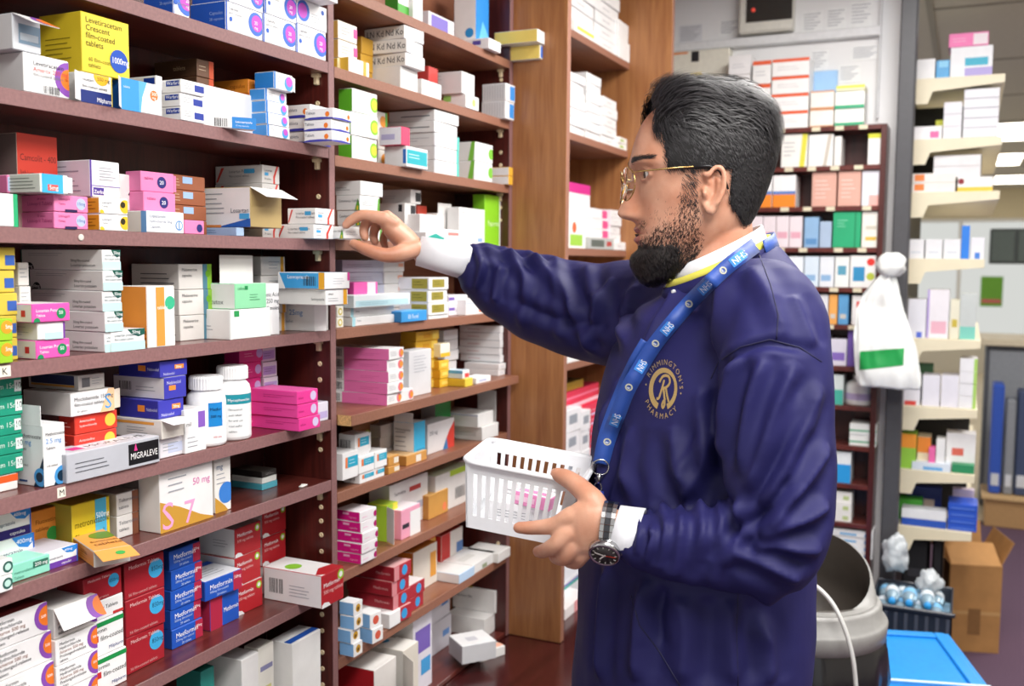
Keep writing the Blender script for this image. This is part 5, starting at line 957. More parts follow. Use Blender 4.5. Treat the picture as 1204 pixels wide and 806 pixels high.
QK('white flat pack on dark blue', gr(7), 1060, 1113, 597, t, YI, .07, ['#eceef2'], grp=g)
QK('royal blue box', gr(7), 1115, 1150, 591, GZ[7], YI, .12, ['#2a55c4'], [Rc('F', .1, .3, .9, .4, '#6f93e0')], n=4, grp=g)
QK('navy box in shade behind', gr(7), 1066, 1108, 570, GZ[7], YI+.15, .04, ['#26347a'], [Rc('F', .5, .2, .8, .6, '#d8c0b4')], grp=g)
QK('orange white box behind royal blue', gr(7), 1120, 1146, 574, GZ[7], YI+.13, .04, ['#d9c9d8'], [Rc('F', .4, .2, .9, .7, '#e88a6a')], grp=g)

# ------------------------------------------------------------------ hanging carrier bag
def carrier_bag():
    Yb = 3.36
    c = ony(1043, 400, Yb); root = tag(empty('carrier_bag', (c.x, Yb, ony(1043, 455, Yb).z)), 'white plastic carrier bag with green panel hanging on the post', 'bag')
    zb, zt = 0.0, ony(1043, 320, Yb).z-ony(1043, 455, Yb).z
    sil = [(0, 1008, 1082), (.05, 1006, 1083), (.3, 1004, 1079), (.5, 1005, 1072), (.66, 1007, 1064), (.8, 1014, 1058), (.9, 1024, 1055), (.97, 1034, 1053), (1.0, 1037, 1050)]
    nz, na = 46, 56; vs = []; fs = []
    for i in range(nz+1):
        t = i/nz
        for k in range(len(sil)-1):
            if sil[k][0] <= t <= sil[k+1][0]:
                u = (t-sil[k][0])/(sil[k+1][0]-sil[k][0]); x0 = sil[k][1]+u*(sil[k+1][1]-sil[k][1]); x1 = sil[k][2]+u*(sil[k+1][2]-sil[k][2]); break
        yp = 455+(320-455)*t
        a, b_ = ony(x0, yp, Yb).x-c.x, ony(x1, yp, Yb).x-c.x
        cx, hw = (a+b_)/2, (b_-a)/2
        dp = .035*math.sin(math.pi*min(1, t*1.3+.12))**.6*(1-.5*t)+.006
        for j in range(na):
            w = 2*math.pi*j/na; cs, sn = math.cos(w), math.sin(w)
            nn = noise.noise(Vector((cs*2.2, sn*2.2+3, t*5)))*.008+noise.noise(Vector((cs*5, sn*5, t*3+9)))*.005*(1+t*1.5)
            vs.append((cx+hw*math.copysign(abs(cs)**.8, cs)+nn*.4*cs, sn*dp+nn*(-1 if sn < 0 else 1), zb+zt*t+.006*noise.noise(Vector((cs*2, sn, 2)))*(1-t)))
    for i in range(nz):
        for j in range(na): fs.append((i*na+j, i*na+(j+1) % na, (i+1)*na+(j+1) % na, (i+1)*na+j))
    fs += [tuple(range(na-1, -1, -1)), tuple(range(nz*na, (nz+1)*na))]
    m = MB(); m.add(vs, fs, plain('#eef1ef', .35, name='white_polythene', var=.03, scale=40), True); bag = m.build('bag_body', root)
    bv = BVHTree.FromPolygons([Vector(v) for v in vs], fs)
    m = MB(); gv = []; gf = []; nu, nv = 22, 10
    q = [(1010, 437, 1064, 430), (1012, 413, 1061, 408)]
    for j in range(nv+1):
        for i in range(nu+1):
            u, v = i/nu, j/nv
            xp = (1012+u*52)+ (-1+v*1); yp = (434-u*6)*(1-v)+(412-u*4)*v
            P_ = ony(xp, yp, Yb); h = bv.ray_cast(Vector((P_.x-c.x, -.3, P_.z-root.location.z)), Vector((0, 1, 0)))
            gv.append((P_.x-c.x, (h[0].y if h[0] else -.02)-.0012, P_.z-root.location.z))
    gf = [(j*(nu+1)+i, j*(nu+1)+i+1, (j+1)*(nu+1)+i+1, (j+1)*(nu+1)+i) for j in range(nv) for i in range(nu)]
    m.add(gv, gf, plain('#1f9a4c', .4, name='green_print'), True); m.build('green_panel', root)
    m = MB(); k0 = zt
    vs = []; fs = []
    for i in range(13):
        t = i/12
        for j in range(20):
            w = 2*math.pi*j/20; rr = (.018+.028*math.sin(math.pi*min(1, t*.9+.08)))*(1+.25*noise.noise(Vector((math.cos(w)*2, math.sin(w)*2, t*3))))
            vs.append((rr*math.cos(w)+.004, rr*.7*math.sin(w), k0-.012+t*.075))
    fs = [(i*20+j, i*20+(j+1) % 20, (i+1)*20+(j+1) % 20, (i+1)*20+j) for i in range(12) for j in range(20)]+[tuple(range(19, -1, -1)), tuple(range(240, 260))]
    m.add(vs, fs, plain('#eef1ef', .35, name='white_polythene', var=.03, scale=40), True); m.build('knotted_handles', root)
carrier_bag()

# ------------------------------------------------------------------ far end of the shop
YE = 15.0
b = MB(); wm = plain('#d8d2c4', .7, name='far_wall_paint')
wx0, wx1, wz0, wz1 = -1.2, 3.1, .45, 2.15
b.box((-1.6, YE, 0), (wx0, YE+.1, CEIL), wm); b.box((wx0, YE, 0), (wx1, YE+.1, wz0), wm); b.box((wx0, YE, wz1), (wx1, YE+.1, CEIL), plain('#dccfae', .7, name='beige_header')); b.box((wx1, YE, 0), (3.2, YE+.1, CEIL), wm)
tag(b.build('wall_far'), kind='structure')
win = tag(empty('window_1', (wx0, YE, wz0)), kind='structure')
fm = plain('#e6e6e4', .4, name='white_frame')
m = MB(); m.box((wx0, YE+.02, wz0), (wx1, YE+.06, wz0+.05), fm); m.box((wx0, YE+.02, wz1-.05), (wx1, YE+.06, wz1), fm); abs_child('window_frame', win, m)
for k in range(5):
    x = wx0+k*(wx1-wx0-.05)/4; m = MB(); m.box((x, YE+.015, wz0+.05), (x+.05, YE+.065, wz1-.05), fm); abs_child('mullion', win, m)
gm_, nt, bb = newmat('window_glass'); bb.inputs['Transmission Weight'].default_value = 1; bb.inputs['Roughness'].default_value = .02; bb.inputs['IOR'].default_value = 1.02; bb.inputs['Base Color'].default_value = (.97, 1, .98, 1)
for k in range(4):
    x = wx0+.05+k*(wx1-wx0-.05)/4; m = MB(); m.box((x, YE+.038, wz0+.05), (x+(wx1-wx0-.05)/4-.05, YE+.042, wz1-.05), gm_); abs_child('pane', win, m)
b = MB(); b.box((3.2, -1.6, 0), (3.3, 15.1, CEIL), wm); tag(b.build('wall_right'), kind='structure')
# a wooden ledge counter, dark cabinet, poster and plinth seen past the rack
def slab(name, x0, x1, yp, Y, dep, th, mat, label, cat):
    a, c = ony(x0, yp, Y), ony(x1, yp, Y); m = MB(); m.box((a.x, Y, a.z-th), (c.x, Y+dep, a.z), mat, .004); return tag(m.build(name), label, cat)
led = tag(empty('sales_counter'), 'pale topped sales counter below the bright shop window', 'counter')
a, c = ony(1152, 398, 6.6), ony(1290, 398, 6.6)
m = MB(); m.box((a.x, 6.6, a.z-.04), (c.x, 7.2, a.z), plain('#d8cbb0', .5), .004); m.build('counter_top', led)
m = MB(); m.box((a.x+.04, 6.66, .02), (c.x-.04, 7.15, a.z-.04), plain('#55585f', .6), .004); m.build('carcass', led)
for k in range(3):
    m = MB(); m.box((a.x+.06+k*.24, 6.645, .1), (a.x+.27+k*.24, 6.66, a.z-.07), plain(('#8c9096', '#5d6f9a', '#74777c')[k], .6), .003); m.build('door', led)
cab = tag(empty('glass_cabinet'), 'dark glass fronted cabinet above the far counter', 'cabinet')
a, c = ony(1163, 310, 6.9), ony(1260, 268, 6.9); m = MB(); m.box((a.x, 6.9, a.z), (c.x, 7.15, c.z), plain('#3c4440', .4), .004); m.build('cabinet_body', cab)
for k in range(3):
    m = MB(); w = (c.x-a.x)/3; m.box((a.x+k*w+.01, 6.888, a.z+.015), (a.x+k*w+w-.01, 6.9, c.z-.015), plain('#59635c', .12), .002); m.build('door', cab)
m = MB(); a, c = ony(1152, 360, YE), ony(1180, 325, YE); m.box((a.x, YE+.028, a.z), (c.x, YE+.0378, c.z), plain('#6fae3a', .6), .001); o = m.build('window_poster'); tag(o, 'green poster standing against the bright shop window', 'poster')
m = MB(); m.box((a.x+.02, YE+.026, a.z+.05), (c.x-.02, YE+.028, a.z+.1), ink('#d86a74')); m.build('pink_band', o)
pl = tag(empty('display_plinth'), 'low beige plinth with brown cartons on the far floor', 'plinth')
a, c = ony(1160, 545, 6.2), ony(1260, 522, 6.2); m = MB(); m.box((a.x, 6.2, .0), (c.x, 6.5, .16), plain('#b08a5c', .7), .004); m.build('plinth_body', pl)
m = MB(); m.box((a.x-.02, 6.18, .16), (c.x+.02, 6.52, .18), plain('#caa878', .7), .003); m.build('plinth_top', pl)
for k, (x0, x1, yt, hx) in enumerate(((1168, 1182, 452, '#2f56b8'), (1184, 1196, 470, '#8c9096'), (1198, 1216, 460, '#3d4a6a'))):
    a, c = ony(x0, yt, 6.25), ony(x1, yt, 6.25); m = MB(); m.box((0, 0, 0), (c.x-a.x, .2, a.z-.18), plain(hx, .5), .01); m.box((.01, -.004, .05), (c.x-a.x-.01, 0, .12), plain('#d0d4da', .5))
    tag(m.build('shopping_carton', None, (a.x, 6.26, .1805)), ('blue', 'grey', 'slate')[k]+' tall carton standing on the far beige plinth', 'carton')
# ceiling panels in view
lm = plain('#fff6e6', .5, emit=7)
for k, (x0, y0, x1, y1) in enumerate(((1172, 143, 1203, 166), (1156, 179, 1178, 196), (1183, 202, 1215, 218))):
    a = onz(x0, y1, CEIL-.01); c = onz(x1, y0, CEIL-.01); root = tag(empty('ceiling_or_fill_light', ((a.x+c.x)/2, (a.y+c.y)/2, CEIL)), ('nearest lit ceiling panel at the right edge of view', 'small lit ceiling panel just above the rack', 'farthest lit ceiling panel at the right edge')[k], 'ceiling light', 'lit ceiling panels far end')
    w, dd = .28, .55
    m = MB(); m.box((-w, -dd, -.012), (w, dd, -.001), plain('#e6e4de', .5), .002); m.build('light_frame', root)
    m = MB(); m.box((-w+.02, -dd+.02, -.016), (w-.02, dd-.02, -.0125), lm); m.build('diffuser', root)

# ------------------------------------------------------------------ bin, tote, cardboard box, tub of bottles
def bin_():
    c = at(946, 716, 2.12); root = tag(empty('waste_bin', (c.x, c.y, 0)), 'round bin with grey rim and raised open hood behind the man', 'bin')
    r = .152; zt = c.z
    m = MB(); n = 48; vs = []; prof = [(r*.74, .0), (r*.78, .02), (r*.93, zt-.06), (r*.99, zt-.03)]; fs = []
    for (rr, z_) in prof:
        for j in range(n):
            w = 2*math.pi*j/n; q = rr*(1+.05*noise.noise(Vector((math.cos(w)*3, math.sin(w)*3, z_*6)))); vs.append((q*math.cos(w), q*math.sin(w), z_))
    fs = [(i*n+j, i*n+(j+1) % n, (i+1)*n+(j+1) % n, (i+1)*n+j) for i in range(3) for j in range(n)]+[tuple(range(n-1, -1, -1))]
    m.add(vs, fs, plain('#17171b', .25, name='black_plastic'), True); m.build('bin_body', root)
    # black bin liner bulging under the rim
    m = MB(); vs = []; pr = [(1.0, -.02), (1.1, -.05), (1.14, -.12), (1.08, -.22), (1.0, -.3)]
    for (q, dz) in pr:
        for j in range(64):
            w = 2*math.pi*j/64; rr = r*q*(1+.05*math.sin(w*9)*(-dz*4)+.07*noise.noise(Vector((math.cos(w)*4, math.sin(w)*4, dz*12)))); vs.append((rr*math.cos(w), rr*math.sin(w), zt+dz))
    fs = [(i*64+j, i*64+(j+1) % 64, (i+1)*64+(j+1) % 64, (i+1)*64+j) for i in range(4) for j in range(64)]
    m.add(vs, fs, plain('#121318', .22, name='bin_liner', spec=.7), True); m.build('bin_liner', root)
    gp = plain('#8f8e8b', .4, name='grey_plastic')
    m = MB(); m.lathe([(r*.98, zt-.045), (r*1.1, zt-.04), (r*1.12, zt-.005), (r*1.1, zt), (r*1.04, zt+.004), (r*1.03, zt+.03), (r*1.0, zt+.036), (r*.93, zt+.036), (r*.92, zt-.03)], gp, 56, caps=False); m.build('rim', root)
    # hood: ring rising to a tilted mouth
    to = (CAM-Vector((c.x, c.y, CAM.z))).normalized(); to.z = 0; to.normalize()
    m = MB(); vs = []; fs = []; n = 48; side = Vector((-to.y, to.x, 0))
    rings = []
    for (s, off, lift, tilt) in ((.97, 0, .03, 0), (.96, -.003, .042, .2), (.93, -.008, .058, .42), (.90, -.02, .074, .6), (.87, -.02, .076, .61)):
        ring = []
        for j in range(n):
            w = 2*math.pi*j/n; f_ = math.cos(w); sd = math.sin(w)
            ring.append(Vector((0, 0, zt+lift)) + side*(sd*r*s) + to*(f_*r*s*math.cos(tilt)+off) - Vector((0, 0, 1))*(f_*r*s*math.sin(tilt)*.9))
        rings.append(ring)
    for ring in rings: vs += ring
    fs = [(i*n+j, i*n+(j+1) % n, (i+1)*n+(j+1) % n, (i+1)*n+j) for i in range(len(rings)-1) for j in range(n)]
    # keep the hood's front at the rim
    vs = [Vector((v.x, v.y, max(v.z, zt+.03))) for v in vs]
    m.add(vs, fs, gp, True); m.build('hood', root)
    m = MB(); rings = []  # inner face of the hood, its shade painted in as a darker colour
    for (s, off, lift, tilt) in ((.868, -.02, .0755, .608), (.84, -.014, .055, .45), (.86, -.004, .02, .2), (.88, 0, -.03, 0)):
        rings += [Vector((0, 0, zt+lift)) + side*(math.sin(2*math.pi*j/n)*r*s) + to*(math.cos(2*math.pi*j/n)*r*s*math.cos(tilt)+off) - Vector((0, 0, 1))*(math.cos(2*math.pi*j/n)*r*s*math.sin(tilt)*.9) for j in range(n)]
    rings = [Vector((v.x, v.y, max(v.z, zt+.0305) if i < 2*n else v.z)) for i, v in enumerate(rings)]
    m.add(rings, [(i*n+j, i*n+(j+1) % n, (i+1)*n+(j+1) % n, (i+1)*n+j) for i in range(3) for j in range(n)]+[tuple(range(3*n, 4*n))], plain('#3a342e', .5, name='hood_shade'), True); m.build('hood_inside', root)
    m = MB(); pts = [at(938, 680, 1.98), at(958, 688, 1.95), at(978, 708, 1.93), at(993, 738, 1.91), at(1003, 775, 1.90), at(1007, 815, 1.90)]
    P2 = []
    for i in range(len(pts)-1):
        p0, p1, p2, p3 = pts[max(i-1, 0)], pts[i], pts[i+1], pts[min(i+2, len(pts)-1)]
        for k in range(6):
            t = k/6; P2.append(.5*((2*p1)+(p2-p0)*t+(2*p0-5*p1+4*p2-p3)*t*t+(3*p1-p0-3*p2+p3)*t**3))
    m.tube([p-root.location for p in P2], .0045, plain('#c9c9c6', .35), 10); m.build('bail_handle', root)
bin_()
def tote():
    zt = .47; p0, p1 = onz(1117, 741, zt), onz(1172, 812, zt)
    root = tag(empty('storage_tote', (p1.x, p1.y, 0)), 'bright blue lidded plastic storage tote on the floor by the bin', 'tote')
    ax = (p0-p1); L = ax.length; ang = math.atan2(ax.y, ax.x)-math.pi/2
    bm_ = plain('#1f8fe0', .35, name='blue_plastic')
    root.rotation_euler = (0, 0, ang)
    m = MB(); m.box((-.42, -.06, .01), (-.02, L-.01, zt-.03), bm_, .012); m.build('tote_body', root)
    m = MB(); m.box((-.45, -.09, zt-.03), (0, L, zt-.008), bm_, .008); m.build('lid', root)
    for (a, b_) in (((-.43, -.07, zt-.008), (-.40, L-.02, zt)), ((-.05, -.07, zt-.008), (-.02, L-.02, zt)), ((-.40, L-.05, zt-.008), (-.05, L-.02, zt))):
        m = MB(); m.box(a, b_, bm_, .004); m.build('lid_rib', root)
    m = MB(); m.box((-.45, .02, zt-.0005), (-.005, .03, zt+.0015), plain('#cfe4f4', .4), .0005); m.build('strap', root)
tote()
def cardboard():
    km = plain('#b5854f', .8, name='corrugated_card', var=.1, scale=14); ki = plain('#a3784a', .85, name='card_inside', var=.1, scale=10)
    p = onz(1113, 764, .0); q = onz(1174, 768, 0)
    root = tag(empty('cardboard_box', (p.x, p.y, 0)), 'open brown cardboard box standing on the purple carpet', 'box')
    root.rotation_euler = (0, 0, math.atan2((q-p).y, (q-p).x))
    w = (q-p).length; d = .26; h = .345; t = .006
    for nm, a, b_ in (('front_wall', (0, 0, 0), (w, t, h)), ('rear_wall', (0, d-t, 0), (w, d, h)), ('side_wall', (0, t, 0), (t, d-t, h)), ('side_wall', (w-t, t, 0), (w, d-t, h)), ('bottom', (t, t, .002), (w-t, d-t, .008))):
        m = MB(); m.box(a, b_, km); m.build(nm, root)
    for (M_, a, b_) in ((Matrix.Translation((0, d, h)) @ Matrix.Rotation(R(-18), 4, 'X'), (0, 0, 0), (w, .005, .11)), (Matrix.Translation((0, 0, h)) @ Matrix.Rotation(R(-62), 4, 'X'), (.004, 0, 0), (w-.004, .005, .13)), (Matrix.Translation((0, 0, h)) @ Matrix.Rotation(R(-40), 4, 'Y'), (0, .01, 0), (.005, d-.01, .10)), (Matrix.Translation((w, 0, h)) @ Matrix.Rotation(R(25), 4, 'Y'), (-.005, .01, 0), (0, d-.01, .10))):
        m = MB(); m.box(a, b_, km, M=M_); m.build('flap', root)
    m = MB(); m.box((w*.38, -.0012, h*.2), (w*.62, 0, h*.5), plain('#8a6238', .8)); m.build('print_mark', root)
    m = MB(); m.box((0, -.001, h*.43), (w, 0, h*.47), plain('#c49a63', .6)); m.build('tape', root)
cardboard()
def bottle_tub():
    c = at(1072, 735, 3.08); root = tag(empty('basket_tub', (c.x, c.y, 0)), 'dark translucent crate of clear plastic bottles beneath the rack', 'crate')
    dk = plain('#2a2d36', .3, name='smoky_plastic'); w, d, h = .115, .13, c.z+.10
    zt = h; 
    for nm, a, b_ in (('crate_wall', (-w, -d, .0), (w, -d+.006, zt)), ('crate_wall', (-w, d-.006, 0), (w, d, zt)), ('crate_wall', (-w, -d, 0), (-w+.006, d, zt)), ('crate_wall', (w-.006, -d, 0), (w, d, zt)), ('crate_floor', (-w, -d, zt-.16), (w, d, zt-.155)), ('crate_rim', (-w-.008, -d-.008, zt-.012), (w+.008, -d+.002, zt))):
        m = MB(); m.box(a, b_, dk, .002); m.build(nm, root)
    for k in range(8):
        m = MB(); m.box((-w+.01+k*.029, -d-.003, zt-.10), (-w+.02+k*.029, -d-.0002, zt-.02), plain('#4b4f5a', .3), .001); m.build('rib', root)
    cl, nt, bb = newmat('clear_plastic'); bb.inputs['Base Color'].default_value = srgb('#b9d8ea'); bb.inputs['Roughness'].default_value = .12; bb.inputs['Transmission Weight'].default_value = .55
    bl_ = plain('#2f9be0', .35)
    br = random.Random(5)
    m = MB(); m.box((-w+.008, -d+.008, zt-.154), (w-.008, d-.008, zt-.0495), plain('#8fb4cc', .3, name='pale_blue_bags', var=.25, scale=40)); m.build('bag_lining', root)
    for iy in range(3):
        for ix in range(4 if iy < 2 else 3):
            x = -w+.032+ix*.0505+(.025 if iy == 2 else 0); y = (-.058, .062, -.05)[iy]
            m = MB(); m.lathe([(.018, -.05), (.021, -.046), (.021, .02), (.015, .038), (.008, .05), (.008, .053)], cl, 16)
            o = m.build('plastic_bottle', None, (c.x+x, c.y+y, zt-.0275+(.0345 if iy == 2 else 0))); o.rotation_euler = (R(90), 0, R(br.uniform(-3, 3)))
            tag(o, 'clear bottle lying in the dark crate, %s of the %s row' % (('leftmost', 'second', 'third', 'rightmost')[ix], ('front lower', 'back lower', 'upper')[iy]), 'bottle', 'bottles in the dark crate')
            m = MB(); m.lathe([(.0105, 0), (.0105, .014), (.009, .016)], bl_, 14); m.build('cap', o, (0, 0, .053))
            m = MB(); m.lathe([(.0213, -.03), (.0213, .008)], plain('#7fc0ea' if (ix+iy) % 2 else '#dfe8ee', .4), 16, caps=False); m.build('label_band', o)
TUBZ = at(1072, 735, 3.08).z+.10
bottle_tub()
# crumpled clear bags and black crates in the shade under the rack
bk = plain('#1c1c20', .5, name='black_crate')
for k, (x0, x1, yt, lab) in enumerate(((1062, 1093, 632, 'black plastic crate under the rack, nearer one'), (1097, 1110, 634, 'black plastic crate under the rack, farther one'))):
    a, c = ony(x0, yt, 3.7), ony(x1, yt, 3.7); root = tag(empty('plastic_crate', (a.x, 3.68, 0)), lab, 'crate', 'crates under the rack')
    w = c.x-a.x
    for q in (((0, 0, 0), (w, .008, a.z)), ((0, .25, 0), (w, .258, a.z)), ((0, 0, 0), (.008, .258, a.z)), ((w-.008, 0, 0), (w, .258, a.z))):
        m = MB(); m.box(*q, bk, .002); m.build('crate_wall', root)
    for j in range(4):
        m = MB(); m.box((.02, -.004, .1+j*.1), (w-.02, 0, .13+j*.1), plain('#303036', .5)); m.build('rib', root)
def crumple(name, c, r, mat, lab, cat, grp, seed):
    bm = bmesh.new(); bmesh.ops.create_icosphere(bm, subdivisions=4, radius=1)
    for v in bm.verts:
        n = noise.noise(v.co*1.6+Vector((seed, 0, 0)))*.35+abs(noise.noise(v.co*4+Vector((0, seed, 0))))*.3
        v.co = Vector((v.co.x*r[0], v.co.y*r[1], v.co.z*r[2]))*(1+n)
    me = bpy.data.meshes.new(name); bm.to_mesh(me); bm.free(); me.materials.append(mat)
    for p in me.polygons: p.use_smooth = True
    o = link(name, me, None, c); tag(o, lab, cat, grp); return o
cw, nt, bb = newmat('clear_bag'); bb.inputs['Base Color'].default_value = srgb('#dfe6ea'); bb.inputs['Roughness'].default_value = .18; bb.inputs['Transmission Weight'].default_value = .35
crumple('plastic_bag', bpy.data.objects['basket_tub'].location+Vector((.045, .055, TUBZ+.03)), (.035, .03, .035), cw, 'crumpled clear plastic bag lying on top of the dark crate', 'bag', None, 8.2)
crumple('plastic_bag', at(1052, 650, 3.2), (.04, .04, .055), cw, 'crumpled clear plastic bag at foot of the grey post', 'bag', None, 3.1)

# ------------------------------------------------------------------ the man
IL = -_r0; AW = _f0; UZ = Vector((0, 0, 1))          # picture left, away from the camera, up
TY = R(16)
TF = IL*math.cos(TY) - AW*math.sin(TY)                # chest direction, turned a little to the camera
TL = -AW*math.cos(TY) - IL*math.sin(TY)               # his left
def lerp(tab, x):
    if x <= tab[0][0]: return tab[0][1:]
    for a, b in zip(tab, tab[1:]):
        if x <= b[0]:
            i = tab.index(a); z0 = tab[max(i-1, 0)]; z3 = tab[min(i+2, len(tab)-1)]; h = b[0]-a[0]; t = (x-a[0])/h; out = []
            for k in range(1, len(a)):
                m0 = (b[k]-z0[k])/max(b[0]-z0[0], 1e-9)*h; m1 = (z3[k]-a[k])/max(z3[0]-a[0], 1e-9)*h
                out.append((2*t**3-3*t*t+1)*a[k]+(t**3-2*t*t+t)*m0+(-2*t**3+3*t*t)*b[k]+(t**3-t*t)*m1)
            return tuple(out)
    return tab[-1][1:]
class Vol:
    """closed shapes joined into one skin by a voxel remesh"""
    def __init__(s): s.v = []; s.f = []
    def add(s, vs, fs):
        o = len(s.v); s.v += [tuple(p) for p in vs]; s.f += [tuple(i+o for i in f) for f in fs]
    def rings(s, rings):
        n = len(rings[0]); vs = [p for r in rings for p in r]; k = len(rings)
        c0 = sum(rings[0], Vector())/n; c1 = sum(rings[-1], Vector())/n
        fs = [(i*n+j, i*n+(j+1) % n, (i+1)*n+(j+1) % n, (i+1)*n+j) for i in range(k-1) for j in range(n)]
        vs += [c0, c1]; fs += [(k*n, (j+1) % n, j) for j in range(n)]+[(k*n+1, (k-1)*n+j, (k-1)*n+(j+1) % n) for j in range(n)]
        s.add(vs, fs)
    def limb(s, pts, rad, n=20, flat=1.0, ref=None, sub=6, dome=True):
        """smooth tapered limb with rounded ends"""
        P = [Vector(p) for p in pts]; pp = []; rr = []
        for i in range(len(P)-1):
            p0, p1, p2, p3 = P[max(i-1, 0)], P[i], P[i+1], P[min(i+2, len(P)-1)]
            for k in range(sub):
                t = k/sub
                pp.append(.5*((2*p1)+(p2-p0)*t+(2*p0-5*p1+4*p2-p3)*t*t+(3*p1-p0-3*p2+p3)*t**3)); u = t*t*(3-2*t); rr.append(rad[i]+(rad[i+1]-rad[i])*u)
        pp.append(P[-1]); rr.append(rad[-1])
        rings = []; prev = Vector(ref) if ref is not None else None
        T = [(pp[min(i+1, len(pp)-1)]-pp[max(i-1, 0)]).normalized() for i in range(len(pp))]
        seq = []
        if dome:
            for a in (80, 55, 28): seq.append((pp[0]-T[0]*rr[0]*math.sin(R(a)), rr[0]*math.cos(R(a)), T[0]))
        seq += list(zip(pp, rr, T))
        if dome:
            for a in (28, 55, 80): seq.append((pp[-1]+T[-1]*rr[-1]*math.sin(R(a)), rr[-1]*math.cos(R(a)), T[-1]))
        for (p, r, t) in seq:
            if prev is None: prev = UZ if abs(t.z) < .9 else Vector((1, 0, 0))
            a = (prev-t*prev.dot(t)).normalized(); b = t.cross(a); prev = a
            rings.append([p+a*(r*math.cos(2*math.pi*j/n))+b*(r*flat*math.sin(2*math.pi*j/n)) for j in range(n)])
        s.rings(rings)
    def ell(s, c, ax, n=24):
        rings = []
        for i in range(1, 16):
            th = math.pi*i/16
            rings.append([Vector(c)+ax[2]*math.cos(th)+(ax[0]*math.cos(2*math.pi*j/n)+ax[1]*math.sin(2*math.pi*j/n))*math.sin(th) for j in range(n)])
        s.rings(rings)
    def remesh(s, voxel, name, smooth=2):
        me = bpy.data.meshes.new(name); me.from_pydata(s.v, [], s.f); me.update()
        o = bpy.data.objects.new(name, me); COL.objects.link(o)
        md = o.modifiers.new('r', 'REMESH'); md.mode = 'VOXEL'; md.voxel_size = voxel
        if smooth:
            ms = o.modifiers.new('s', 'SMOOTH'); ms.iterations = smooth; ms.factor = .5
        dg = bpy.context.evaluated_depsgraph_get(); dg.update()
        out = bpy.data.meshes.new_from_object(o.evaluated_get(dg)); out.name = name
        bpy.data.objects.remove(o); bpy.data.meshes.remove(me)
        out.polygons.foreach_set('use_smooth', [True]*len(out.polygons))
        return out
def bvh(me): return BVHTree.FromPolygons([v.co for v in me.vertices], [tuple(p.vertices) for p in me.polygons])

# --- head in its own frame: f forward (picture left), l towards the camera, u up
HD = 1.38; HC = at(825, 205, HD)
def Hd(f, l, u): return HC + IL*f - AW*l + UZ*u
HT = [(-.142, .062, .018, .014), (-.136, .076, .006, .026), (-.128, .0825, -.006, .034), (-.118, .085, -.02, .041), (-.106, .085, -.034, .048), (-.094, .0875, -.047, .054), (-.085, .0885, -.055, .058),
      (-.075, .0895, -.062, .062), (-.06, .0905, -.07, .0665), (-.04, .0905, -.08, .0705), (-.02, .091, -.088, .0735), (0., .0945, -.094, .0755), (.012, .1015, -.098, .0765), (.03, .099, -.101, .0765),
      (.055, .092, -.101, .0735), (.075, .082, -.095, .067), (.092, .066, -.083, .056), (.104, .046, -.064, .041), (.111, .022, -.04, .022), (.1135, .0, -.02, .008)]
def gs(x, m, s): return math.exp(-((x-m)/s)**2)
NZ = [(-.072, 0, .016), (-.066, .006, .0165), (-.0625, .021, .0165), (-.057, .0275, .0155), (-.05, .0265, .0135), (-.04, .0215, .0105), (-.025, .0145, .009), (-.01, .009, .008), (.004, .0035, .008), (.014, 0, .008)]
def head_pt(u, phi, extra=0):
    ff, fb, w = lerp(HT, u)
    cx = -.006 if u > -.06 else -.006+(.03)*min(1, (-.06-u)/.08)
    c, s_ = math.cos(phi), math.sin(phi)
    if c > 0: f = cx+(ff-cx)*abs(c)**.92
    else: f = cx-(cx-fb)*abs(c)**.95
    l = w*math.copysign(abs(s_)**.88, s_)
    if c > 0:
        pr, wd = lerp(NZ, u)
        f += pr*gs(l, 0, wd)
        f += .006*gs(abs(l), .0135, .006)*gs(u, -.059, .006)          # nostril wings
        f -= .0085*gs(abs(l), .031, .014)*gs(u, -.002, .011)          # eye sockets
        f += .0035*gs(abs(l), .033, .018)*gs(u, .014, .006)           # brow ridge
        f += .0045*gs(l, 0, .02)*gs(u, -.0775, .0045)+.0055*gs(l, 0, .018)*gs(u, -.0925, .005)-.003*gs(l, 0, .025)*gs(u, -.0848, .0022)
        f -= .0025*gs(l, 0, .006)*gs(u, -.07, .005)
        l += math.copysign(.003, l)*gs(abs(l), .06, .012)*gs(u, -.03, .016)*c
    return f, l, u
V = Vol()
us = [HT[0][0]+(HT[-1][0]-HT[0][0])*(i/110) for i in range(111)]
V.rings([[Hd(*head_pt(u, 2*math.pi*j/144)) for j in range(144)] for u in us])
# ear (near side and far side)
for sg in (1, -1):
    E = lambda f, l, u: Hd(f, sg*l, u)
    V.ell(E(0, .0725, -.030), (IL*.0135, -AW*sg*.0042, UZ*.026+IL*-.004))
    hel = []
    for a in range(-60, 235, 14):
        w = R(a); hel.append(E(-.001-.0175*math.cos(w)*1.0+.002*math.sin(w), .083+.003*math.cos(w), -.026+.0285*math.sin(w)))
    V.limb([E(.004, .076, -.018)]+[E(.011, .079, -.006)]+[E(.0165*math.cos(w)*.75-.0045*math.sin(w)-.001, .0815+.0045*(1-math.cos(w))*.5, -.024+.0265*math.sin(w)) for w in [R(a) for a in range(35, 250, 22)]], [.003, .0035]+[.0036]*10, 10, sub=3)
    V.limb([E(-.004, .079, -.045), E(.002, .0785, -.055), E(.006, .076, -.05)], [.006, .0068, .005], 12, sub=3)
    V.limb([E(-.007, .0795, -.012), E(-.008, .081, -.028), E(-.002, .080, -.043)], [.003, .0034, .003], 10, sub=3)
    V.limb([E(.011, .076, -.026), E(.010, .0785, -.032), E(.009, .076, -.037)], [.003, .0042, .003], 10, sub=3)
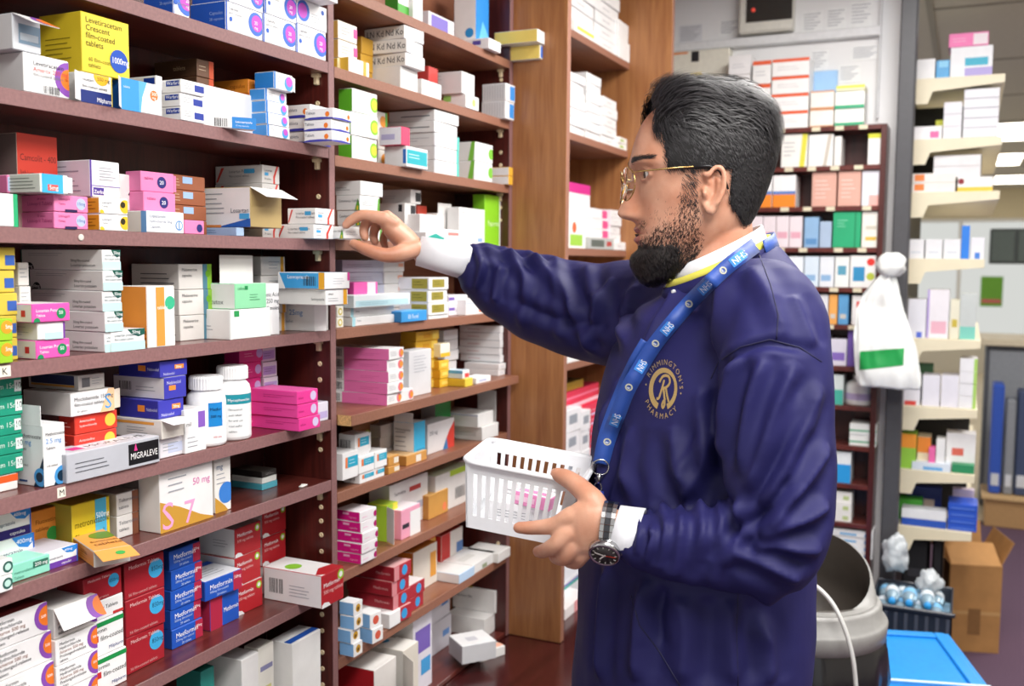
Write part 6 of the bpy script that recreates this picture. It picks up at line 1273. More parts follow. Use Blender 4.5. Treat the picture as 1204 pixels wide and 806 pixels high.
# eyelids of both eyes
for sg in (1, -1):
    V.limb([Hd(.079, sg*.045, -.001), Hd(.0855, sg*.036, .0045), Hd(.089, sg*.028, .0048), Hd(.088, sg*.019, .0)], [.0022, .0027, .0027, .0022], 10, sub=4)
    V.limb([Hd(.079, sg*.045, -.004), Hd(.0835, sg*.036, -.0095), Hd(.087, sg*.028, -.0105), Hd(.087, sg*.019, -.005)], [.002, .0022, .0022, .002], 10, sub=4)
# neck
def ring(c, a, b, ea, eb, n=40): return [c+a*(ea*math.cos(2*math.pi*j/n))+b*(eb*math.sin(2*math.pi*j/n)) for j in range(n)]
V.rings([ring(Hd(f, 0, u), IL, AW, a, b_) for f, u, a, b_ in ((-.018, -.02, .05, .045), (-.018, -.06, .053, .052), (-.022, -.10, .053, .054), (-.028, -.14, .058, .06), (-.034, -.18, .07, .075), (-.04, -.24, .09, .12), (-.04, -.30, .06, .10))])
# torso and legs kept slim inside the clothes
def tc(px, py, d=1.38): return at(px, py, d)
V.rings([ring(tc(x, y), TF, TL, a, b_) for x, y, a, b_ in ((845, 372, .06, .14), (840, 420, .085, .15), (825, 520, .085, .14), (815, 640, .085, .13), (808, 800, .08, .13))])
HIP = tc(808, 800); HIP.z = .9
for sg in (1, -1):
    h = HIP+TL*(.09*sg); V.limb([h, h*1+Vector((0, 0, -.44))+TF*.01, Vector((h.x, h.y, .07))-TF*.01], [.08, .055, .04], 20)
    ft = Vector((h.x, h.y, .045)); V.limb([ft-TF*.04, ft+TF*.09, ft+TF*.16], [.032, .03, .022], 16)
# right arm and hand (reaching to the shelf)
rw = at(500, 297, 1.69); re = at(650, 378, 1.74); rs = at(805, 372, 1.57)
V.limb([rs, re, at(597, 335, 1.71), at(560, 313, 1.70), rw], [.045, .038, .032, .024, .0225], 20)
V.rings([[c+a*(ea*math.cos(2*math.pi*j/24))+AW*(eb*math.sin(2*math.pi*j/24)) for j in range(24)] for c, a, ea, eb in (
    (at(510, 301, 1.69), UZ, .018, .023), (at(494, 294, 1.69), UZ, .0195, .026), (at(482, 286, 1.688), (UZ-IL*.3).normalized(), .0215, .032), (at(470, 276, 1.687), (UZ-IL*.5).normalized(), .021, .038), (at(460, 267, 1.687), (UZ-IL*.6).normalized(), .018, .040), (at(453, 261, 1.687), (UZ-IL*.7).normalized(), .013, .038))])
def finger(pts, r): V.limb([at(*p) for p in pts], r, 14, sub=5)
finger([(462, 263, 1.658), (450, 257, 1.655), (427, 253, 1.652), (413, 259, 1.652), (407, 264.5, 1.652)], [.0115, .0118, .0098, .0086, .0072])
finger([(464, 262, 1.682), (454, 256, 1.681), (434, 258, 1.680), (428, 270, 1.677), (429, 279, 1.674)], [.0115, .0118, .0098, .0086, .0072])
finger([(468, 265, 1.704), (460, 260, 1.705), (444, 264, 1.703), (439, 276, 1.698), (441, 284, 1.694)], [.011, .011, .0092, .0082, .007])
finger([(474, 272, 1.722), (467, 268, 1.723), (455, 273, 1.722), (451, 282, 1.717), (453, 289, 1.713)], [.0095, .0095, .008, .0072, .0062])
finger([(488, 292, 1.672), (473, 297, 1.655), (455, 300, 1.645), (433, 294, 1.642), (416, 286.5, 1.644)], [.016, .0155, .0125, .0108, .0082])
# left arm and hand (holding the basket)
ls = at(905, 372, 1.2); le = at(918, 640, 1.17); lw = at(722, 624, 1.205)
V.limb([ls, at(915, 510, 1.16), le, at(830, 640, 1.18), at(760, 629, 1.198), lw], [.045, .042, .038, .034, .024, .022], 20)
V.rings([[c+a*(ea*math.cos(2*math.pi*j/24))+AW*(eb*math.sin(2*math.pi*j/24)) for j in range(24)] for c, a, ea, eb in (
    (at(740, 626, 1.2), UZ, .026, .02), (at(722, 624, 1.203), UZ, .0275, .02), (at(706, 621, 1.208), (UZ+IL*.1).normalized(), .031, .0185), (at(692, 619, 1.212), (UZ+IL*.15).normalized(), .035, .0175), (at(680, 622, 1.216), (UZ+IL*.15).normalized(), .034, .0155), (at(671, 625, 1.219), (UZ+IL*.15).normalized(), .030, .011))])
finger([(690, 604, 1.215), (673, 606, 1.217), (652, 617, 1.228), (628, 620, 1.243), (610, 620, 1.252)], [.0125, .0128, .0108, .0092, .0076])
finger([(686, 620, 1.216), (668, 626, 1.218), (653, 640, 1.222), (640, 647, 1.245), (633, 648, 1.262)], [.0125, .0128, .0106, .0094, .0078])
finger([(686, 634, 1.218), (674, 643, 1.220), (665, 655, 1.228), (656, 656, 1.254), (651, 653, 1.27)], [.012, .0118, .0098, .0088, .0074])
finger([(690, 646, 1.221), (683, 654, 1.226), (678, 661, 1.242), (670, 661, 1.264), (665, 658, 1.28)], [.0105, .0102, .0086, .0076, .0064])
finger([(706, 607, 1.212), (697, 590, 1.216), (684, 575, 1.232), (668, 563, 1.252), (655, 557.5, 1.266)], [.017, .0165, .0135, .0118, .0092])

# knuckles
for px, py, d, r in ((673, 607, 1.2125, .010), (668, 627, 1.2135, .010), (674, 643, 1.216, .009), (451, 256, 1.652, .0105), (455, 254, 1.678, .0105)):
    V.ell(at(px, py, d), (IL*r, AW*r*.8, UZ*r))

def skin_mat():
    m, nt, b = newmat('skin')
    tc_ = nt.nodes.new('ShaderNodeTexCoord'); n = nt.nodes.new('ShaderNodeTexNoise'); n.inputs['Scale'].default_value = 22; n.inputs['Detail'].default_value = 5
    nt.links.new(tc_.outputs['Object'], n.inputs['Vector'])
    r = nt.nodes.new('ShaderNodeValToRGB'); r.color_ramp.elements[0].position = .3; r.color_ramp.elements[1].position = .72
    r.color_ramp.elements[0].color = srgb('#bd7f62'); r.color_ramp.elements[1].color = srgb('#dba98e')
    nt.links.new(n.outputs['Fac'], r.inputs['Fac']); nt.links.new(r.outputs['Color'], b.inputs['Base Color'])
    b.inputs['Roughness'].default_value = .46; b.inputs['Subsurface Weight'].default_value = .18; b.inputs['Subsurface Radius'].default_value = (.012, .005, .003); b.inputs['Subsurface Scale'].default_value = .5
    n2 = nt.nodes.new('ShaderNodeTexNoise'); n2.inputs['Scale'].default_value = 700; n2.inputs['Detail'].default_value = 2; nt.links.new(tc_.outputs['Object'], n2.inputs['Vector'])
    bp = nt.nodes.new('ShaderNodeBump'); bp.inputs['Strength'].default_value = .25; bp.inputs['Distance'].default_value = .0006
    nt.links.new(n2.outputs['Fac'], bp.inputs['Height']); nt.links.new(bp.outputs['Normal'], b.inputs['Normal'])
    return m
SKIN = skin_mat()
body_me = V.remesh(.0024, 'person', 2); body_me.materials.append(SKIN)
man = link('person', body_me)
tag(man, 'man in navy pharmacy tunic and glasses reaching into the shelves, holding a white basket', 'person')
NAIL = plain('#dfb09c', .28, name='fingernail', var=.03)
for (a, b_, r) in (((628, 620, 1.243), (610, 620, 1.252), .0066), ((668, 563, 1.252), (655, 557.5, 1.266), .0082), ((433, 294, 1.642), (416, 286.5, 1.644), .0072), ((413, 259, 1.652), (407, 264.5, 1.652), .0060)):
    p0, p1 = at(*a), at(*b_); ax = (p1-p0).normalized(); up_ = (CAM-p1).normalized()*.75+UZ*.65; up_ = (up_-ax*up_.dot(ax)).normalized(); sd = ax.cross(up_)
    m = MB(); vs = []; c = p1+up_*r*.92
    for i in range(7):
        for j in range(9):
            u, v = i/6*2-1, j/8*2-1; ww = (1-abs(u)**4*.25)
            vs.append(c+ax*(u*r*.8)+sd*(v*r*.68*ww)-up_*(v*v*r*.30+max(u, 0)**2*r*.12))
    m.add(vs, [(i*9+j, i*9+j+1, (i+1)*9+j+1, (i+1)*9+j) for i in range(6) for j in range(8)], NAIL, True); m.build('fingernail', man)
BB = bvh(body_me)

# --- navy tunic
C = Vol()
secs = [(312, 850, .070, .071, .45), (322, 850, .080, .088, .40), (336, 850, .090, .122, .28), (352, 848, .100, .157, .14), (375, 843, .112, .182, 0), (410, 836, .126, .192, 0), (450, 831, .136, .19, 0), (510, 824, .142, .185, 0), (580, 818, .146, .185, 0), (650, 814, .15, .188, 0), (720, 812, .152, .19, 0), (806, 806, .149, .19, 0), (900, 806, .15, .192, 0), (985, 806, .152, .195, 0)]
def sring(y, x, a, b_, tl, n=64):
    c = tc(x, y); r = []
    for j in range(n):
        w = 2*math.pi*j/n; cs, sn = math.cos(w), math.sin(w)
        p = TF*(a*math.copysign(abs(cs)**.9, cs))+TL*(b_*math.copysign(abs(sn)**.92, sn)); r.append(c+p-UZ*(p.dot(IL)*tl))
    return r
C.rings([sring(*q) for q in secs])
C.limb([at(862, 358, 1.30), at(902, 372, 1.2), at(910, 430, 1.165), at(914, 520, 1.15), at(916, 600, 1.15), at(903, 645, 1.155), at(862, 645, 1.165), at(800, 639, 1.18), at(757, 634, 1.195), at(741, 630, 1.2)],
       [.055, .066, .0665, .0645, .064, .058, .0525, .049, .038, .030], 36, sub=6, dome=True)
C.limb([at(838, 358, 1.46), at(790, 368, 1.56), at(740, 370, 1.62), at(690, 366, 1.67), at(638, 352, 1.70), at(597, 335, 1.71), at(563, 315, 1.70), at(546, 307, 1.695)],
       [.07, .092, .091, .084, .078, .0665, .049, .030], 36, sub=6, dome=True)
coat0 = C.remesh(.0040, 'coat', 10)
CB = bvh(coat0)
def hit(px, py, B=None):
    h = (B or CB).ray_cast(CAM, ray(px, py).normalized())
    return h[0]
co = np.empty(len(coat0.vertices)*3); coat0.vertices.foreach_get('co', co); co = co.reshape(-1, 3)
no = np.empty(len(coat0.vertices)*3); coat0.vertices.foreach_get('normal', no); no = no.reshape(-1, 3)
disp = np.zeros(len(co))
def ridge(pts, wid, amp):
    """a cloth fold running through points on the tunic"""
    P = [hit(*p) for p in pts]; P = [p for p in P if p is not None]
    if len(P) < 2: return
    Q = []
    for i in range(len(P)-1):
        p0, p1, p2, p3 = P[max(i-1, 0)], P[i], P[i+1], P[min(i+2, len(P)-1)]
        for k in range(40):
            t = k/40; Q.append(.5*((2*p1)+(p2-p0)*t+(2*p0-5*p1+4*p2-p3)*t*t+(3*p1-p0-3*p2+p3)*t**3))
    Q.append(P[-1]); Q = np.array([tuple(q) for q in Q]); lo = Q.min(0)-.06; hi = Q.max(0)+.06
    m = np.where(((co > lo) & (co < hi)).all(1))[0]
    if not len(m): return
    d2 = ((co[m, None, :]-Q[None])**2).sum(2); k = d2.argmin(1); tt = k/(len(Q)-1)
    env = np.minimum(1, np.minimum(tt*5+.1, (1-tt)*5+.1))
    dd = np.sqrt(d2.min(1)); disp[m] += amp*env*(np.exp(-(dd/(wid*.8))**1.35)-.4*np.exp(-((dd-wid*1.8)/wid)**2))
F_ = [  # reaching sleeve
    ([(556, 288), (566, 310), (560, 340)], .006, .006), ([(572, 284), (588, 312), (582, 355)], .007, .006), ([(590, 290), (618, 330), (612, 385)], .009, .006), ([(618, 296), (650, 330), (660, 400)], .010, .006),
    ([(650, 302), (668, 350), (700, 415)], .011, .007), ([(690, 312), (700, 350), (735, 400)], .012, .006), ([(600, 350), (650, 375), (720, 385)], .011, -.004), ([(720, 325), (700, 365), (690, 410)], .01, .005), ([(752, 335), (735, 370), (735, 405)], .011, .006),
    ([(560, 292), (600, 300), (650, 310)], .008, .004),
    # chest and front
    ([(800, 335), (770, 385), (742, 440)], .013, .005), ([(846, 470), (805, 545), (770, 600)], .014, .006), ([(842, 500), (820, 560), (800, 590)], .012, .006), ([(722, 470), (712, 540), (704, 600)], .010, .006), ([(745, 500), (735, 560), (722, 640)], .012, .005),
    ([(760, 680), (752, 740), (748, 800)], .014, .006), ([(715, 665), (708, 730), (705, 800)], .012, .006), ([(800, 700), (806, 750), (800, 804)], .016, .005), ([(860, 705), (858, 750), (862, 804)], .014, .005), ([(905, 700), (900, 750), (902, 804)], .012, .006), ([(780, 690), (770, 720), (775, 760)], .01, -.004),
    # near sleeve
    ([(845, 440), (862, 420), (900, 404), (950, 412)], .006, -.0035), ([(870, 415), (852, 480), (850, 540)], .010, .006), ([(900, 420), (880, 480), (868, 560)], .010, .006), ([(935, 425), (905, 500), (880, 580)], .011, .006),
    ([(965, 450), (935, 520), (900, 600)], .012, .006), ([(972, 520), (945, 570), (905, 620)], .011, .007), ([(974, 590), (940, 615), (890, 630)], .010, .007), ([(965, 645), (925, 645), (880, 640)], .009, .006), ([(940, 680), (905, 665), (860, 650)], .009, .006),
    ([(868, 585), (872, 620), (850, 670)], .009, .006), ([(845, 585), (848, 620), (835, 690)], .009, .007), ([(822, 582), (826, 625), (812, 690)], .009, .006), ([(800, 585), (800, 620), (790, 682)], .008, .006), ([(780, 588), (782, 620), (772, 672)], .007, .006), ([(764, 595), (766, 625), (758, 664)], .006, .006), ([(752, 602), (752, 626), (748, 655)], .005, .004),
    ([(838, 455), (836, 500), (850, 560)], .008, -.006), ([(790, 500), (800, 560), (830, 600)], .012, .005), ([(955, 470), (915, 540), (878, 600)], .008, -.004), ([(930, 560), (900, 600), (860, 625)], .007, -.005), ([(730, 440), (720, 480), (712, 520)], .008, .005),
    # shoulder and back
    ([(880, 315), (905, 350), (925, 395)], .012, .004), ([(930, 345), (945, 380), (955, 410)], .012, .004), ([(850, 330), (845, 370), (840, 420)], .014, .004)]
for q in F_: ridge(q[0], q[1]*1.05, q[2]*2.0)
for i in range(len(co)):
    v = Vector(co[i]); disp[i] += .004*noise.noise(v*9)+.0012*noise.noise(v*24)
co2 = co+no*disp[:, None]
coat0.vertices.foreach_set('co', co2.ravel()); coat0.update()
def cloth(name, c1, c2, rough=.7, scale=1400, sheen=.25, bump=.2):
    m, nt, b = newmat(name)
    tc_ = nt.nodes.new('ShaderNodeTexCoord'); n = nt.nodes.new('ShaderNodeTexNoise'); n.inputs['Scale'].default_value = 9; n.inputs['Detail'].default_value = 4; nt.links.new(tc_.outputs['Object'], n.inputs['Vector'])
    r = nt.nodes.new('ShaderNodeValToRGB'); r.color_ramp.elements[0].position = .3; r.color_ramp.elements[1].position = .7; r.color_ramp.elements[0].color = srgb(c1); r.color_ramp.elements[1].color = srgb(c2)
    nt.links.new(n.outputs['Fac'], r.inputs['Fac']); nt.links.new(r.outputs['Color'], b.inputs['Base Color']); b.inputs['Roughness'].default_value = rough; b.inputs['Sheen Weight'].default_value = sheen; b.inputs['Sheen Roughness'].default_value = .4
    w = nt.nodes.new('ShaderNodeTexWave'); w.inputs['Scale'].default_value = scale/4; w.inputs['Distortion'].default_value = 1.5; nt.links.new(tc_.outputs['Object'], w.inputs['Vector'])
    bp = nt.nodes.new('ShaderNodeBump'); bp.inputs['Strength'].default_value = bump; bp.inputs['Distance'].default_value = .0003; nt.links.new(w.outputs['Fac'], bp.inputs['Height']); nt.links.new(bp.outputs['Normal'], b.inputs['Normal'])
    return m
NAVY = cloth('navy_cotton', '#1a194a', '#24235a', .62, sheen=0.0)
NAVY.node_tree.nodes['Principled BSDF'].inputs['Specular IOR Level'].default_value = .28
coat0.materials.append(NAVY)
coat = link('tunic', coat0, man); CB = bvh(coat0)
NAVYD = plain('#17163c', .7, name='navy_thread')
def seam(pts, r=.0009, mat=None, name='seam'):
    P = []
    for a, b_ in zip(pts, pts[1:]):
        for k in range(6):
            t = k/6; h = hit(a[0]+(b_[0]-a[0])*t, a[1]+(b_[1]-a[1])*t)
            if h: P.append(h)
    h = hit(*pts[-1])
    if h: P.append(h)
    if len(P) > 2:
        m = MB(); m.tube(P, r, mat or NAVYD, 6); return m.build(name, coat)
seam([(836, 445), (845, 425), (870, 408), (905, 399), (940, 408), (966, 425)])
seam([(893, 300), (906, 335), (915, 370), (913, 399)])
seam([(742, 700), (752, 735), (775, 765), (800, 806)])
seam([(868, 690), (866, 740), (868, 806)], .0007)
h = hit(792, 343)
if h: m = MB(); m.lathe([(.0036, -.001), (.0036, .0012), (.002, .0018)], plain('#d9d9de', .25, .6, name='snap_metal'), 14, Matrix.Translation(h) @ (CAM-h).normalized().to_track_quat('Z', 'Y').to_matrix().to_4x4()); m.build('snap_button', coat)
# cuffs of the tunic
def cuff(name, c, ax, r, ln, mat, parent, flat=1.0, wall=.0016, tp=.97):
    ax = ax.normalized(); a = (UZ-ax*UZ.dot(ax)).normalized(); b_ = ax.cross(a); m = MB(); n = 40; vs = []
    prof = [(0, r), (ln, r*tp), (ln, r*tp-wall), (0, r-wall)]
    for (t, rr) in prof:
        for j in range(n):
            w = 2*math.pi*j/n; k = 1+.03*math.sin(5*w+t*90); vs.append(c+ax*t+(a*math.cos(w)*rr+b_*math.sin(w)*rr*flat)*k)
    fs = [(i*n+j, i*n+(j+1) % n, ((i+1) % 4)*n+(j+1) % n, ((i+1) % 4)*n+j) for i in range(4) for j in range(n)]
    m.add(vs, fs, mat, True); return m.build(name, parent)
SHIRT = cloth('white_shirt', '#e6e8ee', '#f3f4f7', .75, 900, .1)
rax = (at(497, 296, 1.69)-at(546, 307, 1.695)); cuff('shirt_cuff', at(552, 308.5, 1.696), rax, .0315, .090, SHIRT, man, 1.1, tp=.82)
lax = (at(730, 626, 1.204)-at(745, 630, 1.2)); cuff('shirt_cuff', at(752, 629.5, 1.199), lax, .0335, .030, SHIRT, man, 1.0, tp=.92)

# --- collar: white shirt collar, yellow lining
def band(name, parent, mat, lo, hi, n=60, th=.0022, a0=0, a1=2*math.pi):
    """ring strip between two tilted ellipses (centre f, u, slope, half f, half l)"""
    def pt(q, w, off):
        f, u, sl, a, b_ = q; ff = (a+off)*math.cos(w); return Hd(f+ff, (b_+off)*math.sin(w), u+sl*ff)
    vs = []; full = abs(a1-a0-2*math.pi) < 1e-6; k = n if full else n+1
    for q, off in ((lo, 0), (hi, 0), (hi, th), (lo, th)):
        for j in range(k): vs.append(pt(q, a0+(a1-a0)*j/n, off))
    fs = []
    for i in range(4):
        for j in range(n): fs.append((i*k+j, i*k+(j+1) % k, ((i+1) % 4)*k+(j+1) % k, ((i+1) % 4)*k+j))
    if not full: fs += [(0, k, 2*k, 3*k), (n, 3*k+n, 2*k+n, k+n)]
    m = MB(); m.add(vs, fs, mat, True); return m.build(name, parent)
band('shirt_collar', man, SHIRT, (-.027, -.128, -.47, .0665, .0695), (-.025, -.1, -.50, .0585, .0605))
band('collar_lining', man, cloth('yellow_lining', '#d8cf4a', '#e6de62', .7, 900, .1), (-.026, -.130, -.455, .0725, .0745), (-.026, -.1165, -.47, .0695, .072), th=.0016)
band('tunic_collar', man, NAVY, (-.028, -.148, -.44, .081, .084), (-.027, -.1255, -.455, .0755, .0775), th=.002)

# --- trousers and shoes, below the frame
T = Vol(); hp = HIP.copy()
T.rings([ring(Vector((hp.x, hp.y, z_)), TF, TL, a, b_, 48) for z_, a, b_ in ((1.0, .11, .15), (.9, .125, .17), (.82, .125, .172), (.78, .11, .165))])
for sg in (1, -1):
    h = hp+TL*(.09*sg); T.limb([Vector((h.x, h.y, .88)), Vector((h.x, h.y, .47))+TF*.01, Vector((h.x, h.y, .09))-TF*.01], [.095, .078, .07], 24)
tm = T.remesh(.008, 'trousers', 3); tm.materials.append(cloth('black_trouser_cloth', '#141418', '#1d1d23', .8)); link('trousers', tm, man)
for sg in (1, -1):
    h = hp+TL*(.09*sg); S_ = Vol(); ft = Vector((h.x, h.y, .048)); S_.limb([ft-TF*.05, ft+TF*.08, ft+TF*.19], [.044, .042, .034], 20)
    S_.limb([ft-TF*.03, ft-TF*.02+UZ*.06], [.046, .048], 20)
    sm_ = S_.remesh(.005, 'shoe', 2)
    for v in sm_.vertices: v.co.z = max(v.co.z, .002)
    sm_.materials.append(plain('#17171a', .35, name='black_leather')); link('shoe', sm_, man)

# --- hair, beard, brows
def sstep(a, b, x): t = min(1, max(0, (x-a)/(b-a))); return t*t*(3-2*t)
def hmask(f, l, u):
    """1 where the scalp carries hair (soft edge)"""
    if u > .05: lim = .074-(u-.05)*.25
    elif u > .0: lim = .066-(.05-u)*.14
    else: lim = -.024 if u > -.045 else -.024-(-.045-u)*.9
    m = sstep(.004, -.004, f-lim)
    if u < -.066: m *= sstep(-.082, -.066, u)
    if -.055 < u < .004: m = max(m, sstep(.0, .004, f-.017)*sstep(.042, .036, f)*.55*sstep(-.055, -.03, u))
    return m
def bmask(f, l, u):
    """beard: chin thick, jaw line thin, light moustache"""
    chin = sstep(.018, .05, f)*sstep(-.097, -.108, u)
    jaw = sstep(-.052, -.085, u)*sstep(.0, .012, f-.004)*sstep(.0, .02, (f-.02)*-.7-.048-u+.012)*.6
    side = sstep(-.03, -.045, u)*sstep(.012, .018, f)*sstep(.046, .036, f)*.55
    mo = .45*sstep(-.0635, -.0675, u)*sstep(-.0775, -.0735, u)*sstep(.034, .026, abs(l))*sstep(.05, .06, f)
    soul = .8*sstep(-.097, -.101, u)*sstep(.012, .008, abs(l))*sstep(.05, .06, f)
    return max(chin, jaw, side, mo, soul)
def hthick(f, l, u):
    t = .0055+.019*sstep(.05, .098, u)*(1-.5*sstep(-.03, -.08, f))+.010*sstep(.02, .07, f)*sstep(.045, .07, u)+.001*sstep(-.04, -.085, f)*sstep(.0, .05, u)
    return t
def frame(u, phi):
    p = Vector(head_pt(u, phi)); du = Vector(head_pt(min(u+.002, .113), phi))-Vector(head_pt(max(u-.002, -.1419), phi)); dp = Vector(head_pt(u, phi+.02))-Vector(head_pt(u, phi-.02))
    n = dp.cross(du)
    if n.length < 1e-12: n = Vector((0, 0, 1 if u > 0 else -1))
    n.normalize()
    c = Vector((-.005, 0, 0)); 
    if n.dot(p-c) < 0: n = -n
    if u > .1: n = (n*.4+Vector((0, 0, 1))*sstep(.1, .113, u)+Vector((p.x, p.y, 0))*2).normalized()
    if u < -.134: n = (n+Vector((0, 0, -1))*sstep(-.134, -.1415, u)*2).normalized()
    return p, n
def shell(name, maskf, thick, mat, u0, u1, nu, nphi, rough=.0):
    vs = []; fs = []
    for i in range(nu+1):
        u = u0+(u1-u0)*i/nu
        for j in range(nphi):
            p, n = frame(u, 2*math.pi*j/nphi); m = maskf(*p)
            cl = noise.noise(Vector((p.x*30, p.y*60, p.z*60)))*rough
            q = p+n*(-.004+(thick(*p)*(1+cl)+.004)*m)
            vs.append(Hd(*q))
    fs = [(i*nphi+j, i*nphi+(j+1) % nphi, (i+1)*nphi+(j+1) % nphi, (i+1)*nphi+j) for i in range(nu) for j in range(nphi)]
    fs.append(tuple(range(nphi-1, -1, -1))); fs.append(tuple(range(nu*nphi, (nu+1)*nphi)))
    m = MB(); m.add(vs, fs, mat, True); return m
def hair_mat(name, c1, c2, rough):
    m, nt, b = newmat(name)
    tc_ = nt.nodes.new('ShaderNodeTexCoord'); n = nt.nodes.new('ShaderNodeTexNoise'); n.inputs['Scale'].default_value = 160; nt.links.new(tc_.outputs['Object'], n.inputs['Vector'])
    r = nt.nodes.new('ShaderNodeValToRGB'); r.color_ramp.elements[0].position = .35; r.color_ramp.elements[1].position = .65; r.color_ramp.elements[0].color = srgb(c1); r.color_ramp.elements[1].color = srgb(c2)
    nt.links.new(n.outputs['Fac'], r.inputs['Fac']); nt.links.new(r.outputs['Color'], b.inputs['Base Color']); b.inputs['Roughness'].default_value = rough; b.inputs['Specular IOR Level'].default_value = .6
    return m
HAIR = hair_mat('black_hair', '#131113', '#2c292c', .48); HAIRS = hair_mat('hair_underlayer', '#0c0a0b', '#151314', .9); BEARD = hair_mat('beard_hair', '#120e0e', '#2c2422', .5)
def chin_th(f, l, u): return .0015+.013*sstep(.035, .075, f)*sstep(-.1, -.118, u)+.006*sstep(-.126, -.14, u)*sstep(.02, .05, f)
hs = shell('hair', lambda f, l, u: sstep(.5, .95, hmask(f, l, u)), lambda f, l, u: hthick(f, l, u)*.62, HAIRS, -.09, .1134, 80, 160, .25)
bs = shell('beard', lambda f, l, u: sstep(.45, .8, bmask(f, l, u)), lambda f, l, u: chin_th(f, l, u)*.7, HAIRS, -.1418, -.06, 50, 160, .2)
RS = random.Random(11)
def strands(mb, count, pick, length, flow, mat, wid, lift=.25, wave=.0, seg=5):
    vs = []; fs = []; made = 0; tries = 0
    while made < count and tries < count*30:
        tries += 1
        u, phi = pick(); p, n = frame(u, phi); w = flow[0](*p)
        if RS.random() > w: continue
        base = flow[1](*p); d = flow[2](*p, n); d = (d-n*d.dot(n))
        if d.length < 1e-6: continue
        d.normalize(); L = length(*p)*RS.uniform(.7, 1.15); sd = n.cross(d).normalized()
        q = p+n*base; ph = RS.uniform(0, 6.28); jig = sd*RS.uniform(-.35, .35)
        pts = []
        for k in range(seg+1):
            t = k/seg; pts.append(q+d*(L*t)+jig*(L*t)+n*(lift*L*(t-.75*t*t*1.2))+sd*(wave*math.sin(ph+t*4.5)*t) - (p.normalized())*(.15*L*t*t))
        o = len(vs)
        for k, x in enumerate(pts):
            ww = wid*(1-.75*(k/seg)**2); vs.append(Hd(*(x-sd*ww))); vs.append(Hd(*(x+sd*ww)))
        fs += [(o+2*k, o+2*k+1, o+2*k+3, o+2*k+2) for k in range(seg)]; made += 1
    mb.add(vs, fs, mat, True)
up = lambda: (RS.uniform(-.088, .1125), RS.uniform(0, 2*math.pi))
topm = lambda f, l, u: (hmask(f, l, u) > .6)*sstep(.045, .07, u)
sidem = lambda f, l, u: hmask(f, l, u)*sstep(.085, .055, u)
def upt():
    z = RS.random(); u = .045+.068*math.sqrt(z); return (u, RS.uniform(0, 2*math.pi))
def tf(f, l, u, n):
    sw = math.sin(f*75+l*18)*.42+noise.noise(Vector((f*28, l*28, u*20)))*.7
    return Vector((-1, sw, .45 if f > .045 else -.1-.5*sstep(-.03, -.08, f)))
rb_ = lambda f, l, u: hthick(f, l, u)*RS.uniform(.42, .95)
strands(hs, 7600, upt, lambda f, l, u: .024+.014*sstep(-.02, .06, f), (topm, rb_, tf), HAIR, .00055, .42, .0022, 6)
strands(hs, 1300, lambda: (RS.uniform(.05, .092), RS.uniform(-.95, .95)), lambda f, l, u: .021, (lambda f, l, u: float(f > .045 and hmask(f, l, u) > .3), lambda f, l, u: hthick(f, l, u)*RS.uniform(.2, .7), lambda f, l, u, n: Vector((-.1+.5*noise.noise(Vector((l*40, u*30, 1))), .5, 1))), HAIR, .0005, .6, .003, 6)
strands(hs, 12500, up, lambda f, l, u: .008+.009*sstep(.0, .06, u), (sidem, lambda f, l, u: hthick(f, l, u)*RS.uniform(.25, .7), lambda f, l, u, n: Vector((-.55+.5*noise.noise(Vector((f*40, l*40, u*40))), 0, -.8))), HAIR, .00036, .4, .0006, 3)
hs.build('hair', man)
lowp = lambda: (RS.uniform(-.1415, -.028), RS.uniform(-1.75, 1.75))
lowc = lambda: (RS.uniform(-.1415, -.09), RS.uniform(-1.3, 1.3))
strands(bs, 5200, lowc, lambda f, l, u: .011, (lambda f, l, u: sstep(.03, .055, f)*sstep(-.095, -.106, u), lambda f, l, u: chin_th(f, l, u)*RS.uniform(.5, 1.0), lambda f, l, u, n: Vector((.5*noise.noise(Vector((f*60, l*60, u*60))), .9*noise.noise(Vector((f*60, l*60+9, u*60))), -1))), BEARD, .00045, .75, .0025, 5)
strands(bs, 6500, lowp, lambda f, l, u: .005+.009*sstep(-.1, -.125, u), (lambda f, l, u: bmask(f, l, u), lambda f, l, u: chin_th(f, l, u)*RS.uniform(.4, .95)*sstep(.4, .8, bmask(f, l, u)), lambda f, l, u, n: Vector((.15+.8*noise.noise(Vector((f*60, l*60, u*60))), .6*noise.noise(Vector((f*60, l*60+9, u*60))), -1))), BEARD, .00034, .35, .0016, 4)
strands(bs, 900, lowp, lambda f, l, u: .004, (lambda f, l, u: .5*sstep(-.03, -.07, u)*sstep(.0, .02, f)*sstep(.085, .06, f), lambda f, l, u: .0, lambda f, l, u, n: Vector((.2, 0, -1))), BEARD, .00018, .3, .0, 2)
bs.build('beard', man)
bm_ = MB()
strands(bm_, 520, lambda: (RS.uniform(.010, .0225), RS.choice((1, -1))*RS.uniform(.16, .72)), lambda f, l, u: .0085, (lambda f, l, u: sstep(.0, .004, u-(.011+.004*sstep(.015, .04, abs(l))))*sstep(.022, .017, u), lambda f, l, u: .0005, lambda f, l, u, n: Vector((-.2, 1 if l > 0 else -1, .25))), BEARD, .0003, .2, .0, 3)
bm_.build('eyebrows', man)
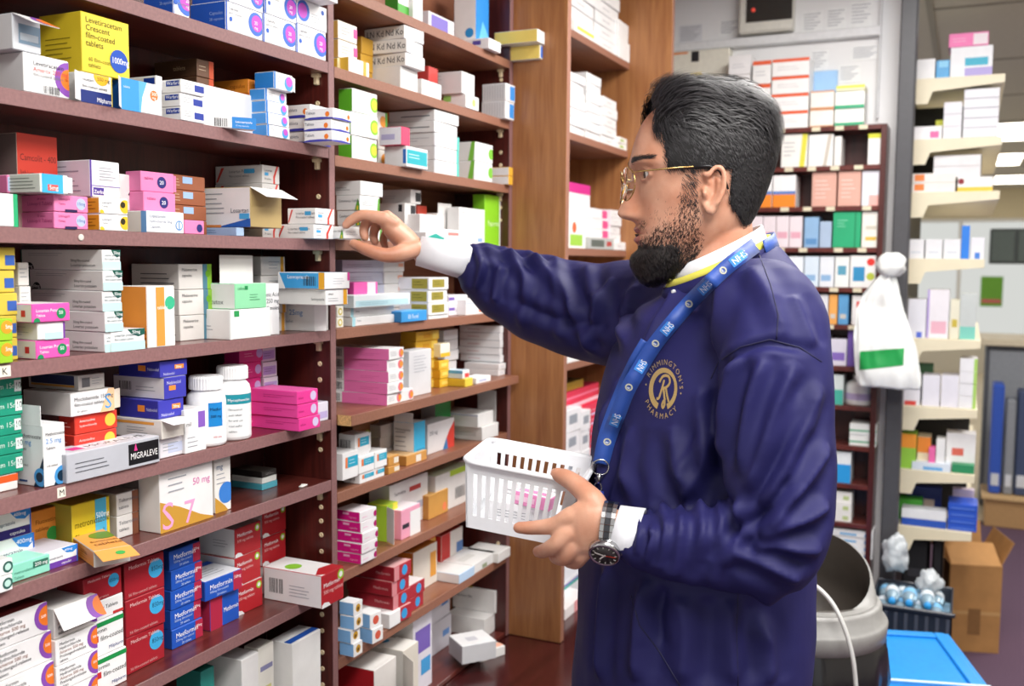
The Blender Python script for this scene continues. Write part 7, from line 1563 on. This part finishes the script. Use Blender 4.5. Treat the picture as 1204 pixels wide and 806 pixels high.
# lips
def lips(u0, u1, name):
    m = MB(); vs = []; nu_, nl = 8, 24
    for i in range(nu_+1):
        for j in range(nl+1):
            b = j/nl*2-1; u = u0+(u1-u0)*i/nu_; um = (u0+u1)/2; u = um+(u-um)*(1-.8*b*b)+.0015*b*b*(-1 if u1 > -.085 else 1); ph = b*.27
            p, n = frame(u, ph); vs.append(Hd(*(p+n*.0007)))
    m.add(vs, [(i*(nl+1)+j, i*(nl+1)+j+1, (i+1)*(nl+1)+j+1, (i+1)*(nl+1)+j) for i in range(nu_) for j in range(nl)], plain('#a8645a', .4, name='lip_skin', var=.05), True); m.build(name, man)
lips(-.0835, -.0735, 'upper_lip'); lips(-.0985, -.0862, 'lower_lip')
# eyes
ew = plain('#e9e4df', .25, name='eye_white'); ei = plain('#2e1c12', .2, name='brown_iris')
for sg in (1, -1):
    m = MB(); c = Hd(.0745, sg*.031, -.003); gz = (IL-UZ*.12).normalized(); q = gz.to_track_quat('Z', 'Y').to_matrix().to_4x4()
    prof = [(.0115*math.sin(math.pi*k/16), .0115*math.cos(math.pi*k/16)) for k in range(15, 2, -1)]; m.lathe([(r_, z_) for r_, z_ in prof], ew, 20, Matrix.Translation(c) @ q)
    m.lathe([(.0058, .0100), (.0045, .0110), (.002, .0117)], ei, 16, Matrix.Translation(c) @ q); m.build('eye', man)

# --- spectacles
gl = tag(empty('eyeglasses', HC), 'thin gold framed glasses worn by the man', 'glasses')
gold = plain('#d2b070', .25, 1, name='gold_wire'); blk = plain('#1a1a1c', .35)
def gchild(name, m): return abs_child(name, gl, m)
def rimpt(sg, a):
    l = .033+.0265*math.cos(a)*(1+.06*math.sin(a)); u = -.017+.0225*math.sin(a)-.003*math.cos(a)*(1 if math.sin(a) < 0 else 0)
    return Hd(.111-.010*((l-.02)/.04)**2-.004*(u+.017)/.02*0, sg*l, u)
for sg in (1, -1):
    m = MB(); m.tube([rimpt(sg, 2*math.pi*k/40) for k in range(41)], .0010, gold, 8, caps=False); gchild('rim', m)
    m = MB(); pts = [rimpt(sg, 2*math.pi*k/40) for k in range(40)]; c = sum(pts, Vector())/40
    lg, nt, bb = newmat('lens_glass'); bb.inputs['Transmission Weight'].default_value = 1; bb.inputs['Roughness'].default_value = 0; bb.inputs['IOR'].default_value = 1.05
    vs = pts+[c+IL*.001]+[p+IL*.0012 for p in pts]+[c+IL*.0022]
    m.add(vs, [(k, (k+1) % 40, 40) for k in range(40)]+[(41+(k+1) % 40, 41+k, 81) for k in range(40)]+[(k, 41+k, 41+(k+1) % 40, (k+1) % 40) for k in range(40)], lg); gchild('lens', m)
    m = MB(); m.tube([rimpt(sg, R(28)), Hd(.104, sg*.064, -.0035), Hd(.096, sg*.0735, -.003), Hd(.05, sg*.0795, .0015), Hd(.02, sg*.0815, .0035)], .0012, gold, 8); gchild('temple', m)
    m = MB(); m.tube([Hd(.026, sg*.0812, .0032), Hd(.006, sg*.0815, .004), Hd(-.008, sg*.081, -.002), Hd(-.016, sg*.0795, -.014), Hd(-.021, sg*.0775, -.026)], [.0015, .0018, .0018, .0018, .0016], blk, 8); gchild('temple_tip', m)
    m = MB(); m.tube([rimpt(sg, R(200)), Hd(.107, sg*.0105, -.018), Hd(.103, sg*.009, -.022)], .0006, gold, 6); m.lathe([(.0, 0), (.0035, .0005), (.004, .0015), (.002, .0025)], plain('#e9e6e0', .2, trans=.5), 10, Matrix.Translation(Hd(.102, sg*.0085, -.024))); gchild('nose_pad', m)
m = MB(); m.tube([rimpt(1, R(172)), Hd(.1135, .004, -.006), Hd(.1135, -.004, -.006), rimpt(-1, R(172))], .0011, gold, 8); gchild('bridge', m)

# --- embroidered badge on the chest
GOLD = plain('#cdb274', .35, .55, name='gold_thread', var=.12, scale=900)
LX, LY, LRX, LRY = 780, 457, 23.5, 35.5
def onto(px, py, off=.0009):
    h = hit(px, py)
    if h is None: return None
    return h-(h-CAM).normalized()*off
def badge(uv, faces, name, parent):
    vs = []
    for (x, y) in uv:
        p = onto(LX+LRX*x+y*2.0, LY-LRY*y+x*1.0); vs.append(p if p else Vector((0, 0, 0)))
    m = MB(); m.add(vs, faces, GOLD); return m.build(name, parent)
def arc_text(txt, a_mid, rad, size, flip, name):
    ws = [max(glyphs(c)[2], .3)+.22 for c in txt]; tot = sum(ws)*size; a = a_mid+(tot/2/rad)*(1 if not flip else -1); uv = []; fs = []
    for c, w in zip(txt, ws):
        st = w*size/rad; am = a-(st/2)*(1 if not flip else -1)
        gv, gf, tw = glyphs(c); o = len(uv)
        for gx, gy in gv:
            x, y = (gx-tw/2)*size, (gy)*size
            if not flip: ca, sa = math.cos(am-math.pi/2), math.sin(am-math.pi/2); bx, by = rad*math.cos(am), rad*math.sin(am)
            else: ca, sa = math.cos(am+math.pi/2), math.sin(am+math.pi/2); bx, by = (rad+size)*math.cos(am), (rad+size)*math.sin(am)
            uv.append((bx+x*ca-y*sa, by+x*sa+y*ca))
        fs += [tuple(i+o for i in f) for f in gf]; a -= st*(1 if not flip else -1)
    badge(uv, fs, name, coat)
arc_text("RIMMINGTON'S", R(78), .80, .185, False, 'badge_lettering')
arc_text('PHARMACY', R(262), .80, .185, True, 'badge_lettering')
for a in (172, -8):
    uv = [(.89*math.cos(R(a))+.035*math.cos(w), .89*math.sin(R(a))+.03*math.sin(w)) for w in [2*math.pi*k/10 for k in range(10)]]; badge(uv, [tuple(range(10))], 'badge_dot', coat)
uv = []; fs = []
for k in range(49):
    a = R(-68+ (360-44)*k/48); th = .06+.045*abs(math.sin((a-.6)/2)); uv += [((.62+th)*math.cos(a), (.62+th)*math.sin(a)), ((.62-th)*math.cos(a), (.62-th)*math.sin(a))]
fs = [(2*k, 2*k+2, 2*k+3, 2*k+1) for k in range(48)]; badge(uv, fs, 'badge_ring', coat)
def stroke(pts, w):
    P = []
    for i in range(len(pts)-1):
        p0, p1, p2, p3 = [Vector((*pts[min(max(i+k, 0), len(pts)-1)], 0)) for k in (-1, 0, 1, 2)]
        for k in range(6):
            t = k/6; P.append(.5*((2*p1)+(p2-p0)*t+(2*p0-5*p1+4*p2-p3)*t*t+(3*p1-p0-3*p2+p3)*t**3))
    P.append(Vector((*pts[-1], 0))); uv = []
    for i, p in enumerate(P):
        t = (P[min(i+1, len(P)-1)]-P[max(i-1, 0)]).normalized(); n = Vector((-t.y, t.x, 0)); uv += [(p.x+n.x*w, p.y+n.y*w), (p.x-n.x*w, p.y-n.y*w)]
    return uv, [(2*k, 2*k+2, 2*k+3, 2*k+1) for k in range(len(P)-1)]
for pts in ([(.02, .30), (-.08, .0), (-.2, -.30), (-.32, -.32)], [(-.22, .22), (-.05, .42), (.22, .42), (.30, .22), (.14, .06), (-.06, .02)], [(.0, .02), (.06, -.2), (.1, -.5), (.02, -.62), (-.02, -.5), (.12, -.3)], [(.12, .04), (.2, -.2), (.3, -.42)]):
    uv, fs = stroke(pts, .045); badge(uv, fs, 'badge_letter', coat)

# --- lanyard
lan = tag(empty('lanyard', at(705, 548, 1.3)), 'blue lanyard ribbon with white printing hanging from the man\'s neck', 'lanyard')
LB = cloth('blue_ribbon', '#1f3f8c', '#2a55ac', .5, 2000, .2)
def ribbon(path, hw, name, lift=.003, th=.0008):
    P = []
    for i in range(len(path)-1):
        p0, p1, p2, p3 = [Vector((*path[min(max(i+k, 0), len(path)-1)], 0)) for k in (-1, 0, 1, 2)]
        for k in range(8):
            t = k/8; P.append(.5*((2*p1)+(p2-p0)*t+(2*p0-5*p1+4*p2-p3)*t*t+(3*p1-p0-3*p2+p3)*t**3))
    P.append(Vector((*path[-1], 0)))
    cen = []; wv = []
    for i, p in enumerate(P):
        t = (P[min(i+1, len(P)-1)]-P[max(i-1, 0)]).normalized(); n = Vector((-t.y, t.x, 0))
        ds = []
        for s in (-1, 0, 1):
            h = hit(p.x+n.x*hw*s, p.y+n.y*hw*s)
            if h: ds.append((h-CAM).dot(FW))
        cen.append((p, n, min(ds) if ds else None))
    last = next(c[2] for c in cen if c[2]); D = []
    for c in cen: last = c[2] or last; D.append(last)
    D = [sum(D[max(0, i-3):i+4])/len(D[max(0, i-3):i+4]) for i in range(len(D))]; D = [min(a, c[2] or a) for a, c in zip(D, cen)]
    return [(at(p.x-n.x*hw, p.y-n.y*hw, d-lift), at(p.x+n.x*hw, p.y+n.y*hw, d-lift), p, n) for (p, n, _), d in zip(cen, D)]
def ribbon_mesh(rb, name, mat, th=.0009):
    m = MB(); vs = []; nn = len(rb)
    for a, b_, *_ in rb:
        d = ((a+b_)/2-CAM).normalized()*th; vs += [a, b_, b_+d, a+d]
    fs = [(4*k+i, 4*k+(i+1) % 4, 4*k+4+(i+1) % 4, 4*k+4+i) for k in range(nn-1) for i in range(4)]+[(3, 2, 1, 0), (4*nn-4, 4*nn-3, 4*nn-2, 4*nn-1)]
    m.add(vs, fs, mat, True); return abs_child(name, lan, m)
path = [(890, 287), (858, 311), (834, 333), (810, 357), (789, 381), (769, 406), (754, 430), (738, 458), (726, 488), (715, 516), (707, 545)]
rb = ribbon(path, 9.3, 'ribbon'); ribbon_mesh(rb, 'ribbon', LB)
rb2 = ribbon([(758, 400), (742, 428), (725, 466), (709, 510), (702, 545)], 5, 'ribbon', .002); ribbon_mesh(rb2, 'ribbon', LB)
m = MB()
def rib_pt(s, v, off=.0006):
    x = min(max(s, 0), .9999)*(len(rb)-1); i = int(x); t = x-i; a = rb[i][0].lerp(rb[i+1][0], t); b_ = rb[i][1].lerp(rb[i+1][1], t); p = a.lerp(b_, .5+v/2); return p-(p-CAM).normalized()*off
WHT = ink('#e9eef8'); LBL = ink('#3f86d8'); SIL = ink('#b9b9a8')
Ls = sum(((rb[i][0]-rb[i+1][0]).length for i in range(len(rb)-1)))
Wr = (rb[40][0]-rb[40][1]).length
def rib_quad(s0, s1, v0, v1, mat, off):
    vs = [rib_pt(s0+(s1-s0)*k/10, v, off) for k in range(11) for v in (v0, v1)]; m.add(vs, [(2*k, 2*k+2, 2*k+3, 2*k+1) for k in range(10)], mat)
def rib_text(s0, txt, size, v0, off):
    gv, gf, tw = glyphs(txt); m.add([rib_pt(s0-(gx*size)/Ls, v0+gy*size*2/Wr, off) for gx, gy in gv], gf, WHT)
for s in (.05, .2, .40, .58, .80):
    m = MB(); wd = .028; rib_quad(s, s+wd*1.6, -.62, .62, LBL, .0006); rib_text(s+wd*1.6-.006, 'NHS', Wr*.42, -.42, .0011); abs_child('printed_tag', lan, m)
for s in (.13, .30, .49, .69, .91):
    m = MB()
    ctr = [(s+.010*1.3*math.cos(w), .5*math.sin(w)) for w in [2*math.pi*k/16 for k in range(16)]]
    vs = [rib_pt(a, v, .0006) for a, v in ctr]+[rib_pt(s+(a-s)*.62, v*.62, .0006) for a, v in ctr]
    m.add(vs, [(k, (k+1) % 16, 16+(k+1) % 16, 16+k) for k in range(16)], SIL); rib_text(s+.006, 'R', Wr*.22, -.2, .0008); abs_child('printed_crest', lan, m)
steel = plain('#c4c4c4', .22, 1, name='bright_steel')
m = MB(); c = at(706, 549, 1.215); d0 = (rb[-1][0]+rb[-1][1])/2; dd = (d0-CAM).dot(FW)
def lp(x, y, o=0): return at(x, y, dd+o)
m.tube([lp(706+10*math.cos(w), 549+9*math.sin(w)) for w in [2*math.pi*k/20 for k in range(21)]], .0011, steel, 8, caps=False); abs_child('split_ring', lan, m)
m = MB(); m.tube([lp(705, 556), lp(704, 563), lp(703, 568)], [.003, .0042, .003], steel, 10); m.tube([lp(703+4.5*math.cos(w), 573+6*math.sin(w)) for w in [2*math.pi*k/16 for k in range(17)]], .0011, steel, 8, caps=False); m.tube([lp(699, 562), lp(709, 561)], .0014, steel, 6); abs_child('swivel_clip', lan, m)
m = MB(); a, b_ = lp(696, 576), lp(712, 594); m.tube([lp(704, 577), lp(703, 592)], [.0075, .0075], plain('#2a3f9a', .4), 4); abs_child('badge_holder', lan, m)
band('neck_loop', None, LB, (-.027, -.136, -.455, .0815, .084), (-.026, -.115, -.46, .0755, .078), th=.0012, a0=R(128), a1=R(300))
nk = [o for o in bpy.data.objects if o.name.startswith('neck_loop')][0]
nk.parent = lan; nk.matrix_parent_inverse = Matrix.Translation(lan.location).inverted()

# --- wristwatch
wt = tag(empty('wristwatch', at(714, 622, 1.205)), 'steel wristwatch with dark dial on the basket holding wrist', 'watch')
wax = (at(706, 621, 1.208)-at(740, 626, 1.2)).normalized(); wa = (UZ-wax*UZ.dot(wax)).normalized(); wb = wax.cross(wa)
if wb.dot(-AW) < 0: wb = -wb
wc = at(716, 622, 1.2045); RA, RB_ = .0325, .0245
dkst = plain('#55565a', .28, 1, name='dark_steel')
def wp(a, k=0, off=0): return wc+wax*k+wa*((RA+off)*math.sin(a))+wb*((RB_+off)*math.cos(a))
n = 26; DA = R(-42)
for i in range(n):
    a = 2*math.pi*i/n; rel = (a-DA+math.pi) % (2*math.pi)-math.pi
    if abs(rel) < R(26): continue
    for (k0, k1, mt) in ((-.0085, -.0038, steel), (-.0034, .0034, dkst), (.0038, .0085, steel)):
        a0, a1 = a-math.pi/n*.92, a+math.pi/n*.92; vs = []
        for k in (k0, k1):
            for (aa, off) in ((a0, 0), (a1, 0), (a1, .0026), (a0, .0026)): vs.append(wp(aa, k, off))
        m = MB(); m.add(vs, [(0, 1, 2, 3), (7, 6, 5, 4), (0, 4, 5, 1), (1, 5, 6, 2), (2, 6, 7, 3), (3, 7, 4, 0)], mt); abs_child('link', wt, m)
nrm = (wa*math.sin(DA)/RA+wb*math.cos(DA)/RB_).normalized(); dc = wp(DA, 0, .001)
zq = nrm.to_track_quat('Z', 'Y').to_matrix().to_4x4(); WM = Matrix.Translation(dc) @ zq
m = MB(); m.lathe([(.0175, -.004), (.0205, -.002), (.0205, .004), (.0195, .0065), (.0172, .0075), (.0165, .0062)], steel, 40, WM); abs_child('case', wt, m)
m = MB(); m.lathe([(.0168, .0058), (.0168, .0063)], plain('#33302f', .3, name='watch_dial'), 40, WM); abs_child('dial', wt, m)
m = MB()
for k in range(12):
    w = 2*math.pi*k/12; m.box((-.0006, .0125, 0), (.0006, .0155, .0003), ink('#d9d6cf'), M=WM @ Matrix.Translation((0, 0, .0064)) @ Matrix.Rotation(w, 4, 'Z'))
abs_child('hour_marks', wt, m)
for w, L, wd, cc in ((2.4, .009, .0009, '#e9e6df'), (1.2, .0125, .0007, '#e9e6df'), (-1.7, .014, .0005, '#d8452e')):
    m = MB(); m.box((-wd, -.002, 0), (wd, L, .0003), ink(cc), M=WM @ Matrix.Translation((0, 0, .0068)) @ Matrix.Rotation(w, 4, 'Z')); abs_child('hand', wt, m)
m = MB(); m.lathe([(.0022, 0), (.0022, .0035)], steel, 12, WM @ Matrix.Translation((.0205, 0, .001)) @ Matrix.Rotation(R(90), 4, 'Y')); abs_child('crown', wt, m)

# --- white plastic basket in his left hand
A0, B0, C0 = at(547, 541, 1.29), at(580, 517, 1.435), at(703, 540, 1.405)
ex = (C0-B0); LX_ = ex.length; ex.normalize(); ey = (B0-A0); ey = ey-ex*ey.dot(ex); LY_ = ey.length; ey.normalize(); ez = ex.cross(ey)
if ez.z < 0: ez = -ez
bk_ = tag(empty('plastic_basket', A0), 'white slotted plastic basket held in the man\'s left hand', 'basket')
BM = Matrix(((ex.x, ey.x, ez.x, A0.x), (ex.y, ey.y, ez.y, A0.y), (ex.z, ey.z, ez.z, A0.z), (0, 0, 0, 1)))
bk_.matrix_world = BM
HB = .092; TP = .011; WP = plain('#eef0f3', .32, name='white_polypropylene', var=.02)
def bp_(x, y, z):   # tapering towards the base
    k = -z/HB*TP; return Vector((k+x*(LX_-2*k)/LX_, k+y*(LY_-2*k)/LY_, z))
def slab_(name, pts, nrm_, th):
    m = MB(); vs = [Vector(p) for p in pts]+[Vector(p)+nrm_*th for p in pts]; m.add(vs, [(0, 1, 2, 3), (7, 6, 5, 4), (0, 4, 5, 1), (1, 5, 6, 2), (2, 6, 7, 3), (3, 7, 4, 0)], WP); return m.build(name, bk_)
th = .0022; zt1, zb1 = -.016, -.074
for y, nn in ((0, Vector((0, 1, 0))), (LY_, Vector((0, -1, 0)))):
    slab_('wall_band', [bp_(0, y, 0), bp_(LX_, y, 0), bp_(LX_, y, zt1), bp_(0, y, zt1)], nn, th); slab_('wall_band', [bp_(0, y, zb1), bp_(LX_, y, zb1), bp_(LX_, y, -HB), bp_(0, y, -HB)], nn, th)
    ns = 11; e0 = .011; pit = (LX_-2*e0)/ns
    slab_('corner_panel', [bp_(0, y, zt1), bp_(e0, y, zt1), bp_(e0, y, zb1), bp_(0, y, zb1)], nn, th); slab_('corner_panel', [bp_(LX_-e0, y, zt1), bp_(LX_, y, zt1), bp_(LX_, y, zb1), bp_(LX_-e0, y, zb1)], nn, th)
    for i in range(ns):
        x0 = e0+pit*i+pit*.5; x1 = e0+pit*(i+1)
        slab_('slat', [bp_(x0, y, zt1), bp_(x1, y, zt1), bp_(x1, y, zb1), bp_(x0, y, zb1)], nn, th)
for x, nn in ((0, Vector((1, 0, 0))), (LX_, Vector((-1, 0, 0)))):
    slab_('end_wall', [bp_(x, 0, 0), bp_(x, LY_, 0), bp_(x, LY_, -HB), bp_(x, 0, -HB)], nn, th)
    for i in range(11):
        y0 = .02+i*(LY_-.04)/10; slab_('rib', [bp_(x, y0-.0015, zt1)+nn*th, bp_(x, y0+.0015, zt1)+nn*th, bp_(x, y0+.0015, zb1)+nn*th, bp_(x, y0-.0015, zb1)+nn*th], nn, .0008)
slab_('floor_panel', [bp_(0, 0, -HB), bp_(LX_, 0, -HB), bp_(LX_, LY_, -HB), bp_(0, LY_, -HB)], Vector((0, 0, 1)), th)
m = MB(); rr = .016; pts = []
for (cx_, cy_, a0) in ((LX_-rr, LY_-rr, 0), (rr, LY_-rr, 90), (rr, rr, 180), (LX_-rr, rr, 270)):
    for k in range(7): w = R(a0+15*k); pts.append(Vector((cx_+(rr+.003)*math.cos(w), cy_+(rr+.003)*math.sin(w), 0)))
pts.append(pts[0]); pts.append(pts[1]); m.tube(pts, .0038, WP, 10, caps=False); m.build('rim', bk_)
# packs lying in the basket
for k, (x, y, zz, w, d, h, rz, cols, dec, lab) in enumerate((
    (.03, .045, -HB+.003, .085, .045, .03, 6, ['#efeff0', '#e6e6e8'], lines('F', .1, .3, .8, .7, 3), 'white pack lying in the basket, left of the pink one'),
    (.06, .05, -HB+.0335, .055, .035, .018, -10, ['#ea8fc0', '#e07ab0', '#f0f0f0'], [Rc('T', .1, .2, .9, .6, '#ea8fc0'), Rc('F', .1, .3, .6, .7, '#f6c9e0')], 'pink and white pack lying on top in the basket'),
    (.025, .104, -HB+.003, .085, .022, .045, -2, ['#f0f0f0', '#e4e4e4'], lines('F', .2, .3, .8, .8, 4), 'white upright pack at the back of the basket'))):
    m_ = BM @ Matrix.Translation((x, y, zz)) @ Matrix.Rotation(R(-90+rz), 4, 'Z')
    o = one_carton(lab, 'packs in the basket', (0, 0, 0), w, d, h, cols, dec); o.matrix_world = m_

# --- the carton between his fingers
q0, q1 = onx(404, 281, -.962), onx(428, 281, -.962)
one_carton('white green leaf carton pinched between the fingers of the reaching hand', 'held carton', (-.962, q0.y, ZT[3]+.0005), q1.y-q0.y, .036, onx(404, 266, -.962).z-ZT[3]-.0005, ['#f2f2f0', '#e9e8e6'], hg)


# ------------------------------------------------------------------ the smallest and hidden cartons become one pile
def merge_small(keep=296):
    for o in bpy.data.objects:
        if o.get('group') == 'goods on the cream rack': o.name = 'goods_box'; o['category'] = 'box'
    bpy.context.view_layer.update(); cnt = {}; VV, FF, OW = [], [], []
    solid = [o for o in bpy.data.objects if o.type == 'MESH' and (o.name.split('.')[0] in ('medicine_carton', 'goods_box', 'shelf', 'side_panel', 'pilaster', 'tunic', 'rack_shelf') )]
    for o in solid:
        mw = o.matrix_world; off = len(VV); r_ = o
        while r_.parent: r_ = r_.parent
        VV += [mw @ v.co for v in o.data.vertices]
        for p in o.data.polygons: FF.append(tuple(i+off for i in p.vertices)); OW.append(r_.name)
    T_ = BVHTree.FromPolygons(VV, FF)
    for yy in range(1, 806, 3):
        for xx in range(1, 1204, 3):
            h = T_.ray_cast(CAM, ray(xx, yy).normalized())
            if h[2] is not None: cnt[OW[h[2]]] = cnt.get(OW[h[2]], 0)+1
    car = [o for o in bpy.data.objects if o.parent is None and o.name.startswith('medicine_carton')]
    car.sort(key=lambda o: -cnt.get(o.name, 0))
    small = car[keep:]
    if not small: return
    V_, F_i, MI, mats = [], [], [], []
    dead = []
    for o in small:
        for q in [o]+list(o.children):
            mw = q.matrix_world; off = len(V_); V_ += [tuple(mw @ v.co) for v in q.data.vertices]
            sl = []
            for m in q.data.materials:
                if m not in mats: mats.append(m)
                sl.append(mats.index(m))
            for p in q.data.polygons: F_i.append(tuple(i+off for i in p.vertices)); MI.append(sl[p.material_index])
            dead.append(q)
    for q in dead: bpy.data.objects.remove(q)
    me = bpy.data.meshes.new('carton_pile'); me.from_pydata(V_, [], F_i)
    for m in mats: me.materials.append(m)
    me.polygons.foreach_set('material_index', MI); me.update()
    tag(link('carton_pile', me), 'small half hidden cartons filling the rear rows and far shelves', 'cartons', kind='stuff')
    print('merged', len(small), 'min visible kept', cnt.get(car[keep-1].name, 0))
merge_small()
# ------------------------------------------------------------------ added fill lights out of view, built as ceiling panels
def fill_light(x, y, w, d, power, label):
    root = tag(empty('ceiling_or_fill_light', (x, y, CEIL)), label, 'ceiling light', 'added fill lights over the dispensary')
    m = MB(); m.box((-w/2-.03, -d/2-.03, -.02), (w/2+.03, d/2+.03, -.001), plain('#e6e6e6', .5), .003); m.build('light_frame', root)  # frame of the added fill light
    m = MB(); m.box((-w/2, -d/2, -.024), (w/2, d/2, -.0205), plain('#ffffff', .5, emit=3)); m.build('diffuser', root)
    l = bpy.data.lights.new('fill_light', 'AREA'); l.shape = 'RECTANGLE'; l.size = w; l.size_y = d; l.energy = power; l.color = (1, .97, .93)
    o = bpy.data.objects.new('fill_lamp', l); COL.objects.link(o); o.parent = root; o.location = (0, 0, -.03)
fill_light(.25, .35, .6, 1.2, 50, 'added fill light panel above the camera side of the dispensary')
fill_light(-.1, 2.3, .6, 1.2, 38, 'added fill light panel above the man in the dispensary')
fill_light(1.3, 1.2, .6, 1.2, 30, 'added fill light panel to the right of the dispensary')
fill_light(1.0, 4.6, .6, 1.2, 50, 'added fill light panel over the shop floor')
